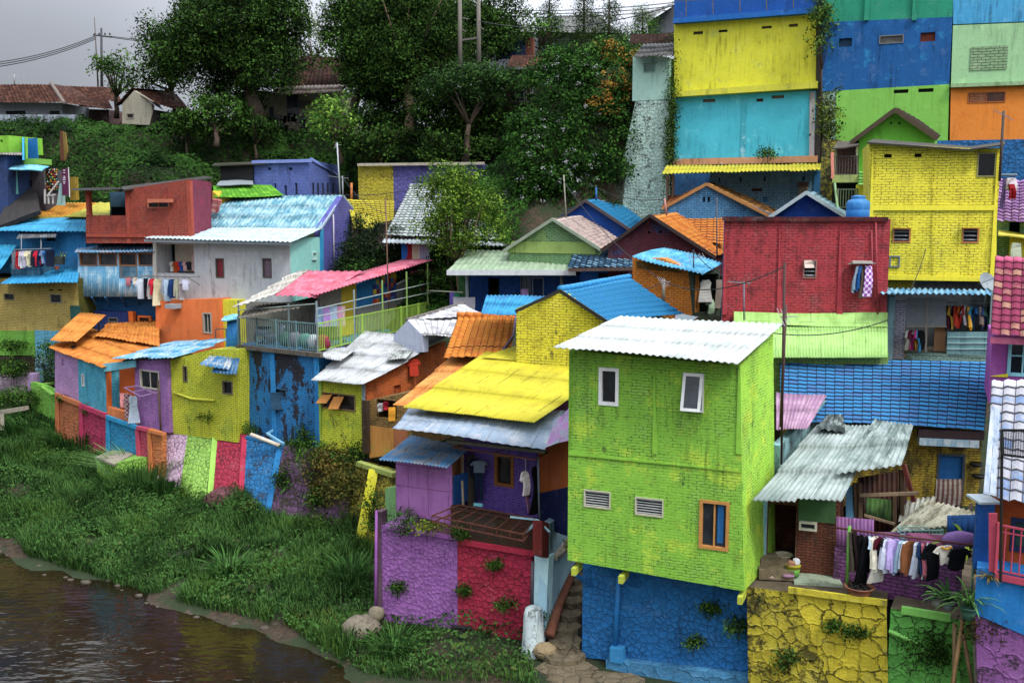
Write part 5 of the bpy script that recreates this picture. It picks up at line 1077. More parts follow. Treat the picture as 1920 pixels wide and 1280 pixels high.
for i, (x, c, k, w_, lb) in enumerate(((598, '#7c94b4', 'long', .5, 'pale denim shirt first on the terrace line'), (608, '#a07cb8', 'long', .8, 'big lilac shirt on the terrace line'), (624, '#8c9cb4', 'cloth', .5, 'faded blue jeans cloth beside the lilac shirt'), (634, '#b08098', 'cloth', .5, 'pink striped cloth on the terrace line'), (641, '#c4a89c', 'cloth', .35, 'cream and pink towel last on the terrace line'))):
    garment(k, c, P(x, 574, 51.2 + i * .5), .55, 1.05, w_, lb, 'washing on the roof terrace', cat='cloth' if k == 'cloth' else None, name='cloth' if k == 'cloth' else None)
MT = T('motor_scooter', 'motor scooter parked behind the teal grey terrace railing', 'scooter', A0.lerp(A1, .12) + plb.n * .8); q = wloc(MT)
for dx in (0, 1.25): 
    a = q + V((dx, 0, .27)); ring_ = [a + V((math.cos(k * math.pi / 6) * .24, 0, math.sin(k * math.pi / 6) * .24)) for k in range(13)]; MB().tube(ring_, .05, 6, False).build('wheel', plain('#161616', .8), MT, True)
MB().ell(q + V((.15, 0, .6)), (.42, .17, .2), 10, 7).ell(q + V((.55, 0, .38)), (.4, .15, .09), 10, 6).ell(q + V((1.12, 0, .68)), (.15, .2, .36), 10, 7).build('body', plain('#8c8c98', .3), MT, True); MB().ell(q + V((.2, 0, .8)), (.42, .14, .08), 10, 6).build('seat', plain('#141414', .6), MT, True)
MB().tube([q + V((1.05, -.32, 1.02)), q + V((1.08, 0, .98)), q + V((1.05, .32, 1.02))], .025, 6).build('handlebar', plain('#222', .5), MT); MB().ell(q + V((1.25, 0, .85)), (.06, .08, .07), 8, 6).build('headlight', plain('#d8dce0', .2), MT, True)
for i, (dx, c, lb) in enumerate(((3.3, '#3c5c4c', 'dark green crate'), (4.1, '#6c6c70', 'grey sack'), (5.0, '#4c7c6c', 'teal bundle'), (5.7, '#a8b0b0', 'pale bundle'), (6.5, '#7c2c3c', 'crimson bundle'))):
    tt = MB().ell(A0.lerp(A1, dx / 7.) + plb.n * .8 + V((0, 0, .35)), (.35, .3, .4), 9, 7, .12).build('storage_bundle', fabric(c), None, True); tag(tt, lb + ' stored behind the teal grey terrace railing', 'bundle', 'things stored on the roof terrace')
# ================================================================== the left houses
# ---- low painted panel wall and the tall battered wall along the river bank
W = T('retaining_wall', 'low retaining wall of orange, crimson, blue and red panels below the orange roofed house', 'wall', (200, 850, 53.5))
pp2 = PL(103, 56.6, 303, 50.2, 800)
for x0, x1, y0, y1, c in ((103, 148, 737, 757, '#b86a3c'), (148, 198, 757, 779, '#b43058'), (198, 255, 779, 800, '#1a84b8'), (255, 277, 800, 804, '#b8405c'), (277, 303, 804, 813, '#c8743c')):
    hull(W, 'panel', pp2, [(x0, y0), (x1, y1), (x1, y1 + 90), (x0, y0 + 90)], stone(c, '#3a2c22', 5., .04, .0, .15, .05), back=.3, snap=False)
    slab(W, 'coping', pp2, [(x0, y0 - 1), (x1, y1 - 1), (x1, y1 + 5), (x0, y0 + 5)], plaster(c, '#6c5c48', .2), .12, -.03); slab(W, 'frame_strip', pp2, [(x0, y0), (x0 + 6, y0 + 2), (x0 + 6, y0 + 90), (x0, y0 + 88)], plaster(c), .08, -.02)
W = T('retaining_wall', 'sloping retaining wall painted in pink, green, red and blue stripes beside the river grass', 'wall', (420, 940, 49))
tops = [(308, 779, 52.3), (355, 791, 51.2), (409, 806, 50.2), (463, 820, 49.2), (531, 834, 47.9)]; bots = [(298, 905, 50.4), (336, 925, 49.4), (398, 945, 48.3), (455, 965, 47.2), (502, 985, 46.)]
for i, (c, h2, b_) in enumerate((('#d8b4cc', '#4a3430', .15), ('#98c850', '#3a4424', .15), ('#b02c48', '#4c1c20', .2), ('#1a6cae', '#2c2c30', .35))):
    a, b, c2, d2 = tops[i], tops[i + 1], bots[i + 1], bots[i]; q = [P(*d2), P(*c2), P(*b), P(*a)]; N_ = (q[1] - q[0]).cross(q[3] - q[0]).normalized(); N_ = N_ if N_.y > 0 else -N_
    vs = q + [v + N_ * .8 for v in q]; t_ = (q[1] - q[0]).normalized(); uvs = [((v - q[0]).dot(t_), v.z) for v in vs]
    obj('panel', vs, [(0, 1, 2, 3), (7, 6, 5, 4), (0, 4, 5, 1), (1, 5, 6, 2), (2, 6, 7, 3), (3, 7, 4, 0)], stone(c, h2, 4.5, .055, b_, .12 + .12 * (i == 3), .06), W, uvs=uvs)
    MB().bar(q[3] + V((0, .1, .02)), q[2] + V((0, .1, .02)), .3, .13).build('coping', plaster(c, '#6a6258', .3), W)
    e = q[3].lerp(q[2], .93 if i != 0 else .06); f = q[0].lerp(q[1], .93 if i != 0 else .06); MB().bar(e - N_ * .02, f - N_ * .02, .28, .06).build('stripe', plaster(c, '#5c5048', .3), W)
for x0, y0, x1, y1, d, c, lb in ((470, 814, 524, 835, 47.7, '#c8bca8', 'pale concrete pipe lying on top of the striped retaining wall'), (384, 792, 416, 802, 50.4, '#c8c030', 'yellow pipe lying on top of the striped retaining wall')): tube(None, 'pipe', [(x0, y0, d + .3), (x1, y1, d)], .1, plain(c, .8), label=lb, cat='pipe')
X = T('wooden_frame', 'broken blue and white timber frame lying on the striped wall', 'frame', P(515, 828, 48.)); bar(X, 'beam', (500, 812, 48.6), (532, 832, 47.6), .1, plain('#7ab0d4', .7)); bar(X, 'beam', (500, 814, 48.6), (512, 806, 48.8), .1, plain('#5c94c0', .7))
# ---- orange roofed house
H = T('house', 'low house with orange sheet roof, lilac and turquoise brick walls and an orange porch', 'house', (170, 770, 55))
po2 = PL(103, 56.8, 196, 53.3, 720)
hull(H, 'lilac_wall', po2, [(103, 655), (146, 670), (148, 770), (103, 750)], brick('#b48ab8', '#a07cac', .25, .1, .05), [(115, 671, 119, 686, 'hole', '', '#8f8a90')], back=3, snap=False)
hull(H, 'turquoise_wall', po2, [(146, 670), (196, 690), (199, 800), (148, 770)], brick('#3f9cb8', '#58aec4', .25, .1, .05), [(153, 701, 159, 724, 'pane', '#c4c8c4', '#1a2a30', .05)], back=3, snap=False)
ppo = PL(196, 53.4, 254, 52.2, 740)
hull(H, 'porch_wall', ppo, [(175, 690), (254, 686), (254, 800), (196, 798)], plaster('#c85c1c', '#b04c14', .12), [(203, 696, 224, 765, 'pane', '#b8bab4', '#14181c', .1, 'door')], back=1.5, o=.75, snap=False)
slab(H, 'door_panel', ppo.shift(.78), [(206, 723), (221, 723), (221, 762), (206, 762)], plain('#a8aeae', .6), .05, -.02)
hull(H, 'porch_pillar', ppo, [(191, 690), (200, 690), (202, 800), (197, 796)], plaster('#cc6420', '#b04c14', .1), back=.3, snap=False); hull(H, 'porch_parapet', ppo, [(200, 762), (254, 778), (254, 812), (200, 800)], plaster('#c8703c', '#a85a30', .2), back=.25, snap=False)
slab(H, 'fascia', ppo, [(194, 684), (252, 675), (252, 686), (194, 697)], plaster('#6ab0c4', '#8fc0cc'), .12, -.1)
OR = sheet('#d8882c', '#b86418', .4, .35, '#5c2c10', .6)
roof(H, 'roof', [(91, 653, 56.6), (194, 692, 52.8), (300, 652, 55.2), (166, 614, 62)], 'corr', OR, pitch=.28, amp=.025, rag=.15, step=.06, sag=.06)
roof(H, 'roof', [(178, 634, 58.2), (300, 656, 55.0), (299, 602, 61.2), (205, 608, 62.8)], 'corr', OR, pitch=.28, amp=.025, rag=.2, step=.08, lift=.08)
roof(H, 'raised_sheet', [(94, 638, 56.8), (143, 642, 55.8), (199, 590, 60.2), (150, 586, 61)], 'corr', sheet('#dc8c30', '#c87824', .15, .2, '#5c2c10', .6), pitch=.3, amp=.015, rag=.03)
bar(H, 'prop', (140, 640, 56.4), (142, 652, 56.6), .08, DARKW); bar(H, 'prop', (185, 606, 59.6), (186, 622, 59.8), .08, DARKW)
MB().ell(P(137, 652, 56.6), (.18, .18, .14), 9, 7, .1).build('roof_weight', plain('#17181a', .9), None, True, label='black bag weighing down the orange sheet roof', cat='bag')
pll = PL(253, 52.5, 317, 51.1, 740)
hull(H, 'lilac_wall', pll, [(253, 676), (314, 674), (317, 812), (253, 800)], brick('#9a6aa8', '#845894', .25, .1, .05), [(262, 694, 300, 729, 'two', '#b8b0a0', '#12161a', .07)], back=3)
roof(H, 'blue_roof', [(214, 674, 52.2), (330, 672, 50.4), (436, 636, 55.4), (330, 640, 57.)], 'corr', sheet('#4c94c0', '#a8bcc4', .35, .5, '#3c4a54', .5), pitch=.25, amp=.025, rag=.35, step=.06)
K = T('clothes_rack', 'mauve clothes rack sticking out of the lilac wall', 'rack', pll.pt(275, 728, -.4)); MB().bar(pll.pt(248, 724, -.5), pll.pt(290, 738, -.9), .05).bar(pll.pt(262, 722, -.2), pll.pt(300, 734, -.4), .05).bar(pll.pt(248, 724, -.5), pll.pt(262, 722, -.1), .05).bar(pll.pt(290, 738, -.9), pll.pt(300, 734, -.1), .05).bar(pll.pt(268, 731, -.7), pll.pt(280, 728, -.3), .04).build('rack_frame', plain('#8a6a90', .7), K)
for x, y, c, k, h, w_, lb, kk in ((250, 734, '#c88080', 'cloth', .75, .4, 'salmon pink towel on the mauve rack', {}), (257, 735, '#5c3444', 'cloth', 1.3, .35, 'dark checked cloth behind the grey dress', dict(c2='#8c7c74', pat='check')), (267, 738, '#8f9aa8', 'dress', 1.45, .75, 'long grey dress on the mauve rack', {})): garment(k, c, pll.pt(x, y, -.6), .15, h, w_, lb, 'clothes on the mauve rack', cat='cloth' if k == 'cloth' else None, name='cloth' if k == 'cloth' else None, **kk)
tube(None, 'pole', [pll.pt(299, 712, -.1), pll.pt(305, 818, -.1)], .05, wood('#5a4638'), label='thin brown pole standing against the lilac wall', cat='pole')
# ---- yellow-green house
H = T('house', 'yellow-green brick house with two small dark windows beside the peeling blue wall', 'house', (380, 790, 51))
pyg = PL(312, 51.5, 445, 49.2, 740)
hull(H, 'wall', pyg, [(312, 676), (396, 655), (446, 655), (446, 830), (312, 810)], brick('#c0c414', '#98ac20', .4, .1, .15), [(343, 686, 352, 716, 'pane', '#5c5440', '#14161a', .05), (417, 714, 437, 739, 'pane', '#6c6450', '#0e1012', .06)], back=4, snap=False)
tube(H, 'pipe', [pyg.pt(328, 735, -.08), pyg.pt(362, 747, -.08), pyg.pt(404, 750, -.08)], .06, plain('#c0c020', .6))
roof(H, 'porch_roof', [(372, 690, 48.4), (430, 700, 47.7), (446, 652, 50.6), (408, 656, 51)], 'corr', sheet('#2c6ca0', '#b4b4ac', .4, .6, '#2a3440', .5), pitch=.2, amp=.03, rag=.4, step=.08)
roof(H, 'porch_roof', [(399, 695, 48.4), (445, 699, 47.4), (450, 668, 49.2), (412, 668, 49.7)], 'corr', sheet('#1a5a98', '#5c7484', .4, .3, '#1c2a3a', .5), pitch=.2, amp=.03, rag=.3, step=.06, lift=-.1)
roof(H, 'blue_sheet_wall', [P(425, 662, 51.4), P(446, 660, 50.6), P(446, 594, 51.2), P(426, 600, 52.)], 'corr', sheet('#1a68b0', '#2c7cc0', .2), pitch=.12, amp=.02, rag=0); roof(H, 'ledge', [(415, 601, 51.8), (446, 598, 50.8), (446, 588, 52.4), (420, 592, 53)], 'flat', sheet('#5cacd0', '#8cc4d8', .2), thick=.05)
# ---- orange house under the grey house
H = T('house', 'plain orange plastered wall with one tall window under the grey house', 'house', (350, 660, 58))
pow_ = PL(292, 59.2, 413, 57.2, 610)
hull(H, 'wall', pow_, [(292, 564), (413, 560), (413, 700), (292, 700)], plaster('#d86e30', '#c8602c', .12, '#8c4420'), [(380, 586, 398, 625, 'two', '#9a9084', '#1c2422', .08)], back=4)
MB().box(pow_.pt(333, 573, -.35), pow_.t * .7, pow_.n * .6, V((0, 0, .25))).build('air_unit', plain('#8a9094', .6), H)
hull(H, 'yellow_wall', pow_.shift(.3), [(413, 562), (446, 562), (446, 700), (413, 700)], plaster('#ccc410', '#b0a810', .15), back=3.5)
MB().tube([P(404, 618, 56.8), P(412, 616, 56.6), P(425, 617, 56.4)], .03, 5).tube([P(404, 618, 56.8), P(404, 637, 56.8)], .03, 5).tube([P(424, 617, 56.4), P(424, 636, 56.4)], .03, 5).build('rail', plain('#4c5054', .5), None, label='thin grey rail beside the yellow wall strip', cat='rail')
# ---- grey house with mint side
H = T('house', 'grey rendered house with pale roof, recessed cream balcony and mint green side', 'house', (430, 565, 58))
pgh = PL(288, 60.3, 545, 56.6, 500); GR = plaster('#b0b2b4', '#c0c2c2', .3, '#6c6c6a', .85, .5)
hull(H, 'wall', pgh, [(288, 447), (545, 447), (545, 566), (288, 572)], GR, [(293, 458, 365, 513, 'deep'), (404, 484, 421, 521, 'curtain', '#54504a', '#8c2434', .06), (492, 484, 510, 521, 'curtain', '#54504a', '#7c6474', .06)], side=(601, 61.6), mat2=plaster('#86c4b8', '#94d0c4', .1, '#5c9088'), reveal=1.3)
MB().box(pgh.pt(329, 485, 1.28), pgh.t * 2.2, V((0, 0, 1.7)), pgh.n * .05).build('niche_wall', plaster('#c8b8a0', '#b4a48c'), H)
slab(H, 'corner_pillar', pgh, [(286, 450), (293, 450), (293, 574), (286, 574)], plaster('#b4b2aa'), .12, -.03)
psm = PL(545, 56.6, 601, 61.6, 480); a = psm.hit(585, 473); b = psm.hit(593, 487); window(H, psm.shift(-.03), (a[0], b[1], b[0], a[1]), 'pane', '#a8c4bc', '#2a3434', .06)
roof(H, 'roof', [(271, 447, 59.4), (546, 454, 55.4), (604, 429, 61.5), (366, 426, 66)], 'corr', sheet('#a9c4cc', '#c4d4d8', .15, .2, '#7c9098', .5), pitch=.3, amp=.035, rag=.05)
bar(H, 'fascia', (271, 451, 59.6), (546, 457, 55.6), .06, plain('#8c98a0', .6), .14)
for x, c, k, h, nm in ((310, '#c8c4bc', 'shirt', .6, 'white and brown'), (316, '#b04c1c', 'shirt', .7, 'rust orange'), (322, '#c03018', 'shirt', .5, 'bright red'), (328, '#1c3c8c', 'shirt', .6, 'royal blue'), (334, '#c49890', 'shirt', .55, 'dusty rose'), (341, '#2c2c34', 'shirt', .5, 'charcoal')): garment(k, c, pgh.pt(x, 491, .6), .4, h, .4, nm + ' small shirt on the line inside the cream balcony', 'washing inside the cream balcony')
garment('cloth', '#c49c98', pgh.pt(355, 478, .5), .6, .95, .4, 'pink towel hanging at the right of the cream balcony', 'washing inside the cream balcony')
KA, KB = pgh.pt(280, 516, -1.0), pgh.pt(374, 518, -1.0)
K = T('clothes_rail', 'bracketed clothes rail sticking out below the cream balcony', 'clothes rail', pgh.pt(330, 520, -.5)); MB().tube([KA, KB], .025, 6).tube([KA + pgh.n * .5, KB + pgh.n * .5], .025, 6).tube([KA, KA + pgh.n * 1.0], .025, 6).tube([KB, KB + pgh.n * 1.0], .025, 6).tube([KB, KB + pgh.n * 1.0 - V((0, 0, .5))], .02, 6).build('rail', plain('#6c6c6c', .5), K)
for x, c, k, h, w_, nm in ((286, '#b4bcc8', 'shirt', 1.2, .6, 'pale grey'), (296, '#14161e', 'pants', 1.3, .45, 'black'), (304, '#b8b4b0', 'long', 1.2, .4, 'off-white'), (308, '#b81c34', 'shirt', .95, .45, 'crimson and blue'), (318, '#c8bc98', 'dress', 1.55, .9, 'cream and lilac'), (331, '#8c94a4', 'long', .9, .5, 'steel grey'), (336, '#9cb0c4', 'cloth', 1.3, .4, 'pale blue'), (345, '#1c3068', 'long', 1.1, .6, 'deep blue'), (355, '#8c8c78', 'long', 1.1, .6, 'khaki green'), (362, '#a49c9c', 'long', 1.2, .4, 'taupe grey'), (369, '#a8a8b8', 'shirt', .6, .5, 'lilac grey')):
    lb = {'pants': 'trousers', 'dress': 'long dress', 'cloth': 'towel', 'long': 'long-sleeved shirt', 'shirt': 'shirt'}[k]; garment(k, c, KA.lerp(KB, (x - 280) / 94) - V((0, 0, .12)), random.uniform(.2, .8), h, w_, nm + ' ' + lb + ' on the bracketed rail below the cream balcony', 'washing below the cream balcony')
# ---- weathered blue roof house behind
H = T('house', 'house with a weathered blue corrugated roof and violet brick gable end', 'house', (640, 510, 65))
roof(H, 'roof', [(362, 427, 66.2), (601, 430, 61.8), (643, 366, 67.), (410, 369, 71.)], 'corr', sheet('#4c8ca4', '#9cc0c8', .4, .6, '#2c4450', .5, .5), pitch=.3, amp=.035, rag=.05)
pgb = PL(601, 61.8, 684, 71., 450)
hull(H, 'gable_wall', pgb, [(601, 430), (643, 368), (688, 425), (692, 540), (601, 540)], brick('#5a5aa8', '#48488c', .3, .1, .2), back=.4, snap=False)
verge(H, [(601, 430, 61.6), (643, 367, 66.8), (686, 424, 71.2)], plain('#8a98a8', .8), .1, .14)
slab(H, 'blue_corner', pgb, [(601, 432), (607, 425), (607, 540), (601, 540)], plaster('#1c84b8'), .04, -.02); tube(H, 'pipe', [pgb.pt(622, 402, -.1), pgb.pt(624, 512, -.1)], .05, plain('#a8a0b0', .5))
# ---- red brick house
H = T('house', 'red brick house with slanted dark roof and an open roof porch on its left', 'house', (260, 455, 61))
prh = PL(161, 62.2, 357, 59.6, 420)
hull(H, 'wall', prh, [(161, 456), (161, 404), (238, 404), (238, 354), (357, 336), (357, 456)], brick('#96402f', '#7c3028', .25, .1, .08), [(277, 379, 317, 390, 'two', '#b0684c', '#101214', .05)], side=(398, 64.5, 380), mat2=brick('#8c2c48', '#7a2840', .25, .1), snap=False)
slab(H, 'lintel', prh, [(276, 373), (318, 373), (318, 379), (276, 380)], plain('#b4664a', .8), .35, -.1)
for x0, x1, y0, y1 in ((161, 167, 357, 404), (236, 242, 356, 456), (351, 358, 338, 456)): hull(H, 'pillar', prh, [(x0, y0), (x1, y0), (x1, y1), (x0, y1)], plaster('#9c4432', '#7c3028', .15), back=.25, o=-.04)
slab(H, 'ring_beam', prh, [(161, 440), (357, 440), (357, 445), (161, 445)], plaster('#9c4432', '#7c3028', .15), .06, -.03)
hull(H, 'porch_back_wall', prh.shift(3.6), [(207, 360), (240, 360), (240, 410), (207, 410)], plaster('#3a5870', '#2a3844', .3), back=.2)
roof(H, 'roof', [(130, 358, 61.8), (232, 356, 60.4), (232, 352, 65), (140, 353, 66.5)], 'corr', sheet('#3c3c3c', '#2a2826', .3), pitch=.2, amp=.02, rag=.05); roof(H, 'roof', [(228, 356, 60.5), (399, 333, 63.8), (385, 330, 67), (228, 350, 65)], 'flat', sheet('#44403c', '#2a2826', .3), thick=.08, sag=0)
garment('cloth', '#14161e', P(224, 388, 64.), .2, .7, 1.0, 'dark blanket hanging inside the red brick roof porch', None, cat='blanket', name='blanket')
# ---- blue corrugated bay
H = T('house', 'house bay clad in faded blue corrugated sheet with a row of brown framed windows', 'house', (220, 600, 60))
pbb = PL(147, 62.6, 290, 60.5, 510)
hull(H, 'wall', pbb, [(147, 470), (290, 470), (290, 556), (147, 556)], sheet('#5f9cc4', '#a8c4d4', .1, .1, '#4c7c9c', .5), [(149, 474, 183, 498, 'pane', '#8a5a34', '#3c3430', .06), (185, 474, 220, 498, 'pane', '#8a5a34', '#2c3034', .06), (223, 474, 257, 498, 'pane', '#8a5a34', '#1c2024', .06), (225, 498, 258, 520, 'pane', '#7c7064', '#14181c', .05), (259, 474, 288, 498, 'pane', '#8a5a34', '#20242a', .06)], back=3)
CL = sheet('#5f9cc4', '#a8c4d4', .15, .2, '#4c7c9c', .5)
for x0, x1, y0 in ((147, 224, 499), (259, 290, 499), (224, 259, 522)): roof(H, 'cladding', [pbb.pt(x0, 556, -.05), pbb.pt(x1, 556, -.05), pbb.pt(x1, y0, -.05), pbb.pt(x0, y0, -.05)], 'corr', CL, pitch=.14, amp=.02, rag=0, sag=0, step=.005)
roof(H, 'roof', [(139, 474, 62.1), (290, 472, 60.), (288, 456, 63.6), (150, 457, 65.6)], 'corr', sheet('#3c84b0', '#a4949c', .4, .4, '#2c4a60'), pitch=.25, amp=.03, rag=.15)
hull(H, 'lower_wall', PL(166, 63.6, 292, 62., 580), [(168, 554), (294, 554), (294, 660), (168, 660)], brick('#1a5494', '#123c74', .3), [], back=2)
pnv = PL(178, 62.6, 240, 61.8, 600); hull(H, 'navy_wall', pnv, [(178, 584), (240, 584), (240, 660), (178, 660)], brick('#10206c', '#0c1850', .3), [(203, 595, 221, 604, 'pane', '#5c5c54', '#202428', .05)], back=.6)
hull(H, 'door_frame', pnv.shift(.1), [(240, 584), (250, 584), (250, 640), (240, 640)], plaster('#d8681c'), back=.3); a = pnv.hit(252, 592); b = pnv.hit(279, 640); window(H, pnv.shift(.3), (a[0], b[1], b[0], a[1]), 'door', '#d86a20', '#3c1c14', .12)
for x in (180, 205, 235, 262): bar(H, 'bracket', P(x - 8, 557, 61.4), P(x + 2, 575, 62.6), .08, plain('#1a4c84', .7))
garment('shirt', '#9c6068', pbb.pt(244, 520, -.15), .1, .5, .4, 'small mauve cloth below the bay window', None, cat='cloth', name='cloth', hook=False); garment('cloth', '#c8bca8', pbb.pt(257, 520, -.15), .1, .4, .25, 'small cream cloth below the bay window', None)
# ---- tan, blue and yellow houses at far left
H = T('house', 'tan brick house on green and pale blue painted base walls at the left edge', 'house', (60, 690, 63))
ptn = PL(-40, 64.6, 148, 62, 580)
hull(H, 'wall', ptn, [(-60, 522), (148, 522), (148, 620), (-60, 620)], brick('#b8a050', '#a48c3c', .35, .1, .12), [(7, 550, 27, 562, 'pane', '#6c6450', '#14161a', .05), (93, 551, 116, 568, 'pane', '#8c8470', '#1a1c20', .05), (92, 542, 100, 545, 'hole', '', '#1c1a14'), (107, 542, 116, 545, 'hole', '', '#1c1a14')], back=6, mat2=brick('#5c5c1c', None, .4))
hull(H, 'green_base', ptn, [(-60, 620), (66, 620), (66, 666), (-60, 666)], brick('#6cac34', '#5c9c2c', .35), back=6, o=-.03); hull(H, 'blue_base', ptn, [(66, 620), (127, 620), (127, 668), (66, 668)], brick('#5ca4c0', '#6cb4cc', .35), back=6, o=-.03)
hull(H, 'rubble_base', ptn, [(66, 668), (127, 668), (127, 760), (66, 760)], stone('#8cc0d0', '#1c1c18', 6., .08, .45, .4, .06), back=5, o=-.02); hull(H, 'earth_base', ptn, [(-60, 668), (66, 668), (66, 760), (-60, 760)], stone('#4c3c28', '#1c1c14', 6., .08, .5, .7, .06), back=5, o=-.02)
slab(H, 'green_board', ptn, [(132, 574), (150, 572), (150, 602), (132, 604)], plain('#1c4c44', .8), .05, -.06)
roof(H, 'roof', [(0, 532, 62.4), (146, 530, 60.4), (149, 503, 63.4), (40, 508, 64.6)], 'corr', sheet('#1c84bc', '#2c94c8', .15, .3, '#12507c', .5), pitch=.25, amp=.03, rag=.1)
roof(H, 'side_roof', [(-60, 508, 63), (2, 505, 62.2), (32, 458, 65), (-60, 458, 66)], 'corr', sheet('#1c84b4', '#2c94c0', .15, .3, '#12507c', .5), pitch=.25, amp=.03, rag=.1)
H = T('house', 'blue brick house with blue sheet roof and crowded washing line at the left', 'house', (90, 505, 64))
pbh = PL(-60, 66.6, 161, 63.6, 470)
hull(H, 'wall', pbh, [(-60, 430), (161, 430), (161, 512), (-60, 512)], brick('#1a74b4', '#145c98', .25), [(84, 440, 104, 452, 'hole', '', '#14181c'), (84, 470, 104, 500, 'deep')], back=4)
roof(H, 'roof', [(-60, 434, 65.6), (161, 434, 62.8), (161, 408, 66.), (50, 409, 67.5)], 'corr', sheet('#2c88b8', '#3c9cc8', .2, .3, '#1c5c84', .5), pitch=.25, amp=.03, rag=.05)
roof(H, 'awning', [(30, 448, 63.4), (104, 446, 62.6), (108, 435, 64), (38, 436, 64.8)], 'corr', sheet('#4c5054', '#6c7074', .3), pitch=.2, amp=.02)
hull(H, 'slat_box', PL(20, 63.6, 75, 63, 505), [(20, 495), (75, 495), (75, 517), (20, 515)], sheet('#3c6c8c', '#5c8ca4', .3), back=1.4)
mb = MB(); LA, LB = P(27, 468, 62.9), P(96, 466, 62.2); K = T('clothes_rail', 'clothes rail in front of the blue brick house', 'clothes rail', P(60, 500, 62.6)); MB().tube([LA, LB], .025, 6).tube([LA, LA - V((0, 0, 1.))], .03, 6).tube([P(40, 468, 63), P(40, 440, 63.4)], .03, 6).tube([P(77, 468, 62.6), P(77, 442, 63.2)], .03, 6).build('rail', plain('#7c8084', .5), K)
for i, (c, k, h, nm) in enumerate((('#5c6470', 'cloth', 1.1, 'grey'), ('#b01c24', 'long', 1.1, 'red'), ('#c4c4cc', 'long', 1.05, 'white'), ('#b8b0c0', 'shirt', .95, 'pale lilac'), ('#ccc49c', 'shirt', .9, 'cream'), ('#bcb8a0', 'shirt', 1., 'beige'), ('#1c2030', 'long', 1.0, 'near-black'), ('#b4182c', 'shirt', .95, 'scarlet'), ('#1c2848', 'long', 1.0, 'midnight blue'), ('#6c7c9c', 'shirt', .8, 'dusty blue'), ('#2c5ca8', 'shirt', .8, 'cobalt'), ('#141c30', 'cloth', 1.0, 'navy'))):
    lb = {'cloth': 'cloth', 'long': 'long-sleeved shirt', 'shirt': 'shirt'}[k]; garment(k, c, LA.lerp(LB, (i + .4) / 12) - V((0, 0, .1)), random.uniform(.3, .9), h, .5, nm + ' ' + lb + ' on the rail of the blue brick house', 'washing at the blue brick house', cat='cloth' if k == 'cloth' else None, name='cloth' if k == 'cloth' else None)
cg = T('plant_cage', 'dark basket of yellow flowers hanging on the blue brick house', 'plant', P(111, 495, 62.6)); MB().box(P(111, 488, 62.8), (.55, 0, 0), (0, .4, 0), (0, 0, .5)).build('basket', plain('#2c3430', .8), cg); crown(cg, [(P(111, 478, 62.7), (.3, .2, .15))], .12, 1.5, leafm('#3c5c1c', '#a8a820'), 'foliage')
T_ = pot(None, P(107, 506, 62.5), .16, .22, plain('#a04c2c', .8)); tag(T_, 'small terracotta pot on the blue lower roof', 'pot')
H = T('house', 'house roof of bright orange-yellow tiles with a lime yellow corner at the left', 'house', (90, 425, 68))
roof(H, 'roof', [(-60, 437, 66.5), (176, 412, 66.2), (198, 381, 70), (42, 378, 71)], 'tile', tilem('#d8982c', '#c47c1c', .3, .3, .3, '#5c3410', .1, .5), tw=.3, tl=.34, amp=.045)
roof(H, 'side_roof', [(120, 408, 65.8), (206, 407, 65), (206, 382, 69), (188, 380, 69.6)], 'flat', sheet('#b8b02c', '#9c9820', .3, .3, '#4c4810'), thick=.04, lift=.05)
hull(H, 'wall', PL(-60, 68, 205, 66, 420), [(-60, 405), (205, 405), (205, 450), (-60, 450)], plaster('#b49c3c'), back=2)
# ---- far left corner: green and blue boxes, mural, banner, grey slope
H = T('house', 'small lime green and blue box house at the far left edge', 'house', (20, 400, 70)); pfl = PL(-80, 70.8, 48, 69, 280)
hull(H, 'green_wall', pfl, [(-80, 255), (18, 256), (18, 288), (-80, 288)], plaster('#7ab82c'), [(0, 262, 5, 267, 'hole', '', '#2a3a1c')], back=3)
mb = MB(); mb.box(pfl.pt(33, 277, 1.2), pfl.t * 1.1, V((0, 0, 1.4)), pfl.n * .08); mb.build('blue_back_wall', plaster('#125c9c'), H); hull(H, 'blue_side', PL(46, 69., 49, 71.4, 280), [(45, 258), (50, 258), (50, 300), (45, 300)], plaster('#1a84c0'), back=.1, snap=False)
hull(H, 'green_edge', pfl, [(46, 257), (49, 257), (49, 302), (46, 302)], plaster('#7cb83c'), back=.15, snap=False, o=-.05); hull(H, 'green_ledge', pfl, [(35, 297), (68, 298), (68, 309), (35, 307)], plaster('#6ca43c'), back=1.4, o=-.3); hull(H, 'blue_ledge', pfl, [(10, 296), (35, 297), (35, 309), (10, 309)], plaster('#2088b4'), back=1.4, o=-.3)
roof(H, 'awning', [(16, 316, 67), (78, 320, 66.4), (92, 311, 68), (38, 307, 69)], 'flat', sheet('#58a8c8', '#8cc8d8', .2), thick=.05); roof(H, 'old_sheet', [(-80, 290, 67.4), (40, 291, 67), (45, 286, 69), (-80, 286, 70)], 'corr', sheet('#6c665e', '#a49c94', .5), pitch=.2, amp=.03, rag=.3)
H = T('house', 'dark slate blue brick house under the far left box house', 'house', (10, 400, 67.5)); hull(H, 'wall', PL(-80, 68.6, 16, 67.4, 350), [(-80, 292), (13, 292), (17, 440), (-80, 440)], brick('#2c3c74', '#24305c', .3), back=2); hull(H, 'turquoise_wall', PL(16, 67.8, 34, 68.2, 350), [(16, 318), (34, 318), (33, 364), (17, 364)], plaster('#5c9c98', '#34506c', .3, '#2a3a44', .8, .5, .5), back=1)
hull(H, 'grey_wall', PL(33, 69.6, 82, 69, 340), [(33, 318), (84, 318), (84, 395), (33, 395)], plaster('#4c464c', '#3a343c', .4), [(35, 330, 41, 352, 'deep'), (48, 338, 60, 351, 'deep')], back=2)
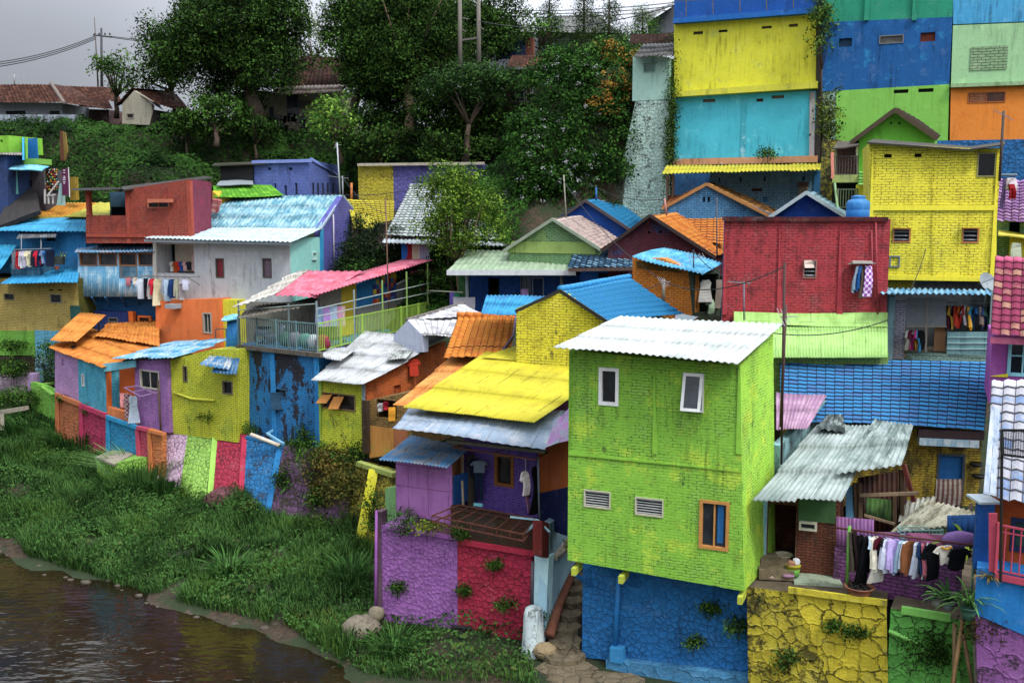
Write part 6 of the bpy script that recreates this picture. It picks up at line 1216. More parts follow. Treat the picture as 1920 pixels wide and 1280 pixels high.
roof(None, 'ramp', [(-10, 425, 65.5), (74, 395, 66), (66, 352, 69.4), (28, 352, 69.6)], 'flat', plain('#33302f', .95, .4), thick=.3)['kind'] = 'structure'
M_ = T('mural_board', 'dark board covered with coloured round discs on the far left hill', 'board', P(96, 385, 68)); pm = PL(84, 68.2, 109, 67.8, 340)
MB().box(pm.pt(97, 338), pm.t * .95, V((0, 0, 1.7)), pm.n * .06).build('panel', plain('#14181e', .8), M_); dc = ['#c8b020', '#c86428', '#b43c28', '#2c8c9c', '#d4c8c0', '#4c7c3c', '#c89020']; mb = [MB() for _ in dc]; rr = random.Random(3)
for i in range(7):
    for j in range(9):
        if rr.random() < .75: c0 = pm.pt(86.5 + i * 3.4 + rr.uniform(-.6, .6), 318 + j * 4.6 + rr.uniform(-1, 1), -.04); mb[rr.randrange(7)].tube([c0, c0 + pm.n * -.02], .055, 8)
for m, c in zip(mb, dc):
    if m.v: m.build('disc', plain(c, .6), M_)
B = T('banner', 'tall dark purple banner with white lettering on a post', 'banner', P(121, 368, 67)); pbn = PL(116, 67.2, 130, 66.9, 340); q = [pbn.pt(117, 367), pbn.pt(129, 366), pbn.pt(127, 316), pbn.pt(116.5, 317)]
roof(B, 'cloth', q, 'flat', plaster('#5c2444', '#a85c2c', .05, '#3c1424', .8, .5, .62), thick=.03, sag=0); MB().tube([pbn.pt(130, 370, .03), pbn.pt(127.6, 314, .03)], .03, 6).build('pole', plain('#c8c4c8', .5), B)
mb = MB()
for y, wd in ((319.5, 5), (324, 5), (331, 4), (334, 7), (337, 7), (341, 6), (344, 4)): mb.box(pbn.pt(121.6, y, -.05), pbn.t * (wd * .034), V((0, 0, .055)), pbn.n * .01)
mb.build('lettering', plain('#d8ccd8', .6), B)
W = T('stub_wall', 'narrow crumbling ochre and brick wall standing in the creepers', 'wall', P(118, 310, 71)); hull(W, 'brick_half', PL(112, 71, 118, 70.9, 280), [(112, 245), (117, 245), (121, 302), (113, 300)], brick('#6c3c28', None, .5), back=.1, snap=False); hull(W, 'ochre_half', PL(117, 70.9, 126, 70.7, 280), [(117, 247), (122, 249), (126, 285), (121, 302)], plaster('#7c642c', '#4c4020', .5), back=.1, snap=False)
W = T('stub_wall', 'mossy ochre wall stub behind the purple banner', 'wall', P(135, 380, 69)); hull(W, 'wall', PL(131, 69, 141, 68.8, 340), [(130, 330), (141, 334), (141, 375), (130, 375)], plaster('#8c741c', '#4c4414', .5), back=.3)
W = T('stub_wall', 'narrow pale turquoise wall standing left of the purple banner', 'wall', P(112, 380, 67.6)); hull(W, 'wall', PL(107, 67.6, 117, 67.4, 360), [(112, 344), (117, 344), (118, 385), (106, 385)], plaster('#9cc0b8', '#b4a090', .3), back=.2, snap=False)
X = T('bamboo_shelter', 'little white timber stand beside the purple banner', 'stand', P(93, 380, 67))
for a, b in (((84, 355, 67), (84.5, 382, 67)), ((91, 366, 67), (91.5, 382, 67)), ((99, 366, 67), (99.5, 382, 67)), ((88, 367, 67), (103, 365, 66.8)), ((90, 366, 67), (110, 340, 67))): bar(X, 'post', a, b, .09, plain('#a8a49c', .8))
# wall, bench ruins and green trough bottom left
W = T('garden_wall', 'whitish pink rough wall with lilac end post at the left edge', 'wall', P(25, 740, 62)); pwl = PL(-60, 63.5, 62, 61.6, 720); hull(W, 'wall', pwl, [(-60, 700), (54, 700), (54, 760), (-60, 765)], stone('#b49cac', '#4c3c3c', 7., .05, .3, .3), back=.5); hull(W, 'end_post', pwl, [(53, 700), (63, 701), (60, 755), (52, 755)], plaster('#a88cb4'), back=.5, o=-.06, snap=False)
W = T('trough', 'lime green painted concrete trough half sunk in weeds', 'trough', P(80, 765, 60)); ptr = PL(58, 60.6, 104, 59., 740); hull(W, 'wall', ptr, [(58, 716), (80, 722), (104, 734), (104, 790), (58, 765)], stone('#78b83c', '#2c4420', 5., .04, .2, .35), back=.3, snap=False); MB().bar(P(78, 721, 60), P(100, 718, 62), .3, .12).bar(P(80, 724, 59.8), P(100, 740, 58.8), .25, .1).build('rim', plaster('#86c048'), W)
X = T('concrete_bench', 'weathered concrete bench frame in the grass at the left edge', 'bench', P(20, 800, 57.5)); bar(X, 'slab', (-20, 776, 58), (48, 765, 57.2), .5, CONC, .22); bar(X, 'leg', (4, 776, 57.4), (5, 806, 57.2), .2, CONC)
X = T('concrete_box', 'lime green concrete box with a bare slab on top in the long grass', 'box', P(215, 890, 51)); pcb = PL(181, 51.3, 214, 49.8, 880); hull(X, 'box_body', pcb, [(181, 858), (214, 868), (214, 910), (182, 895)], stone('#82b840', '#3c5428', 5., .02, .1, .3), back=2.2, snap=False); obj('slab', [P(178, 856, 51.2), P(214, 870, 49.6), P(250, 850, 51.6), P(220, 840, 53.5)] + [P(178, 860, 51.2), P(214, 874, 49.6), P(250, 854, 51.6), P(220, 844, 53.5)], [(0, 1, 2, 3), (4, 7, 6, 5), (0, 4, 5, 1), (1, 5, 6, 2), (2, 6, 7, 3), (3, 7, 4, 0)], CONC, X)
# slope stonework right of the striped wall
W = T('slope_revetment', 'overgrown mauve rubble slope between the striped wall and the yellow striped wall', 'wall', P(600, 1000, 45.))
q = [P(500, 985, 46.1), P(684, 1030, 42.8), P(690, 862, 44.6), P(532, 836, 47.8)]; t_ = (q[1] - q[0]).normalized(); N_ = V((-t_.y, t_.x, 0)); N_ = N_ if N_.y > 0 else -N_; vs = q + [v + N_ * .8 for v in q]
obj('rubble_face', vs, [(0, 1, 2, 3), (7, 6, 5, 4), (0, 4, 5, 1), (1, 5, 6, 2), (2, 6, 7, 3), (3, 7, 4, 0)], stone('#6c4c6c', '#2c2818', 4.5, .06, .45, .55, .08), W, uvs=[((v - q[0]).dot(t_), v.z) for v in vs])
W = T('striped_wall', 'rubble wall with one fat yellow diagonal stripe beside the lilac bay', 'wall', P(700, 1010, 43)); q = [P(655, 1020, 42.9), P(738, 1040, 41.4), P(740, 890, 42.6), P(672, 870, 44.)]; t_ = (q[1] - q[0]).normalized(); N_ = V((-t_.y, t_.x, 0)); N_ = N_ if N_.y > 0 else -N_; q = [v - N_ * .15 for v in q]; vs = q + [v + N_ * .8 for v in q]
obj('rubble_face', vs, [(0, 1, 2, 3), (7, 6, 5, 4), (0, 4, 5, 1), (1, 5, 6, 2), (2, 6, 7, 3), (3, 7, 4, 0)], stone('#a89c1c', '#3c3818', 4., .08, .5, .45, .08), W, uvs=[((v - q[0]).dot(t_), v.z) for v in vs])
MB().bar(P(701, 880, 42.9), P(676, 1010, 42.3), .42, .1, V((0, 1, 0))).build('stripe', plaster('#dcd40c', '#b0a818', .15), W); MB().bar(P(672, 868, 43.7), P(740, 890, 42.3), .3, .2).build('coping', plaster('#94a04c', '#6c7c4c', .4), W)
W = T('pipe_shaft', 'pale green painted concrete shaft with an elbow pipe beside the lilac bay', 'shaft', P(728, 960, 40)); hull(W, 'shaft', PL(722, 38.5, 742, 38, 930), [(723, 915), (742, 912), (742, 985), (722, 980)], plaster('#78a868', '#5c8450', .3), back=.6); MB().tube([P(708, 1000, 35.6), P(709, 960, 35.7), P(722, 956, 36.4)], .07, 8).build('elbow_pipe', plain('#a8c068', .6), W, True)
# ================================================================== the houses further back
# ---- long green roofed house
H = T('house', 'long dark blue house with a pale green corrugated roof and white fascia', 'house', (960, 565, 56))
pn = PL(858, 56.5, 1092, 54.2, 530); NB = plaster('#1c3c9c', '#182c70', .2)
hull(H, 'wall', pn, [(862, 512), (1092, 512), (1092, 600), (862, 600)], NB, [(915, 521, 936, 553, 'deep'), (976, 519, 996, 552, 'grid', '#6c7484', '#3c4858', .05), (998, 520, 1020, 556, 'door', '#8c98b0', '#243470', .06)], back=4, o=.9)
roof(H, 'roof', [(838, 508, 54.6), (1072, 508, 52.6), (1086, 470, 57.), (876, 469, 59)], 'corr', sheet('#8ca484', '#a0b494', .2, .3, '#54644c', .55), pitch=.3, amp=.025, rag=.02)
bar(H, 'fascia', (838, 511, 54.6), (1080, 511, 52.5), .08, plain('#c4c8c8', .6), .28)
for x in (881, 1057): tube(H, 'porch_post', [pn.pt(x, 512, -.4), pn.pt(x, 590, -.4)], .1, plain('#8c98a0', .6))
hull(H, 'green_pillar', pn, [(860, 514), (876, 514), (876, 590), (860, 590)], plaster('#2c5c2c'), back=.4, o=-.1)
garment('cloth', '#98949c', pn.pt(885, 554, -1.2), .0, .9, 1.2, 'grey blanket hanging below the pale green roof', 'washing in front of the dark blue house', cat='blanket', name='blanket')
garment('cloth', '#b08cc4', pn.pt(987, 541, -.3), .1, .5, .4, 'lilac cloth by the barred window of the dark blue house', 'washing in front of the dark blue house', cat='cloth', name='cloth')
for x, c, nm in ((848, '#6c5ca8', 'violet patterned'), (857, '#2c8c64', 'sea green')): garment('cloth', c, P(x, 548, 56), .4, .85, .3, nm + ' cloth hanging left of the dark blue house', 'washing in front of the dark blue house', cat='cloth', name='cloth')
tube(None, 'line_pole', [P(800, 545, 58), P(868, 548, 55.6)], .04, plain('#a09c8c', .6), label='thin pipe rail left of the dark blue house', cat='rail')
# ---- old blue tiles
H = T('house', 'bright blue walled house with old dark blue scaly tiles between two gables', 'house', (1130, 540, 52))
hull(H, 'wall', PL(1085, 53, 1190, 52, 515), [(1088, 500), (1190, 500), (1190, 580), (1088, 580)], plaster('#1244a8', '#1c2c74', .2), [(1122, 512, 1160, 528, 'hole', '', '#241c24')], back=3)
roof(H, 'roof', [(1062, 503, 51.6), (1192, 501, 50.4), (1192, 465, 54), (1080, 465, 55)], 'tile', tilem('#2c5c84', '#78a4bc', .3, .3, .7, '#0e1620', .45, .6), tw=.3, tl=.3, amp=.045)
bar(H, 'rusty_fascia', (1066, 506, 51.5), (1192, 504, 50.3), .1, plain('#5c4840', .9, .6), .16)
# ---- gables
def gable(label, wallm, poly, plv, roofs, vg, back=3., wins=(), rm=None, kind='tile', rp=None, vm='#2c2824'):
    t = T('house', label, 'house', P(sum(p[0] for p in poly) / len(poly), max(p[1] for p in poly), plv[1] - 1)); p_ = PL(*plv)
    hull(t, 'gable_wall', p_, poly, wallm, wins, back=back, snap=False)
    for r_, m_ in roofs: roof(t, 'roof', r_, kind, m_, **(rp or {}))
    verge(t, vg, plain(vm, .9), .09, .16); return t, p_
H, q = gable('pale green brick gable house with pinkish white tiles in the middle of the village', brick('#6c9460', '#84a458', .3, .1, .15), [(955, 468), (1036, 414), (1124, 464), (1124, 500), (955, 500)], (950, 55.6, 1126, 53.2, 450),
    [([(1126, 468, 52.8), (1160, 448, 57), (1098, 403, 60), (1034, 411, 54.2)], tilem('#bca8a0', '#8c7c78', .3, .34, .3, '#4c4040', .25, .4)), ([(944, 470, 55.4), (1036, 412, 54.2), (1098, 403, 60), (990, 440, 61)], tilem('#8c8078', '#6c6460', .3, .34, .3))], [(944, 471, 55.4), (1036, 411, 54), (1128, 469, 52.7)], vm='#8a9480')
slab(H, 'plaster_band', q, [(960, 453), (1110, 453), (1118, 475), (950, 475)], plaster('#8ca454', '#7c9448', .1), .04, -.02)
gable('deep blue gable house with bright blue tiles below the creeper covered slope', plaster('#12349c', '#0e2870', .1), [(1058, 404), (1098, 379), (1182, 430), (1182, 460), (1058, 460)], (1056, 59.5, 1184, 57.8, 400),
    [([(1182, 432, 57.4), (1206, 414, 61), (1150, 371, 63), (1097, 376, 58.6)], tilem('#1a7cb4', '#1a6ca4', .3, .34, .2, '#0e3450', .1, .4)), ([(1040, 414, 59.8), (1097, 376, 58.6), (1150, 371, 63), (1090, 395, 64)], tilem('#1a7cb4', '#1a6ca4', .3, .34, .2))], [(1044, 414, 59.6), (1098, 376, 58.5), (1184, 433, 57.3)], vm='#4c4444')
gable('maroon brick gable house with bright orange tiles beside the red brick wall', brick('#5c2430', '#2c3868', .3, .1, .1), [(1140, 462), (1220, 410), (1340, 474), (1340, 520), (1140, 520)], (1136, 52.4, 1342, 50.2, 460),
    [([(1340, 482, 49.8), (1380, 470, 53), (1272, 398, 56), (1219, 405, 51)], tilem('#d8842c', '#b8601c', .3, .34, .35, '#5c2c10', .15, .5)), ([(1126, 470, 52.6), (1219, 405, 51), (1272, 398, 56), (1180, 440, 57)], tilem('#c4701c', '#8c4c1c', .3, .34, .3))], [(1128, 472, 52.4), (1219, 404, 50.9), (1342, 483, 49.7)], wins=[(1215, 434, 1220, 438, 'hole', '', '#100c0c'), (1236, 433, 1241, 437, 'hole', '', '#100c0c')], vm='#3a2c28')
H, q = gable('light blue brick gable house with orange edged roof below the yellow awning', brick('#3c74a8', '#4c84b4', .35, .1, .12), [(1252, 384), (1325, 348), (1450, 402), (1450, 440), (1252, 440)], (1250, 55.4, 1452, 54, 400),
    [([(1452, 410, 53.6), (1470, 400, 56), (1345, 345, 58), (1324, 345, 54.8)], tilem('#d09048', '#5c4430', .3, .34, .3, '#3c2c1c', .2, .5)), ([(1240, 388, 55.6), (1324, 345, 54.8), (1345, 345, 58), (1262, 372, 59)], tilem('#c06c30', '#a8582c', .3, .34, .3))], [(1242, 391, 55.4), (1325, 345, 54.7), (1454, 411, 53.5)], wins=[(1318, 369, 1322, 379, 'hole', '', '#0c0e12'), (1327, 369, 1331, 379, 'hole', '', '#0c0e12')], vm='#a0703c')
roof(H, 'lower_roof', [(1275, 452, 52.4), (1362, 458, 51.6), (1362, 404, 55), (1280, 404, 55.6)], 'tile', tilem('#dc8424', '#c0641c', .3, .34, .3, '#5c2c10', .1, .5), tw=.3, tl=.34)
gable('small navy blue gable with pale tiles rising behind the red brick wall', plaster('#0c2080', '#0a185c', .1), [(1452, 402), (1512, 364), (1580, 404), (1580, 420), (1452, 420)], (1450, 47, 1582, 46, 400),
    [([(1586, 406, 45.6), (1596, 402, 48), (1524, 360, 50), (1512, 361, 46.2)], tilem('#8cb0bc', '#5c7c8c', .3, .34, .3)), ([(1440, 410, 46.8), (1512, 361, 46.2), (1524, 360, 50), (1462, 400, 51)], tilem('#8cb0bc', '#5c7c8c', .3, .34, .3))], [(1438, 411, 46.8), (1512, 361, 46.1), (1588, 408, 45.5)], vm='#a8b4b8', back=3)
# ---- orange brick house with curved blue roof
H = T('house', 'orange brick house with a curved light blue roof and a cluttered side opening', 'house', (1245, 590, 46))
pog = PL(1186, 46.4, 1300, 45., 540)
hull(H, 'wall', pog, [(1186, 482), (1240, 484), (1300, 507), (1300, 640), (1186, 640)], brick('#d88018', '#c06c1c', .3, .1, .12), [], back=.8, snap=False)
slab(H, 'brown_band', pog, [(1192, 492), (1236, 490), (1284, 510), (1280, 514), (1194, 503)], plaster('#6c4c1c', '#8c6420', .5), .02, -.01)  # brown band along the upper edge of the front wall
roof(H, 'roof', [(1184, 482, 45.6), (1318, 517, 43.8), (1354, 492, 46.6), (1246, 464, 49.5)], 'corr', sheet('#3c94c4', '#6cb0d0', .15, .3, '#1c5478', .5), pitch=.2, amp=.03, rag=.05, sag=.1)
pos = PL(1302, 45., 1352, 46.4, 550)
hull(H, 'side_frame', pos, [(1300, 508), (1350, 505), (1350, 592), (1300, 592)], plaster('#3c4438', '#242420', .5), [(1304, 514, 1346, 584, 'deep')], back=1.8, snap=False)
garment('dress', '#c4c0b8', pos.pt(1318, 524, -.15), .1, 1.0, .9, 'white blouse hanging in the side opening of the orange house', 'clothes on the orange house'); garment('shirt', '#9cb494', pos.pt(1325, 560, -.2), .5, .65, .45, 'pale green top low in the side opening of the orange house', 'clothes on the orange house'); garment('cloth', '#8c7c70', pos.pt(1340, 524, -.2), .6, 1.3, .35, 'brown scarf at the right of the side opening of the orange house', 'clothes on the orange house', cat='scarf', name='scarf')
roof(None, 'metal_sheet', [P(1262, 603, 42), P(1292, 606, 41), P(1310, 594, 43), P(1270, 586, 44)], 'flat', plain('#9ca8ac', .5), thick=.03); tag(COL.objects[-1], 'pale loose metal sheet behind the white roof of the lime house', 'sheet')
# ---- yellow awning house under the turquoise wall
H = T('house', 'pale blue brick house with slit windows under a long yellow corrugated awning', 'house', (1400, 390, 57))
pya = PL(1262, 58.4, 1540, 56, 360)
hull(H, 'wall', pya, [(1330, 322), (1540, 318), (1540, 440), (1330, 440)], brick('#6c94b4', '#88acc4', .4, .1, .1), [(1347, 333, 1350, 342, 'hole', '', '#101418'), (1387, 332, 1390, 341, 'hole', '', '#101418'), (1432, 331, 1435, 340, 'hole', '', '#101418'), (1505, 330, 1508, 339, 'hole', '', '#101418'), (1409, 353, 1429, 359, 'hole', '', '#4c3028'), (1430, 370, 1439, 379, 'hole', '', '#3c6c9c'), (1498, 350, 1514, 368, 'pane', '#a08468', '#9c8468', .06)], back=4)
slab(H, 'blue_strip', pya, [(1525, 322), (1540, 322), (1540, 400), (1525, 400)], plaster('#2c6494', '#3c74a4', .2), .04, -.02)
slab(H, 'hood', pya, [(1494, 342), (1517, 341), (1515, 350), (1496, 350)], plain('#5c4840', .9), .3, -.1)
hull(H, 'porch_back', pya.shift(1.4), [(1262, 325), (1332, 325), (1332, 380), (1262, 380)], plaster('#1c4470', '#142c4c', .2), back=.2); hull(H, 'porch_floor', pya, [(1250, 366), (1330, 366), (1330, 440), (1250, 440)], plaster('#8c5c3c', '#4c3c34', .3), back=1.6)
for x in (1252, 1263): bar(H, 'porch_post', pya.pt(x, 328, -.1), pya.pt(x, 370, -.1), .12, plain('#7c6454', .8))
roof(H, 'awning', [(1240, 328, 56), (1545, 320, 53.4), (1545, 307, 56), (1250, 311, 58.6)], 'corr', sheet('#c4b818', '#a8a820', .3, .35, '#5c5418', .6), pitch=.2, amp=.03, rag=.12, step=.04)
# ---- tall stacked houses top right
H = T('building', 'tall building face painted blue, yellow and turquoise from top to bottom', 'building', (1400, 310, 60))
p1 = PL(1264, 61, 1530, 57.6, 180)
hull(H, 'turquoise_wall', p1, [(1264, 180), (1528, 172), (1528, 302), (1264, 304)], plaster('#3cb2c6', '#64c4d0', .08, '#b8c8c8', .8, .5), [(1318, 186, 1341, 192, 'hole', '', '#7c5c4c'), (1447, 179, 1470, 185, 'hole', '', '#7c5c4c'), (1418, 185, 1431, 191, 'hole', '', '#5c2c24')], back=6)
hull(H, 'yellow_wall', p1, [(1264, 46), (1530, 24), (1530, 160), (1264, 176)], plaster('#d4d018', '#a8b048', .35, '#8ca050', .8, .5), [(1300, 59, 1318, 65, 'hole', '', '#4c4438'), (1347, 56, 1364, 61, 'hole', '', '#2c2418'), (1428, 49, 1447, 54, 'hole', '', '#4c3c30'), (1479, 45, 1496, 51, 'hole', '', '#6c5440')], back=6, snap=False)
hull(H, 'ledge', p1.shift(-.5), [(1260, 172), (1532, 152), (1532, 165), (1260, 182)], plaster('#ccc82c', '#a8a83c', .3), back=.8, snap=False)
hull(H, 'blue_ledge', p1.shift(-.5), [(1262, 34), (1530, 14), (1530, 24), (1262, 44)], plaster('#1454b0', '#183c78', .3), back=.9, snap=False)
hull(H, 'blue_wall', p1, [(1264, 40), (1530, 20), (1530, -60), (1264, -60)], plaster('#1444a0', '#1c3474', .3), back=6, snap=False)
slab(H, 'seam', p1, [(1390, 186), (1399, 186), (1397, 296), (1389, 296)], plaster('#349fb0', '#8cc4cc', .2, '#b4c4c4', .8, .5, .5), .03, -.015); slab(H, 'base_band', p1, [(1262, 297), (1532, 293), (1532, 306), (1262, 308)], plaster('#c88c5c', '#b8c4c0', .4), .3, -.1)
hull(H, 'corner_pillar', p1, [(1518, 172), (1528, 172), (1526, 304), (1517, 304)], plaster('#a09c9c', '#6c6864', .5), back=.3, o=-.12, snap=False)
hull(H, 'grey_pillar', p1, [(1530, 60), (1542, 58), (1538, 306), (1528, 306)], plaster('#5c5450', '#3c3a30', .6, '#2c3018'), back=.5, o=.1, snap=False)
b_ = T('fence', 'thin wire fence and dry weeds on the top blue ledge', 'fence', p1.pt(1400, 22, -.4)); mb = MB()
for x in (1290, 1340, 1390, 1440, 1490): mb.bar(p1.pt(x, 36 - (x - 1264) * .08, -.4), p1.pt(x, -10, -.4), .05)
mb.bar(p1.pt(1264, 6, -.4), p1.pt(1530, -10, -.4), .03); mb.build('post', plain('#5c5c5c', .6), b_)
H = T('building', 'tall building face painted teal, dark blue and lime green from top to bottom', 'building', (1660, 300, 57))
p2 = PL(1538, 57.2, 1784, 54.6, 150)
hull(H, 'blue_wall', p2, [(1540, 42), (1786, 32), (1780, 158), (1540, 172)], plaster('#104c94', '#2078b0', .45, '#0e2848', .8, .6), [(1573, 72, 1597, 88, 'hole', '', '#1c3c54'), (1649, 66, 1694, 82, 'pane', '#6c6c6c', '#4c4c48', .05), (1726, 61, 1753, 78, 'hole', '', '#6c3020')], back=6, snap=False)
hull(H, 'teal_wall', p2, [(1545, 42), (1786, 32), (1788, -60), (1545, -60)], plaster('#1c8c6c', '#1c7c64', .15, '#2c3c34'), back=6, snap=False)
for x in (1622, 1712): slab(H, 'pilaster', p2, [(x, 38), (x + 9, 38), (x + 9, -60), (x, -60)], plaster('#1c8c6c'), .12, -.03)
hull(H, 'lime_wall', p2, [(1568, 170), (1780, 158), (1776, 300), (1566, 310)], plaster('#78b844', '#88c454', .12, '#5c8c34', .8, .5), [(1676, 168, 1703, 175, 'hole', '', '#14180c'), (1722, 166, 1750, 173, 'hole', '', '#14180c')], back=6, snap=False)
hull(H, 'mossy_edge', p2, [(1543, 172), (1568, 170), (1566, 330), (1543, 330)], stone('#8cb09c', '#3c3c24', 3.5, .06, .5, .5, .04), back=5, snap=False, o=.02)
H = T('building', 'tall building face painted light blue, pale green and orange from top to bottom', 'building', (1870, 300, 55))
p3 = PL(1785, 54.6, 1990, 53, 150)
hull(H, 'pale_green_wall', p3, [(1787, 48), (1990, 40), (1990, 152), (1783, 160)], plaster('#94c08c', '#a4cc94', .15, '#4c6c34', .8, .5), back=6, snap=False)
slab(H, 'brick_patch', p3, [(1820, 88), (1890, 86), (1888, 130), (1818, 132)], brick('#7c9c70', '#94ac84', .8, .14), .03, -.012)
hull(H, 'light_blue_wall', p3, [(1787, 46), (1990, 38), (1990, -60), (1787, -60)], plaster('#3c94c8', '#5ca8d4', .4, '#1c3c5c'), back=6, snap=False)
hull(H, 'orange_wall', p3, [(1783, 163), (1990, 156), (1990, 262), (1781, 266)], plaster('#d87c1c', '#c86c18', .1, '#8c5c2c'), [(1815, 172, 1885, 193, 'two', '#a0541c', '#4c2c20', .06)], back=6, snap=False)
slab(H, 'brick_infill', p3, [(1818, 176), (1848, 175), (1848, 190), (1818, 191)], brick('#9c5c34', None, .5), .02, .02)
hull(H, 'ledge', p3.shift(-.3), [(1783, 157), (1990, 150), (1990, 157), (1783, 164)], plaster('#8cac7c', '#5c7c4c', .4), back=.5, snap=False)
hull(H, 'blue_rubble', PL(1760, 54.8, 1990, 52.6, 290), [(1745, 264), (1990, 260), (1990, 360), (1745, 350)], stone('#145ca4', '#1c2c3c', 4., .05, .15, .1, .06), back=2, snap=False, o=-.3)
# ---- lime gable house, balconies
H = T('house', 'lime green gable house with dark tiled eaves behind the tall yellow house', 'house', (1680, 390, 48))
pl_ = PL(1610, 48.6, 1756, 47.2, 280)
hull(H, 'gable_wall', pl_, [(1610, 262), (1678, 210), (1752, 255), (1752, 400), (1610, 400)], plaster('#62b02c', '#74bc38', .08, '#4c7c24'), [(1669, 229, 1673, 233, 'hole', '', '#10180c'), (1684, 229, 1688, 233, 'hole', '', '#10180c')], back=4, snap=False)
TD = tilem('#4c3c30', '#7c6a50', .3, .3, .4)
roof(H, 'roof', [(1594, 268, 48.3), (1678, 207, 47.5), (1682, 203, 52), (1604, 258, 53)], 'tile', TD); roof(H, 'roof', [(1678, 207, 47.5), (1758, 260, 46.8), (1764, 254, 51), (1684, 203, 52)], 'tile', TD)
verge(H, [(1595, 268, 48.2), (1678, 206, 47.4), (1758, 261, 46.7)], plain('#4c4030', .9), .1, .2)
for x, y in ((1688, 250), (1677, 265)): slab(H, 'patch', pl_, [(x - 4, y - 3), (x + 4, y - 3), (x + 3, y + 2), (x - 3, y + 2)], plain('#8c8c78', .9), .02, -.01)
pbl = PL(1562, 48.2, 1610, 47.8, 300)
hull(H, 'balcony_back', pbl.shift(1.2), [(1564, 272), (1612, 268), (1612, 335), (1564, 335)], brick('#5c3c34', '#3c2c28', .3), back=.2)
MB().box(pbl.pt(1587, 335, .6), pbl.t * 1.25, pbl.n * 1.4, V((0, 0, .35))).build('balcony_slab', plaster('#9cac5c', '#8c8c5c', .3), H)
for x in (1567, 1607): bar(H, 'balcony_post', pbl.pt(x, 272), pbl.pt(x, 332), .1, plain('#8c9468', .8))
roof(H, 'balcony_roof', [(1560, 279, 47.8), (1610, 272, 47.4), (1610, 262, 49.5), (1570, 266, 50)], 'flat', plain('#4c443c', .9), thick=.06)
railing(H, pbl.pt(1568, 330, -.05), pbl.pt(1606, 330, -.05), .9, plain('#4c4440', .7), .12, 3)
bar(H, 'leaning_post', (1565, 343, 47.6), (1571, 395, 47.2), .08, plain('#8cac78', .7)); hull(H, 'dark_panel', pbl.shift(1.0), [(1560, 342), (1606, 342), (1606, 400), (1560, 400)], plain('#1c1a18', .9), back=.3)  # near-black panel, the shade of the unlit room put into its colour
railing(H, P(1570, 392, 47.4), P(1606, 392, 47.), .9, plain('#5c6c4c', .7), .12, 3)
roof(H, 'green_tile_skirt', [(1608, 349, 46.8), (1640, 349, 46.4), (1640, 320, 47.6), (1610, 320, 48)], 'tile', tilem('#68b040', '#8cc45c', .3, .3, .2, '#2c4c1c', .1, .5)); hull(H, 'yellow_wall', PL(1604, 47.4, 1640, 47, 370), [(1604, 346), (1640, 346), (1640, 400), (1604, 400)], plaster('#dcd40c'), back=1)
garment('cloth', '#c07868', P(1563, 285, 47.4), .9, 1.2, .35, 'salmon pink cloth hanging at the left edge of the brick balcony', None, cat='cloth', name='cloth')
W = T('stone_slope', 'dark mossy yellow painted rubble strip beside the blue brick house', 'wall', (1550, 400, 51)); hull(W, 'rubble_face', PL(1536, 51.4, 1568, 51, 330), [(1538, 262), (1568, 262), (1568, 420), (1538, 420)], stone('#8c8420', '#24241a', 4., .08, .5, .5, .06), back=1)
W = T('water_tank', 'blue plastic water tank standing on the red brick roof edge', 'water tank', P(1608, 410, 39.6)); MB().lathe(P(1608, 409, 39.6), [(.40, 0), (.44, .04), (.44, .3), (.43, .32), (.44, .34), (.44, .58), (.38, .68), (.27, .72), (.25, .76), (.27, .8), (.27, .84), (.1, .88)], 24).build('tank', plaster('#2c6cac', '#3c7cb8', .12, '#8c4c5c', .5), W, True)
# ---- far right slice
H = T('house', 'house with mauve tiles and a pale green brick wall at the right edge', 'house', (1900, 480, 44)); roof(H, 'roof', [(1868, 414, 43.4), (1990, 424, 42.4), (1990, 340, 46), (1872, 336, 47)], 'tile', tilem('#9c6ca8', '#b48cb8', .28, .32, .35, '#2c1c34', .15, .5), tw=.3, tl=.32, amp=.05)
hull(H, 'wall', PL(1868, 44, 1990, 43, 450), [(1868, 412), (1990, 412), (1990, 500), (1868, 500)], brick('#6c9c7c', '#8cb494', .35), [(1893, 416, 1912, 436, 'deep')], back=2); roof(H, 'yellow_ledge', [(1872, 440, 42.6), (1990, 452, 42), (1990, 444, 43.4), (1872, 432, 43.8)], 'flat', plain('#c4b83c', .7), thick=.06)
hull(H, 'yellow_wall', PL(1890, 43, 1990, 42.4, 460), [(1894, 440), (1990, 446), (1990, 500), (1894, 500)], plaster('#b4a81c'), back=.3)
garment('long', '#98a08c', P(1906, 455, 42), .1, .8, .6, 'sage grey cloak hanging at the right edge', None, cat='cloak', name='cloak'); garment('pants', '#8c1420', P(1897, 345, 41.5), .2, .6, .4, 'crimson dungarees on the pole right of the yellow house', 'clothes right of the yellow house'); garment('long', '#b8acb0', P(1897, 333, 41.7), .2, .55, .6, 'white blouse above the crimson dungarees', 'clothes right of the yellow house'); garment('cloth', '#4c3c60', P(1881, 335, 41.6), .8, 1.2, .3, 'dark violet cloth on the pole right of the yellow house', 'clothes right of the yellow house', cat='cloth', name='cloth')
tube(None, 'pole', [P(1872, 328, 39.5), P(1906, 328, 41.6)], .05, plain('#4c6474', .6), label='horizontal grey pole sticking out right of the yellow house', cat='pole')
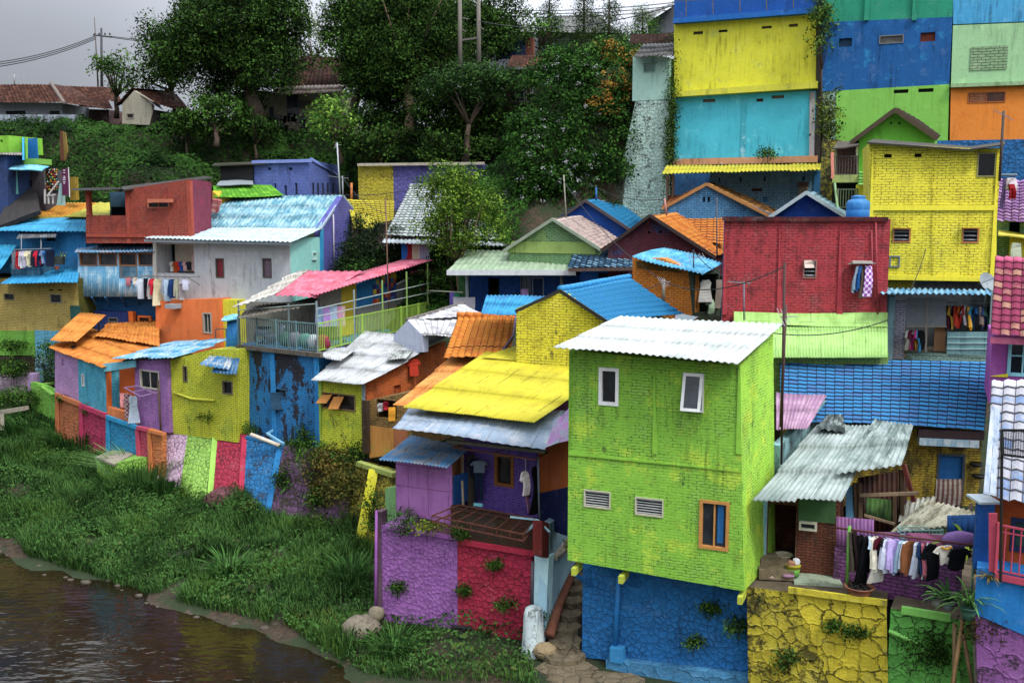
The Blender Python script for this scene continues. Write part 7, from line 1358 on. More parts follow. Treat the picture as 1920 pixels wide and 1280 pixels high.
# ---- middle left background
H = T('house', 'periwinkle blue brick house with narrow slit windows in front of the creeper slope', 'house', (560, 400, 72))
pw1 = PL(474, 72.4, 580, 70.6, 330); PB = brick('#5c64b4', '#5058a4', .25, .1, .12)
hull(H, 'wall', pw1, [(474, 303), (580, 300), (580, 400), (474, 400)], PB, [(514, 344, 518, 355, 'hole', '', '#14141c'), (533, 347, 538, 366, 'hole', '', '#14141c'), (553, 343, 558, 366, 'hole', '', '#2c1c1c'), (502, 314, 508, 319, 'hole', '', '#14141c'), (541, 314, 548, 319, 'hole', '', '#14141c')], side=(636, 78, 330), back=5)
slab(H, 'coping', pw1, [(472, 301), (582, 298), (582, 304), (472, 307)], plaster('#7c84cc'), .2, -.04); psd3 = PL(580, 70.6, 636, 78, 330)
for x in (587, 596, 605, 614, 624): slab(H, 'slit', psd3, [(x, 343), (x + 2, 343), (x + 2, 364), (x, 364)], plain('#1c1c2c', .9), .02, -.015)
roof(H, 'parapet_slope', [(580, 300, 70.4), (636, 333, 77.6), (637, 328, 79), (584, 298, 71.4)], 'flat', plaster('#6c74bc'), thick=.1, lift=.1)
hull(H, 'dark_screen', PL(413, 73, 474, 72.2, 320), [(413, 308), (474, 306), (474, 342), (413, 342)], plain('#1c1c1c', .6), back=3); roof(H, 'dark_roof', [(398, 310, 72.4), (500, 306, 71.6), (500, 302, 74), (402, 306, 75)], 'flat', plain('#38382c', .9), thick=.08, sag=0); roof(H, 'grey_awning', [(406, 347, 71), (475, 346, 70.4), (474, 338, 72.), (413, 338, 72.6)], 'flat', plain('#7c8488', .6), thick=.04)
H = T('house', 'house with a grass green tiled roof and yellow gable edge', 'house', (460, 400, 71)); roof(H, 'roof', [(402, 372, 69.4), (534, 368, 68.4), (508, 346, 71.4), (399, 348, 72)], 'tile', tilem('#58a018', '#74b828', .3, .34, .3, '#2c4c10', .15, .4), tw=.3, tl=.32)
hull(H, 'gable_wall', PL(398, 70, 412, 69.4, 365), [(398, 358), (412, 370), (412, 400), (398, 400)], plaster('#c8a014'), back=2, snap=False); roof(H, 'pink_roof_corner', [(396, 400, 66.8), (410, 400, 66.6), (416, 374, 68), (398, 372, 68.4)], 'tile', tilem('#a85c5c', '#b89490', .3, .34, .4))
W = T('retaining_wall', 'retaining wall of yellow and violet painted rubble with pale coping below the trees', 'wall', (780, 400, 73)); prw = PL(672, 73.6, 900, 71.5, 340)
hull(W, 'yellow_face', prw, [(672, 309), (738, 309), (738, 400), (672, 400)], stone('#b8a818', '#4c442c', 4., .05, .25, .2), back=1.5); hull(W, 'violet_face', prw, [(738, 309), (905, 307), (905, 400), (738, 400)], stone('#605ca0', '#3c3834', 4., .05, .2, .15), back=1.5); slab(W, 'coping', prw, [(670, 306), (907, 304), (907, 309), (670, 311)], plaster('#a8a08c'), .3, -.1)
H = T('house', 'house with a yellow tiled roof between the violet gable and white tiled roof', 'house', (690, 430, 68)); roof(H, 'roof', [(672, 430, 66), (738, 412, 65.6), (740, 378, 69), (646, 373, 70)], 'tile', tilem('#c8b818', '#b0a418', .3, .34, .3, '#4c4410', .15, .5), tw=.3, tl=.34); roof(H, 'flat_edge', [(664, 432, 65.8), (700, 430, 65.4), (702, 410, 66.6), (655, 395, 67.8)], 'flat', plaster('#b0a418', '#8c8418', .4), thick=.05, lift=.08)
hull(H, 'wall', PL(660, 67.6, 740, 66.6, 430), [(660, 420), (740, 420), (740, 470), (660, 470)], plaster('#c49c94'), back=2)
H = T('house', 'long house with a white tiled roof half hidden by the garden tree', 'house', (860, 490, 63)); roof(H, 'roof', [(722, 442, 61.4), (1004, 452, 59.4), (960, 347, 66), (768, 350, 67.5)], 'tile', tilem('#c4cac8', '#8c9c98', .3, .36, .3, '#34403e', .25, .55), tw=.32, tl=.36, amp=.045)
ridge(H, (768, 349, 67.5), (960, 346, 66), plain('#9ca4a4', .8), .14); roof(H, 'lower_roof', [(716, 451, 60.4), (1000, 458, 58.8), (1004, 446, 60), (722, 441, 61.8)], 'corr', sheet('#b4bcc0', '#8c9498', .3), pitch=.25, amp=.03, lift=-.15)
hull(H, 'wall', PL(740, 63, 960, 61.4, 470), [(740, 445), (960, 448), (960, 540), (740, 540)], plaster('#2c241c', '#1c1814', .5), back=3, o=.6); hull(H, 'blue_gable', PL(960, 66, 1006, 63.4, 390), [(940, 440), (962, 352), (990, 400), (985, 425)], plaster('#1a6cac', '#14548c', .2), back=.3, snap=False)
roof(H, 'dark_verge', [(962, 350, 65.6), (1003, 400, 62.6), (995, 390, 66), (966, 348, 68)], 'flat', plain('#3c4448', .8), thick=.06)
for x, c, nm in ((758, '#1c4c9c', 'bright blue'), (767, '#8c1c28', 'dark red'), (778, '#b4ac94', 'cream'), (785, '#c4c0a0', 'pale yellow'), (792, '#9c9cc0', 'lavender'), (800, '#a8a8c4', 'pale lavender')): garment('cloth', c, P(x, 454, 60.8), .2, 1.2, .36, nm + ' sarong hanging below the white tiled eave', 'cloths under the white tiled eave', cat='cloth', name='cloth')
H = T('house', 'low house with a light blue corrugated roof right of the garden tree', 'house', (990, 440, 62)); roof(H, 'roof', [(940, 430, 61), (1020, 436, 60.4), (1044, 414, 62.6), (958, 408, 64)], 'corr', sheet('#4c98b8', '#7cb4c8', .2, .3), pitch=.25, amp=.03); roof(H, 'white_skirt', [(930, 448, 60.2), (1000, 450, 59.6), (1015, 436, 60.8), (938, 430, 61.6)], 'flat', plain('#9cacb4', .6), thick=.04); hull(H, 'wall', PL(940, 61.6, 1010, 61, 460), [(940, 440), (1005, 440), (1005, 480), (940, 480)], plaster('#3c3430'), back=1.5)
# ---- mint tower on the cliff
H = T('tower', 'narrow mint painted cliff wall with peeling rubble below a small window', 'building', (1210, 400, 62)); pmt = PL(1160, 62.2, 1256, 60.8, 250)
hull(H, 'plaster_wall', pmt, [(1186, 106), (1254, 108), (1254, 188), (1186, 188)], plaster('#a8d0c0', '#8cbcac', .25, '#4c5c4c', .8, .5), [(1206, 120, 1229, 137, 'pane', '#8cb4a4', '#5c7c74', .06)], back=4)
hull(H, 'rubble_wall', pmt, [(1192, 188), (1254, 188), (1254, 420), (1150, 430), (1168, 300)], stone('#c0e0d2', '#3c4034', 5.5, .05, .3, .12, .07), back=4, o=.02, snap=False)
slab(H, 'lintel', pmt, [(1202, 117), (1233, 117), (1233, 120), (1202, 120)], plain('#8cac9c'), .15, -.05)
roof(H, 'dark_roof', [(1186, 108, 60.6), (1262, 104, 59.6), (1264, 80, 64), (1206, 84, 65)], 'corr', sheet('#3c3a38', '#4c4a46', .4), pitch=.25, amp=.03); roof(H, 'brown_roof', [(1180, 82, 66), (1268, 84, 65), (1268, 60, 69), (1184, 66, 70)], 'tile', tilem('#3c2820', '#4c3830', .3, .34, .4))
W = T('stone_cliff', 'grey mossy rubble cliff face below the flowering creeper', 'wall', (1130, 400, 62)); hull(W, 'rubble_face', PL(1060, 64, 1170, 61.8, 330), [(1060, 300), (1172, 300), (1160, 440), (1060, 440)], stone('#5c6450', '#24241c', 5., .08, .4, .6, .06), back=1.5, snap=False)
# ---- old houses on the hill
OLD = tilem('#4c2c20', '#6a4434', .3, .34, .5, '#1c1410', .35, .5)
H = T('house', 'old house with brown hipped tile roof and pale walls on the left hilltop', 'house', (60, 240, 86)); roof(H, 'roof', [(-80, 192, 85), (120, 193, 83.6), (96, 158, 88), (-80, 160, 89)], 'tile', OLD, tw=.34, tl=.36, amp=.05); roof(H, 'roof', [(120, 193, 83.6), (205, 207, 86), (130, 162, 92), (96, 158, 88)], 'tile', OLD, tw=.34, tl=.36, amp=.05); ridge(H, (96, 157, 87.8), (120, 193, 83.5), plain('#6c6058', .9), .14)
hull(H, 'wall', PL(-80, 86.5, 118, 85.2, 205), [(-80, 190), (118, 193), (118, 245), (-80, 245)], plaster('#94989c', '#b0b0ac', .3), [(10, 208, 48, 216, 'hole', '', '#1c1c1e'), (92, 208, 112, 216, 'hole', '', '#2c2c2c')], back=4)
H = T('house', 'old brown tiled roof just behind the left hilltop house', 'house', (170, 245, 92)); roof(H, 'roof', [(150, 200, 89), (212, 206, 88), (190, 162, 94), (110, 162, 95)], 'tile', OLD, tw=.34, tl=.36); roof(H, 'roof', [(170, 180, 96), (232, 196, 95), (214, 164, 99), (165, 163, 100)], 'tile', OLD, tw=.34, tl=.36); hull(H, 'wall', PL(150, 90, 205, 89, 220), [(150, 204), (205, 206), (205, 245), (150, 245)], plaster('#5c4440', '#8c8884', .4), back=3)
W = T('boundary_wall', 'black stained white wall along the left hilltop edge', 'wall', (70, 245, 82)); hull(W, 'wall', PL(-90, 84.5, 158, 82.4, 225), [(-90, 215), (140, 215), (142, 244), (-90, 244)], plaster('#9ca4b0', '#4c5058', .8, '#1c1e20', .85, .6, .5), back=.4)
H = T('house', 'derelict white gabled house with brown tiles half swallowed by creepers', 'house', (290, 245, 80)); pdh = PL(228, 81, 284, 79.6, 200)
hull(H, 'gable_wall', pdh, [(229, 195), (251, 170), (284, 190), (284, 235), (229, 232)], plaster('#a09884', '#8c8474', .4, '#4c443c'), [(237, 212, 252, 223, 'pane', '#8c8474', '#1c1c1a', .08)], back=.3, snap=False)
roof(H, 'roof', [(280, 192, 79.2), (366, 217, 82.5), (330, 176, 87), (246, 166, 81)], 'tile', OLD, tw=.34, tl=.36, amp=.05); roof(H, 'roof', [(215, 200, 81), (248, 166, 80.4), (330, 172, 87), (300, 180, 88)], 'tile', OLD, tw=.34, tl=.36); roof(H, 'tin_sheet', [(282, 196, 79), (306, 211, 80), (300, 200, 82), (276, 186, 80.4)], 'flat', sheet('#7c8890', '#a0a8ac', .4), lift=.15); roof(H, 'tin_roof', [(268, 170, 86), (328, 176, 86), (322, 162, 89), (285, 157, 89)], 'corr', sheet('#9ca4ac', '#b0b8bc', .4), pitch=.3)
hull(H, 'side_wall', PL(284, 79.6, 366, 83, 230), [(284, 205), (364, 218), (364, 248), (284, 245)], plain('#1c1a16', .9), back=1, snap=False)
H = T('house', 'cream walled house with a brown tiled roof and rusty awning among the trees', 'house', (580, 245, 82)); roof(H, 'roof', [(505, 165, 84), (665, 165, 83), (650, 106, 92), (545, 107, 93)], 'tile', tilem('#3c241c', '#54342a', .3, .34, .4, '#181210', .3, .5), tw=.34, tl=.36, amp=.05); roof(H, 'rusty_awning', [(510, 178, 81.6), (640, 174, 80.6), (655, 158, 83.4), (520, 163, 84.4)], 'corr', sheet('#8c7c6c', '#5c3424', .5), pitch=.3, amp=.03)
pch = PL(440, 85.6, 650, 83.8, 210); hull(H, 'wall', pch, [(440, 172), (640, 170), (640, 255), (440, 255)], plaster('#a8a084', '#b8b090', .3, '#5c5444'), [(537, 176, 560, 204, 'grid', '#5c646c', '#2c343c', .08), (447, 199, 466, 214, 'grid', '#7c8488', '#3c444c', .08), (505, 200, 514, 228, 'door', '#5c646c', '#4c5c6c', .08)], back=4)
MB().box(pch.pt(574, 196, -.3), pch.t * .8, pch.n * .4, V((0, 0, .5))).build('air_conditioner', plain('#5c5c58', .7), H)
J = T('junk_pile', 'dark stacked junk and chairs in front of the cream hilltop house', 'junk', P(560, 232, 81)); rr = random.Random(9)
for i in range(14): c0 = P(522 + i * 4.2, rr.uniform(208, 234), 81.5); MB().box(c0, (rr.uniform(.3, .7), 0, 0), (0, .3, 0), (0, 0, rr.uniform(.3, .9))).build('box', plain(('#2c2a28', '#3c342c', '#1c2024')[i % 3], .8), J)
H = T('hall', 'pale grey gabled hall roofs beyond the trees on the plateau', 'building', (940, 60, 120)); roof(H, 'roof', [(880, 62, 112), (1010, 60, 112), (985, 45, 130), (915, 45, 130)], 'corr', sheet('#6c6c6a', '#7c7874', .3), pitch=.5, amp=.04); hull(H, 'wall', PL(895, 114, 1040, 113, 70), [(895, 60), (1000, 60), (1000, 140), (895, 140)], plaster('#5c6064', '#7c8080', .3), back=8)
H = T('hall', 'grey warehouse gable and roof behind the conifers', 'building', (1100, 110, 130)); roof(H, 'roof', [(1010, 60, 118), (1160, 62, 118), (1120, 25, 140), (1040, 30, 140)], 'corr', sheet('#646664', '#7c7c74', .3), pitch=.5, amp=.04); hull(H, 'wall', PL(1000, 120, 1180, 118, 80), [(1005, 60), (1170, 62), (1170, 140), (1005, 140)], plaster('#64666a', '#7c7c7c', .3), back=8)
H = T('hall', 'grey gabled hall beside the tall blue building at the top', 'building', (1240, 60, 100)); hull(H, 'wall', PL(1215, 98, 1280, 96, 30), [(1215, 42), (1262, 12), (1290, 20), (1290, 90), (1215, 90)], plaster('#70747c', '#60646c', .3), back=8, snap=False); roof(H, 'roof', [(1205, 45, 97), (1264, 8, 95), (1262, 6, 108), (1190, 30, 110)], 'corr', sheet('#8c8c88', '#9c9c98', .2), pitch=.5, amp=.04)
H = T('ruin', 'broken brown building with a white framed window peeping through creepers', 'building', (990, 230, 74)); hull(H, 'wall', PL(945, 75, 1040, 74, 180), [(945, 130), (1040, 130), (1040, 220), (945, 220)], plaster('#4c3c34', '#2c2420', .5), [(966, 150, 984, 192, 'two', '#8c8c8c', '#2c2c34', .08), (986, 150, 1000, 192, 'pane', '#8c8c8c', '#3c241c', .06)], back=2); roof(H, 'roof', [(950, 126, 73), (1044, 128, 72.4), (1040, 106, 76), (960, 104, 77)], 'tile', OLD)
W = T('blue_fence', 'dark blue board fence behind the creepers', 'fence', (960, 110, 90)); hull(W, 'boards', PL(930, 88, 1000, 87, 90), [(930, 76), (985, 76), (985, 110), (930, 110)], plain('#1c2c4c', .8), back=.2); hull(W, 'brick_end', PL(984, 87.4, 1002, 87, 90), [(984, 72), (1000, 72), (1000, 110), (984, 110)], brick('#7c4434', None, .3), back=.3)
# ================================================================== trees, creepers, grass, poles
BARK = wood('#4a3c2e'); BARK2 = wood('#6a5844')
def tree(name, label, base, c, r, n, size, dens, m, seed=1, r0=.3, bark=BARK, rl=(.3, .48), cat='tree', flat=.9, aspect=.45, group=None, fork=.45, low=-.6):
    """base, c = (px,py,d) of foot and crown centre, r = crown radii in metres"""
    b, cc = (P(*base) if not isinstance(base, Vector) else base), P(*c); t = T(name, label, cat, b, group); L = rlobes(cc, r, n, rl, seed, flat)
    crown(t, L, size, dens, m, aspect=aspect, low=low); trunk(t, b, L, r0, bark, every=max(1, n // 7), fork=fork); return t
DG = leafm('#0e1d0a', '#466a24'); DG2 = leafm('#12260c', '#56802c'); MG = leafm('#1c3812', '#557c26'); LG_ = leafm('#2c5418', '#7ca238')  # lighter tone of DG and DG2 raised to paint in crown highlights
G_T = 'trees on the hilltop'
tree('broadleaf_tree', 'huge dark broadleaf tree with forked trunk between the two old hilltop houses', (484, 232, 80), (440, 68, 80.5), (6.2, 5., 6.6), 56, .25, 2.2, DG, 3, .55, group=G_T, rl=(.26, .4))
tree('broadleaf_tree', 'dark leaning tree crown at the left flank of the huge hilltop tree', (330, 215, 84), (300, 112, 84), (2.6, 2.4, 4.4), 16, .3, 2.2, DG, 5, .25, group=G_T)
tree('broadleaf_tree', 'small light green round tree standing left behind the derelict white house', (218, 215, 88), (226, 138, 87), (2.3, 2., 1.9), 11, .3, 1.7, MG, 7, .2, group=G_T)
tree('broadleaf_tree', 'dense bushy tree below the huge tree in front of the hilltop houses', (405, 268, 76.5), (408, 210, 77.5), (2.9, 2., 1.7), 16, .28, 2.2, DG2, 8, .2, group=G_T)
tree('broadleaf_tree', 'broad dark tree right of the brown tiled roof at the top middle', (650, 240, 80), (708, 92, 80), (4.5, 4., 6.2), 46, .25, 2.2, DG2, 11, .4, group=G_T, rl=(.26, .42))
tree('broadleaf_tree', 'tall dark tree with a straight pale trunk in the top middle', (767, 245, 76), (772, 70, 78), (5.4, 4., 6.), 50, .25, 2.2, DG, 13, .36, BARK2, group=G_T, rl=(.26, .42), fork=.62)
tree('broadleaf_tree', 'dark tree whose branches reach right over the pale hall roof', (870, 240, 82), (880, 45, 86), (5.4, 4., 5.2), 40, .25, 2.0, DG, 17, .36, group=G_T, rl=(.24, .4))
tree('broadleaf_tree', 'light green leafy tree below the brown tiled hilltop house', (640, 300, 74.5), (632, 222, 75), (2.1, 1.8, 2.5), 13, .34, 1.8, LG_, 19, .16, group=G_T, rl=(.32, .5))
tree('umbrella_tree', 'spreading umbrella shaped tree hung with creepers in front of the ruin', (872, 300, 72.5), (890, 150, 73), (4.3, 2.6, 1.6), 26, .28, 2.2, leafm('#1c3418', '#44662c'), 23, .22, group=G_T, rl=(.26, .4), flat=.8)
for i, (x, y, y1, d, w_, lb) in enumerate(((1030, 95, -20, 92, 1.6, 'narrow dark conifer left in the row above the creeper'), (1095, 75, -30, 96, 1.9, 'feathery conifer in the middle of the row above the creeper'), (1142, 75, -10, 98, 1.9, 'bushy conifer right in the row above the creeper'), (1205, 90, 20, 92, 2.6, 'rounded dark shrub tree beside the grey gabled hall'))):
    b = P(x, y + 50, d); tp = P(x, y1, d); t = T('conifer', lb, 'tree', b, 'conifers above the creeper'); L = []
    for k in range(9): f = k / 8; L.append((b.lerp(tp, .15 + f * .8) + V((random.uniform(-.4, .4), random.uniform(-.4, .4), 0)), (w_ * (1 - f * .75), w_ * (1 - f * .75), .9)))
    crown(t, L, .26, 3.2, leafm('#16280e', '#3c5820') if i < 3 else DG2, aspect=.22); MB().tube([b, tp], [.2, .05], 7).build('trunk', BARK, t)
for i, (x, y, d, rx, ry, lb) in enumerate(((960, 60, 100, 3.2, 2.6, 'dark bush group right of the pale hall roof'), (1080, 130, 84, 4., 2., 'mid green bushes behind the flowering creeper'), (1150, 105, 80, 3.2, 1.6, 'bushy thicket just behind the creeper top'), (1010, 60, 90, 2.2, 2., 'small dark tree at the brick end of the blue fence'), (590, 80, 100, 3.5, 3.5, 'hazy pale tree seen in the gap between the two big trees'))):
    tree('bush', lb, (x, y + 60, d), (x, y, d), (rx, rx, ry), 9, .3, 1.3, DG2 if i != 4 else leafm('#4c5c3c', '#8a9a6c'), 40 + i, .15, cat='bush', group='bushes behind the creeper')
for x_, y_, d_, rx_, rz_, lb_ in ((712, 230, 78, 2.8, 2.0, 'dark undergrowth below the broad tree right of the brown tiled roof'), (755, 205, 80, 3.4, 2.6, 'dark undergrowth behind the straight pale trunk'), (830, 215, 77, 3.4, 2.8, 'dark undergrowth left of the umbrella shaped tree'), (930, 215, 75, 3.0, 2.6, 'dark undergrowth under the ruin with the white window'), (480, 235, 78.5, 1.6, 1., 'undergrowth at the trunk of the huge hilltop tree'), (720, 265, 75, 3.5, 1.4, 'leafy bushes on the slope below the middle trees'), (850, 275, 73.5, 3.2, 1.4, 'leafy bushes on the slope below the umbrella shaped tree'), (350, 235, 78, 1.6, 1.1, 'bush between the derelict house and the huge tree')): tree('bush', lb_, (x_, y_ + 60, d_), (x_, y_, d_), (rx_, 2., rz_), 16, .28, 2.2, DG, int(x_), .12, cat='bush', group='undergrowth below the hilltop trees')
# flowering creeper draped over the cliff
CR = T('flowering_creeper', 'huge dark creeper with orange blossoms draped over the cliff beside the mint tower', 'creeper', P(1090, 400, 60.5)); L = []; rr = random.Random(4)
for i in range(58):
    f = rr.random(); y = 95 + 300 * f; hw = 70 + 35 * math.sin(f * 3.); x = 1092 - f * 32 + rr.uniform(-1, 1) * hw; d = 66 - 3.6 * f + rr.uniform(-.3, .3) - 2.2 * math.sin(f * 2.8); L.append((P(x, y, d), (rr.uniform(.8, 1.5), rr.uniform(.7, 1.1), rr.uniform(.7, 1.3))))
crown(CR, L, .21, 2.0, leafm('#142c0e', '#3c6620'), 'foliage', aspect=.6)
Lf = [(l[0] - V((0, .35, 0)), l[1]) for l in L if 60 < (l[0].x / l[0].y * FPX + 960 - 1050) < 140 and l[0].z > 6.0]
crown(CR, Lf or L[:5], .14, .45, leafm('#84501a', '#a8882c'), 'orange_blossom', aspect=.8)
crown(CR, [(l[0] - V((0, .3, 0)), l[1]) for l in L[::3]], .10, .045, leafm('#9c9ca0', '#b0b0b4'), 'white_blossom', aspect=.9)
tree('creeper', 'trailing creeper growing up the right edge of the mint tower', (1258, 420, 60), (1257, 260, 60.4), (.28, .3, 5.), 14, .15, 1.2, leafm('#1c3410', '#5c7c28'), 51, .05, cat='creeper', rl=(.5, .8), group='creepers on the tall walls'); tree('creeper', 'leafy weeds hanging from the top of the grey pillar between the tall buildings', (1540, 200, 57), (1545, 40, 56.6), (.7, .5, 2.4), 8, .2, 1.2, leafm('#1c3410', '#5c7c28'), 52, .05, cat='creeper', rl=(.5, .8), group='creepers on the tall walls')
tree('creeper', 'creeper covering the mossy gap left of the lime green wall', (1550, 330, 55), (1550, 225, 55.2), (.6, .5, 2.), 7, .2, 1.2, leafm('#24380e', '#6c7c20'), 53, .04, cat='creeper', rl=(.5, .8), group='creepers on the tall walls'); tree('creeper', 'small fern tuft growing on the turquoise wall', (1440, 296, 57.4), (1438, 290, 57.6), (.7, .2, .25), 5, .16, 1.2, MG, 54, .02, cat='creeper', rl=(.5, .8), group='creepers on the tall walls')
# garden tree in the middle
GT = T('garden_tree', 'bright green leafy garden tree in front of the white tiled roof', 'tree', P(862, 560, 57.5)); L = rlobes(P(862, 398, 57.6), (3.3, 2.2, 3.2), 62, (.13, .25), 61); L += rlobes(P(850, 345, 57.6), (1.9, 1.5, 1.6), 8, (.25, .4), 62); crown(GT, L, .17, 1.7, leafm('#28480e', '#7c9c2c'), 'crown', spread=.9, aspect=.5); trunk(GT, P(862, 570, 57.5), L, .16, BARK2, every=3)
tree('bush', 'shady bush at the foot of the garden tree', (860, 600, 59), (850, 510, 60), (2.4, 1.6, 2.2), 12, .22, 1.4, DG2, 63, .12, cat='bush', group='bushes around the garden tree')
for i, (x, y0, y1, d, w_, lb) in enumerate(((668, 525, 402, 63, 1.0, 'upright dark cypress left beside the violet gable'), (702, 525, 418, 62.4, 1.0, 'middle dark cypress in front of the yellow roof'), (735, 525, 428, 61.9, .8, 'right dark cypress before the hanging sarongs'), (650, 525, 455, 62.5, .7, 'short cypress leaning on the violet brick gable'))):
    b, tp = P(x, y0 + 20, d), P(x, y1, d); t = T('cypress', lb, 'tree', b, 'dark cypresses behind the pink canopy'); L = []
    for k in range(10): f = k / 9; L.append((b.lerp(tp, .1 + f * .85) + V((random.uniform(-.3, .3), random.uniform(-.3, .3), 0)), (w_ * (1.05 - f * .8), w_ * (1.05 - f * .8), .6)))
    crown(t, L, .2, 4.5, leafm('#141f10', '#36502a'), aspect=.34); MB().tube([b, tp], [.12, .03], 6).build('trunk', BARK, t)
for x_, y_, d_, r_, lb_ in ((846, 525, 61.6, 1.5, 'dark bush between pink canopy and garden tree'), (905, 500, 61, 1.8, 'dark bush behind the pale green roof left end'), (1010, 425, 61, 1.5, 'dark bush right of the white tiled house')): tree('bush', lb_, (x_, y_ + 60, d_), (x_, y_, d_), (r_, 1.5, 1.7), 12, .22, 1.8, DG2, int(x_), .1, cat='bush', group='bushes around the garden tree')
tree('bush', 'low green bushes behind the pink canopy', (690, 545, 61.5), (690, 512, 61.5), (2.2, .8, .8), 9, .2, 1.4, DG2, 66, .08, cat='bush', group='bushes around the garden tree')
# hillside cover: creepers and ground plants nobody could count
def cover(name, poly, n, size, mat, bump=1., aspect=.55, seed=1, reach=.5, dens_noise=.3):
    """leaves over the terrain inside a plan polygon"""
    poly = np.array(poly); lo, hi = poly.min(0), poly.max(0); g = np.random.default_rng(seed); x = g.uniform(lo[0], hi[0], n); y = g.uniform(lo[1], hi[1], n)
    ins = np.zeros(n, bool); j = len(poly) - 1
    for i in range(len(poly)):
        xi, yi, xj, yj = *poly[i], *poly[j]; ins ^= ((yi > y) != (yj > y)) & (x < (xj - xi) * (y - yi) / (yj - yi + 1e-12) + xi); j = i
    x, y = x[ins], y[ins]; b = vnoise(x, y, .45, seed) * .7 + vnoise(x, y, 1.1, seed + 3) * .4 + vnoise(x, y, 2.7, seed + 4) * .25
    keep = b > dens_noise * g.random(len(x)); x, y, b = x[keep], y[keep], b[keep]
    z = gz(x, y); zx = (gz(x + .4, y) - z) / .4; zy = (gz(x, y + .4) - z) / .4
    up = b ** 1.5 * bump * g.uniform(.55, 1, len(x)); nn = np.stack([-zx, -zy, np.ones(len(x))], -1); nn /= np.linalg.norm(nn, axis=1)[:, None]
    c = np.stack([x, y, z], -1) + nn * up[:, None]; nn = nn + np.array([0, -.4, .2]) + np.stack([(vnoise(x + .3, y, 1.1, seed + 3) - vnoise(x - .3, y, 1.1, seed + 3)) * -2, (vnoise(x, y + .3, 1.1, seed + 3) - vnoise(x, y - .3, 1.1, seed + 3)) * -2, x * 0], -1)
    vs, fs = leaves(c, nn, size, .55, aspect); rn = np.clip(vnoise(x, y, .8, seed + 9) * .8 + g.normal(0, .15, len(x)) + .1, 0, 1)
    o = fast(name, vs, fs, mat, None, np.repeat(rn, 4)); o['kind'] = 'stuff'; return o
def pw(*pts): return [tuple(P(*p).xy) for p in pts]
o = cover('hillside_creepers', [(-52, 68), (-52, 90), (-20, 90), (0, 88), (8, 80), (8, 65), (2, 72), (-4, 74.5), (-12, 78), (-19, 77), (-24, 72)], 175000, .27, leafm('#10240b', '#34581e'), 1.5, .6, 3)
o = cover('slope_plants', [(-8, 60), (0, 57), (1.5, 62), (8, 64.2), (8, 68), (3, 72), (-5, 72)], 40000, .22, leafm('#12280c', '#3e6a22'), 1.1, .6, 4)
o = cover('plateau_grass', [(-90, 88), (-90, 110), (60, 110), (60, 66), (10, 62), (8, 80), (0, 88)], 40000, .4, leafm('#14240c', '#34521c'), .8, .4, 5)
tag(o, None)
# river bank grass and weeds
s_ = NT('grass_blades', .85, .05); a_ = s_.n('ShaderNodeAttribute', attribute_name='rnd').outputs['Fac']; pos_ = s_.ob()
c_ = s_.mix(s_.ramp(a_, .05, .95), lin('#14280d'), lin('#466c30')); c_ = s_.mix(s_.ramp(s_.noise(pos_, .22, 5, .7), .50, .62, 0, .85), c_, lin('#405f20')); c_ = s_.mix(s_.ramp(s_.noise(pos_, .35, 6, .8), .62, .70, 0, .9), c_, lin('#6a5a26')); s_.color(c_); GRM = s_.m
def grass(name, x, y, h, wd, mat, seed=1, lean=.5, z=None, rn=None, par=None):
    g = np.random.default_rng(seed); n = len(x); z = gz(x, y) if z is None else z; a = g.uniform(0, 6.283, n); ca, sa = np.cos(a), np.sin(a)
    h = h * g.uniform(.55, 1.25, n); ln = lean * g.uniform(.3, 1.3, n) * h; l2 = ln * 1.0
    b = np.stack([x, y, z - .05], -1); sd = np.stack([-sa, ca, 0 * a], -1) * (wd * g.uniform(.6, 1.3, n))[:, None]; d = np.stack([ca, sa, 0 * a], -1)
    m = b + d * (ln * .35)[:, None] + np.stack([0 * a, 0 * a, h * .62], -1); t = b + d * l2[:, None] + np.stack([0 * a, 0 * a, h * np.where(lean > .6, .8, 1.)], -1)
    vs = np.stack([b - sd, b + sd, m - sd * .8, m + sd * .8, t], 1).reshape(-1, 3); k = np.arange(n)[:, None] * 5
    fs = np.stack([k + [0, 1, 2], k + [1, 3, 2], k + [2, 3, 4]], 1).reshape(-1, 3)
    rn = np.clip(vnoise(x, y, .7, seed) * .7 + g.normal(.15, .18, n), 0, 1) if rn is None else rn
    return fast(name, vs, fs, mat, par, np.repeat(rn, 5))
BANK = pw((-150, 1020, 47), (-150, 745, 66), (60, 745, 62.5), (104, 800, 59), (200, 850, 56.6), (300, 890, 52.6), (400, 930, 50.2), (500, 975, 46.6), (600, 1000, 44.6), (690, 1030, 42.2), (704, 1150, 36), (860, 1200, 34), (985, 1215, 32.4), (1010, 1290, 29.2), (640, 1300, 31.8), (590, 1265, 33.2), (560, 1228, 34.4), (500, 1200, 35.6), (400, 1178, 36.8), (300, 1148, 38.2), (220, 1115, 39.8), (140, 1092, 41.2), (60, 1070, 42.6), (0, 1030, 45))
def inpoly(x, y, poly):
    ins = np.zeros(len(x), bool); j = len(poly) - 1
    for i in range(len(poly)):
        xi, yi, xj, yj = *poly[i], *poly[j]; ins ^= ((yi > y) != (yj > y)) & (x < (xj - xi) * (y - yi) / (yj - yi + 1e-12) + xi); j = i
    return ins
g_ = np.random.default_rng(21); x = g_.uniform(-34, 2, 420000); y = g_.uniform(28, 68, 420000); m = inpoly(x, y, BANK); x, y = x[m], y[m]
hn = vnoise(x, y, .35, 8) * .6 + vnoise(x, y, .9, 9) * .5; bare = vnoise(x, y, .55, 31) * .6 + vnoise(x, y, 1.7, 32) * .4
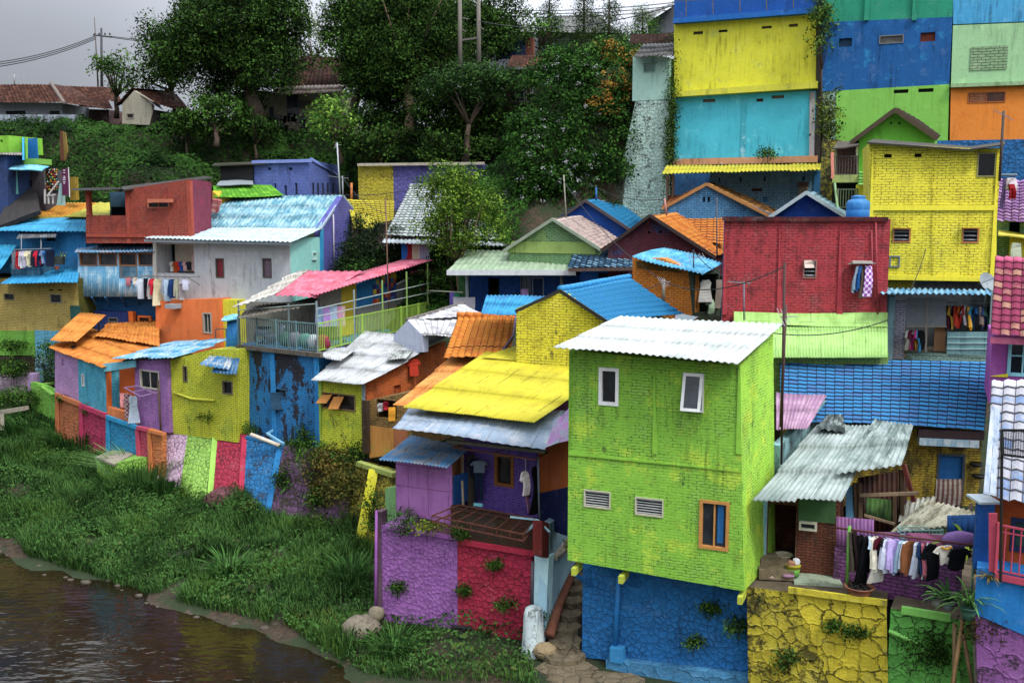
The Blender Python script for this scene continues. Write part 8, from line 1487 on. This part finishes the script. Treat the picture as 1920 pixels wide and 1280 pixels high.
rs_ = river_side(x, y); keep = (bare < .68) & (rs_ > .05 + .75 * vnoise(x, y, .6, 44)) & ((x < -3) | (g_.random(len(x)) < .75)); keep &= np.hypot(x + 1.9, y - 32.6) > .9; x, y, hn = x[keep], y[keep], hn[keep]
o = grass('bank_grass', x, y, (.18 + .85 * hn ** 1.5) * np.where(x > -5.5, .45, 1.), .020, GRM, 5, .6); o['kind'] = 'stuff'
# low leafy weeds over the bank
o = cover('bank_broad_weeds', BANK, 16000, .2, leafm('#16300f', '#3e642a', '#4c5a26'), .8, .6, 19, dens_noise=1.6)
o = cover('bank_weeds', BANK, 130000, .15, leafm('#152c0e', '#42682c'), .9, .5, 12, dens_noise=1.0); 
# bare mud patches stay; tall grass clumps
def clump(label, px, py, d, n, h, r, seed, m=None, lean=.9):
    c = P(px, py, d); t = T('grass_clump', label, 'grass clump', c, 'tall grass clumps on the river bank'); g = np.random.default_rng(seed); a = g.uniform(0, 6.28, n); k = r * np.sqrt(g.random(n)) * .5; xx, yy = c.x + k * np.cos(a), c.y + k * np.sin(a)
    grass('blades', xx, yy, h, .022, m or leafm('#1c3a14', '#4c7834'), seed, lean, z=np.full(n, float(gz(np.array([c.x]), np.array([c.y]))[0])), rn=g.random(n), par=t); return t
GB2 = leafm('#2c5020', '#7ca85c')
clump('big fountain of tall grass beside the lime concrete box', 262, 905, 50.6, 700, 2.1, 2.4, 1, GB2); clump('tall grass clump in front of the orange and crimson wall panels', 150, 815, 55.8, 700, 1.7, 3., 2); clump('grass clump right of the big fountain below the pink stripe', 300, 935, 49.6, 500, 1.3, 2.2, 3)
clump('long bladed grass clump in the middle of the lower bank', 430, 1105, 39.4, 260, 1.0, 1.2, 4); clump('long bladed grass clump near the purple wall pillar', 660, 1110, 38.2, 240, 1.0, 1.2, 5); clump('grass clump at the foot of the mossy boulder', 740, 1250, 32.4, 260, .8, 1.0, 6); clump('tall dark grass clump at the left edge by the bench', 60, 800, 58, 600, 1.6, 4., 7); clump('grass clump below the lime green box', 215, 935, 49.6, 300, 1.0, 1.6, 8)
# shrubs on the slope behind the striped wall
G_S = 'shrubs on the slope between the striped walls'
for i, (x, y, d, r, m, lb) in enumerate(((560, 825, 48.2, (1.1, .8, .8), MG, 'leafy shrub on top of the blue stripe end of the wall'), (600, 860, 46.6, (1.4, .8, 1.1), MG, 'dark shrub below the yellow-green brick front'), (625, 900, 45.6, (1.5, .8, 1.7), leafm('#3a3c14', '#7c6c30'), 'dry brownish shrub in the middle of the slope'), (660, 940, 44, (1.3, .8, 1.6), leafm('#34401a', '#6c6428'), 'olive brown shrub lower on the slope'), (590, 930, 45.4, (.5, .4, .8), DG2, 'dark trailing shrub on the mauve rubble'), (665, 850, 45., (.9, .6, .5), MG, 'green shrub under the tan annexe wall'), (620, 985, 43.6, (1.1, .6, .7), leafm('#1c3412', '#4c6c22'), 'green shrub at the bottom of the slope'), (530, 900, 47, (.35, .3, .7), DG2, 'small dark shrub beside the end of the blue stripe'), (650, 890, 44.9, (.8, .5, .9), leafm('#3c3c14', '#8c7434'), 'straw coloured shrub near the yellow diagonal stripe'), (700, 960, 42., (.35, .3, .9), DG2, 'thin dark creeper beside the yellow diagonal stripe'))):
    tree('shrub', lb, (x, y + 20, d + .3), (x, y, d - .5), r, 9, .15, 1.7, m, 70 + i, .03, cat='shrub', rl=(.4, .6), group=G_S)
for i, (x, y, d, r, m, lb) in enumerate(((750, 985, 34.3, (.75, .4, .55), DG2, 'feathery dark fern bush hanging left over the purple wall'), (800, 990, 33.6, (.6, .3, .3), leafm('#2c4c10', '#8c9c28'), 'yellow-green weeds under the lilac sheet bay'), (862, 1000, 33.2, (.25, .2, .4), MG, 'small weed in the corner of the brown brick parapet'), (745, 1100, 34.6, (.25, .15, .3), MG, 'weed growing from the purple rubble face'), (870, 1105, 33.4, (.2, .12, .22), MG, 'weed on the seam between purple and crimson paint'), (925, 1060, 32.8, (.3, .1, .14), MG, 'weed high on the crimson rubble face'), (945, 1135, 32.4, (.4, .12, .3), DG2, 'dark weed low on the crimson rubble face'), (1010, 1160, 31.9, (.2, .2, .3), DG2, 'moss tuft beside the white stub column'),
    (1075, 1020, 32.5, (.25, .2, .3), leafm('#4c4c14', '#8c8c28'), 'yellowish tuft under the left corner of the lime house'), (1330, 1140, 29.2, (.35, .1, .2), DG2, 'dark weed high on the blue rubble wall'), (1385, 1180, 28.9, (.35, .1, .35), DG2, 'dark weed at the right edge of the blue rubble wall'), (1300, 1205, 29.3, (.3, .1, .18), DG2, 'weed low on the blue rubble wall'), (1610, 1185, 27.2, (.5, .12, .28), DG2, 'dark weed in the middle of the yellow rubble wall'), (1560, 1170, 27.5, (.16, .1, .14), MG, 'little green tuft on the yellow rubble wall'), (1740, 1215, 26.3, (.8, .25, .8), leafm('#142c0e', '#3c5c1c'), 'dark creeper mass on the green rubble wall'), (1480, 1240, 27.9, (.5, .15, .4), DG2, 'dark moss and weed on the weathered yellow wall'), (1845, 1170, 24.9, (.5, .3, .8), leafm('#241c10', '#4c3c1c'), 'brown dead creeper between bamboo and purple wall'),
    (452, 690, 50., (.35, .3, .5), leafm('#3c4414', '#8c7c34'), 'hanging tuft at the left corner of the peeling blue wall'), (400, 782, 50.2, (.9, .4, .25), MG, 'weeds along the foot of the yellow-green wall'), (465, 805, 49.4, (.7, .4, .3), DG2, 'weeds along the foot of the peeling blue wall'), (120, 745, 56, (.5, .3, .4), DG2, 'weeds on the orange panel coping'), (170, 765, 54.6, (.4, .3, .5), DG2, 'dark weeds on the crimson panel coping'))):
    tree('weed', lb, (x, y + 8, d + .1), (x, y, d), r, 7, .1, 1.6, m, 90 + i, .012, cat='weed', rl=(.35, .6), group='weeds growing on walls')
for i, (x, y, d, r, lb) in enumerate(((25, 690, 61.6, (1.6, .8, .7), 'dark weeds over the whitish pink wall'), (95, 680, 62, (1.0, .6, 1.4), 'dark bush against the pale blue base wall'), (20, 650, 62.8, (1.2, .5, .4), 'weeds below the green base wall'), (40, 740, 60, (2., 1.2, .5), 'weeds in front of the whitish pink wall'), (785, 1218, 33.4, (1.1, .7, .45), 'low dark bushes in front of the purple wall'), (930, 1232, 32.2, (.7, .5, .25), 'low bushes in front of the crimson wall'), (700, 1210, 33.6, (.9, .6, .5), 'dark bush right of the mossy boulder'), (690, 1250, 32.6, (.9, .6, .4), 'dark bush below the mossy boulder'))):
    tree('bush', lb, (x, y + 12, d + .1), (x, y, d), r, 9, .14, 1.7, DG2, 130 + i, .03, cat='bush', rl=(.4, .6), group='bushes at the foot of the walls')
# rocks, litter, dog
def rock(label, px, py, d, r, c, name='boulder'):
    o = MB().ell(P(px, py, d), r, 11, 8, .1).build(name, stone(c, '#4c4436', 1.2, .01, .1, .3) if r[0] > .35 else plain(c, .9, .5), None, True); tag(o, label, 'boulder' if name == 'boulder' else name.replace('_', ' ')); return o
rock('reddish round boulder at the foot of the red stripe', 425, 938, 48.0, (1.1, .8, .65), '#6c3c44'); rock('pale mossy boulder left of the purple wall', 680, 1182, 34.2, (.75, .6, .55), '#7c7260'); rock('small pale boulder at the purple pillar foot', 706, 1150, 34.6, (.3, .25, .3), '#7a705c'); rock('flat rock in the grass behind the black dog', 808, 1200, 33.6, (.25, .2, .15), '#6c6450'); rock('wet brown stone at the water edge', 590, 1250, 33.8, (.3, .2, .12), '#5c4c3a'); rock('dark stone standing in the shallow water', 557, 1246, 34.4, (.22, .18, .12), '#2c2824'); rock('yellowish stone beside the stone staircase', 1022, 1220, 31.2, (.4, .3, .3), '#94805c')
for x, y, d, c, r, lb in ((644, 1248, 33.2, '#c8ccd0', (.16, .1, .12), 'white plastic bag on the dark rubbish heap'), (625, 1258, 33., '#a8ac5c', (.22, .12, .08), 'yellowish plastic bag on the dark rubbish heap'), (404, 1176, 37.1, '#d0ac9c', (.14, .1, .1), 'pinkish litter scrap on the mud strip'), (642, 1200, 34.6, '#c4c4c0', (.12, .08, .08), 'white scrap left of the mossy boulder'), (311, 1165, 38, '#c8c4b8', (.08, .06, .06), 'small white scrap at the waterline'), (293, 1110, 40, '#8cc4c8', (.1, .08, .2), 'turquoise plastic bottle lying in the bank grass'), (972, 1243, 31.2, '#c8c8c8', (.1, .07, .05), 'white scrap on the grass before the stairs'), (385, 1184, 36.9, '#8c4c3c', (.3, .1, .05), 'reddish leaves on the mud strip')):
    o = MB().ell(P(x, y, d), r, 8, 6, .22).build('litter', plain(c, .6), None, True); tag(o, lb, 'litter', 'litter on the river bank')
o = MB().ell(P(655, 1262, 32.9), (.5, .35, .3), 10, 7, .12).build('rubbish_heap', plain('#2c3230', .9), None, True); tag(o, 'dark rubbish heap at the water edge', 'rubbish')
SHP = plain('#4c4438', .7, .5, 6.)
for i in range(26):
    k = 40 + i * 1.35; a = EAD[min(len(EAD) - 1, 36 + int(i * 2.9))]; q = V((a[0] + random.uniform(-.4, .5), a[1] + random.uniform(-.2, .6), WATER + random.uniform(-.04, .06))); r = random.uniform(.06, .2)
    if P(0, 1042, 44.3).x < q.x < -3: tag(MB().ell(q, (r * 1.3, r, r * .7), 8, 6, .15).build('stone', SHP, None, True), 'small wet stone lying along the muddy waterline', 'stone', 'wet stones along the waterline')
# small black dog walking right, head low
DOGC = V((-1.75, 32.7, 0)); DOGC.z = float(gz(np.array([DOGC.x]), np.array([DOGC.y]))[0]) + .12
me = bpy.data.meshes.new('dog'); jv = [(-.22, 0, .36), (-.05, 0, .36), (.14, 0, .38), (.26, 0, .40), (.36, 0, .38), (.46, 0, .34), (-.32, 0, .42), (-.42, 0, .50), (-.22, .07, .24), (-.27, .07, .13), (-.24, .07, 0), (-.22, -.07, .24), (-.16, -.07, .13), (-.2, -.07, 0), (.16, .06, .22), (.15, .06, .1), (.17, .06, 0), (.18, -.06, .22), (.24, -.06, .1), (.25, -.06, 0), (.34, .05, .45), (.34, -.05, .45)]
je = [(0, 1), (1, 2), (2, 3), (3, 4), (4, 5), (0, 6), (6, 7), (0, 8), (8, 9), (9, 10), (0, 11), (11, 12), (12, 13), (2, 14), (14, 15), (15, 16), (2, 17), (17, 18), (18, 19), (4, 20), (4, 21)]
jr = [.085, .08, .1, .06, .065, .03, .025, .012, .05, .026, .022, .05, .026, .022, .045, .024, .022, .045, .024, .022, .02, .02]
me.from_pydata(jv, je, []); dog = bpy.data.objects.new('dog', me); COL.objects.link(dog); dog.location = DOGC; dog.rotation_euler = (0, 0, -.25); sk = dog.modifiers.new('skin', 'SKIN'); sb_ = dog.modifiers.new('sub', 'SUBSURF'); sb_.levels = 1; sb_.render_levels = 2
for i, r in enumerate(jr): me.skin_vertices[0].data[i].radius = (r, r)
me.skin_vertices[0].data[0].use_root = True; me.materials.append(plain('#0c0b0b', .7)); tag(dog, 'small black dog walking through the weeds below the crimson wall', 'dog')
# ---- poles, aerials and wires
GP_ = plain('#3c3c3c', .7); STEEL = plain('#4a3a34', .7)
PO = T('utility_pole', 'utility pole with crossarm behind the small round hilltop tree', 'utility pole', P(191, 170, 105)); MB().tube([P(191, 185, 105), P(190, 53, 105)], [.16, .1], 8).build('pole', GP_, PO, True); MB().bar(P(175, 66, 105), P(209, 70, 105), .14).build('crossarm', GP_, PO)
for x in (178, 186, 197, 206): MB().lathe(P(x, 66, 105), [(.07, 0), (.1, .1), (.05, .22)], 8).build('insulator', plain('#2c2c30', .4), PO, True)
tube(None, 'radio_mast', [P(184, 165, 100), P(177, 33, 100)], [.08, .03], STEEL, label='thin tilted mast just left of the utility pole', cat='mast')
def wire(label, a, b, sag=1., r=.03, n=14, group=None):
    a, b = P(*a), P(*b); pts = [a.lerp(b, i / n) - V((0, 0, sag * 4 * (i / n) * (1 - i / n))) for i in range(n + 1)]; o = MB().tube(pts, r, 5).build('wire', plain('#26282c', .6), None); tag(o, label, 'wire', group)
for i, (y0, y1, lb) in enumerate(((109, 67, 'highest of the three wires left of the utility pole'), (114, 70, 'middle of the three wires left of the utility pole'), (119, 73, 'lowest of the three wires left of the utility pole'))): wire(lb, (-120, y0 + 14, 90), (180, y1, 105), .8, .045, group='wires of the utility pole')
wire('upper wire right of the utility pole', (206, 68, 105), (420, 72, 110), .4, .04, group='wires of the utility pole'); wire('lower wire right of the utility pole', (206, 70, 105), (420, 76, 110), .4, .04, group='wires of the utility pole')
for i, (y0, y1, lb) in enumerate(((15, 2, 'highest wire crossing the sky above the conifers'), (20, 9, 'second wire crossing the sky above the conifers'), (26, 16, 'lowest wire crossing the sky above the conifers'))): wire(lb, (880, y0, 130), (1290, y1, 100), .6, .045, group='wires above the conifers')
DP = T('utility_pole', 'twin concrete poles joined by crossbars in front of the dark middle trees', 'utility pole', P(880, 120, 73)); 
for x in (862, 897): MB().tube([P(x + 1, 150, 73), P(x, -30, 73)], [.17, .13], 8).build('pole', plain('#6c665c', .8), DP, True)
MB().bar(P(862, 76, 73), P(897, 71, 73), .12).bar(P(862, 33, 73), P(878, 36, 73), .08).bar(P(862, 52, 73), P(874, 60, 73), .08).bar(P(897, 50, 73), P(908, 56, 73), .08).build('crossbar', plain('#5c5850', .8), DP)
def aerial(label, base, top, d, r=.03, c='#5c4c44', yagi=None, n=6):
    t = T('aerial', label, 'aerial', P(base[0], base[1], d)); MB().tube([P(base[0], base[1], d), P(top[0], top[1], d)], r, 6).build('mast', plain(c, .6), t, True)
    if yagi:
        q = P(top[0], top[1] + yagi[0], d); L = yagi[1]; mb = MB(); dr = V((math.cos(yagi[2]), math.sin(yagi[2]) * .6, .08 * L)); mb.bar(q - dr * L * .3, q + dr * L * .7, .025)
        for k in range(n): c0 = q + dr * L * (-.28 + k * .19); w_ = .35 - k * .03; pz = V((-dr.y, dr.x, 0)).normalized(); mb.bar(c0 - pz * w_ - V((0, 0, w_ * .6)), c0 + pz * w_ + V((0, 0, w_ * .6)), .014)
        mb.build('antenna', plain('#8c8c90', .5), t)
aerial('aerial on the leftmost brown hilltop roof', (27, 160, 88), (27, 140, 88), 88, .05, '#8c8c8c', (2, 1.2, .2)); aerial('tall rusty mast in front of the lime house right corner', (1465, 870, 28.2), (1471, 492, 28.2), 28.2, .035, '#3a2420'); aerial('short mast bound to the tall rusty mast with crossed sticks', (1464, 800, 28.3), (1473, 572, 28.3), 28.3, .045, '#4c3428', (22, .5, .1), 3); aerial('red and white aerial in front of the red brick wall', (1395, 600, 37.5), (1395, 528, 37.5), 37.5, .03, '#6c6c78', (2, .9, 3.3)); aerial('tall thin mast in front of the maroon gable', (1344, 480, 48), (1344, 370, 48), 48, .03, '#4c4c50'); aerial('aerial with dark antenna on the curved light blue roof', (1301, 520, 45), (1300, 468, 45), 45, .03, '#2c2c34', (14, .8, .4)); aerial('thin mast rising from the pale green gable', (1062, 415, 56), (1057, 328, 56), 56, .04, '#8c8878'); aerial('blue mast on the deep blue gable ridge', (1118, 376, 59), (1118, 351, 59), 59, .06, '#2c5ca8'); aerial('tall rusty mast through the pink canopy', (729, 590, 55), (723, 372, 55), 55, .04, '#6c4c3c'); aerial('pale lamp mast beside the periwinkle house', (638, 372, 68), (632, 268, 68), 68, .05, '#a8acb0', (4, .4, 0), 2); aerial('aerial with many elements beside the periwinkle house', (643, 372, 66), (642, 330, 66), 66, .05, '#8c9094', (3, 1.3, 3.4)); aerial('dark aerial mast at the top right corner of the yellow house', (1874, 340, 38.9), (1882, 208, 38.9), 38.9, .05, '#4c3c30', (8, .6, 1.2)); aerial('tilted thin pole on the turquoise rack of the maroon gable', (1250, 404, 51), (1246, 372, 51), 51, .05, '#b07870'); aerial('short concrete pole with cable loops before the orange brick wall', (1244, 565, 43.5), (1244, 525, 43.5), 43.5, .07, '#8c8478', (4, .5, .5), 4); aerial('orange post behind the yellow tiled roof', (659, 380, 70), (659, 343, 70), 70, .09, '#b86c2c'); aerial('long thin pole in front of the maroon gable right slope', (1345, 480, 47), (1344, 440, 47), 47, .025, '#3c3c44')
wire('black wire sagging across the light green roof', (1370, 605, 36.5), (1665, 600, 35.8), .5, .02); wire('thin wire running down the yellow house', (1738, 460, 40), (1705, 545, 38.5), .2, .015); wire('thin wire from the twin poles to the right', (897, 40, 73), (1264, 10, 60), .8, .03)
for a_, b_, g_2, lb_ in (((1471, 500, 28.2), (1244, 527, 43.5), .5, 'wire from the tall rusty mast to the cable pole'), ((1244, 527, 43.5), (1057, 340, 56), .5, 'wire from the cable pole up to the pale green gable mast'), ((1300, 470, 45), (1395, 530, 37.5), .3, 'wire between the curved blue roof aerial and the red wall aerial'), ((723, 400, 55), (642, 332, 66), .4, 'wire from the pink canopy mast to the many element aerial'), ((1244, 530, 43.5), (1000, 560, 42), .4, 'wire from the cable pole over the bright blue roof'), ((1118, 352, 59), (1246, 373, 51), .3, 'wire between the deep blue gable mast and the maroon gable')): wire(lb_, a_, b_, g_2, .018)
wire('thin wire across the violet gable', (600, 360, 66), (820, 340, 66), .5, .02)
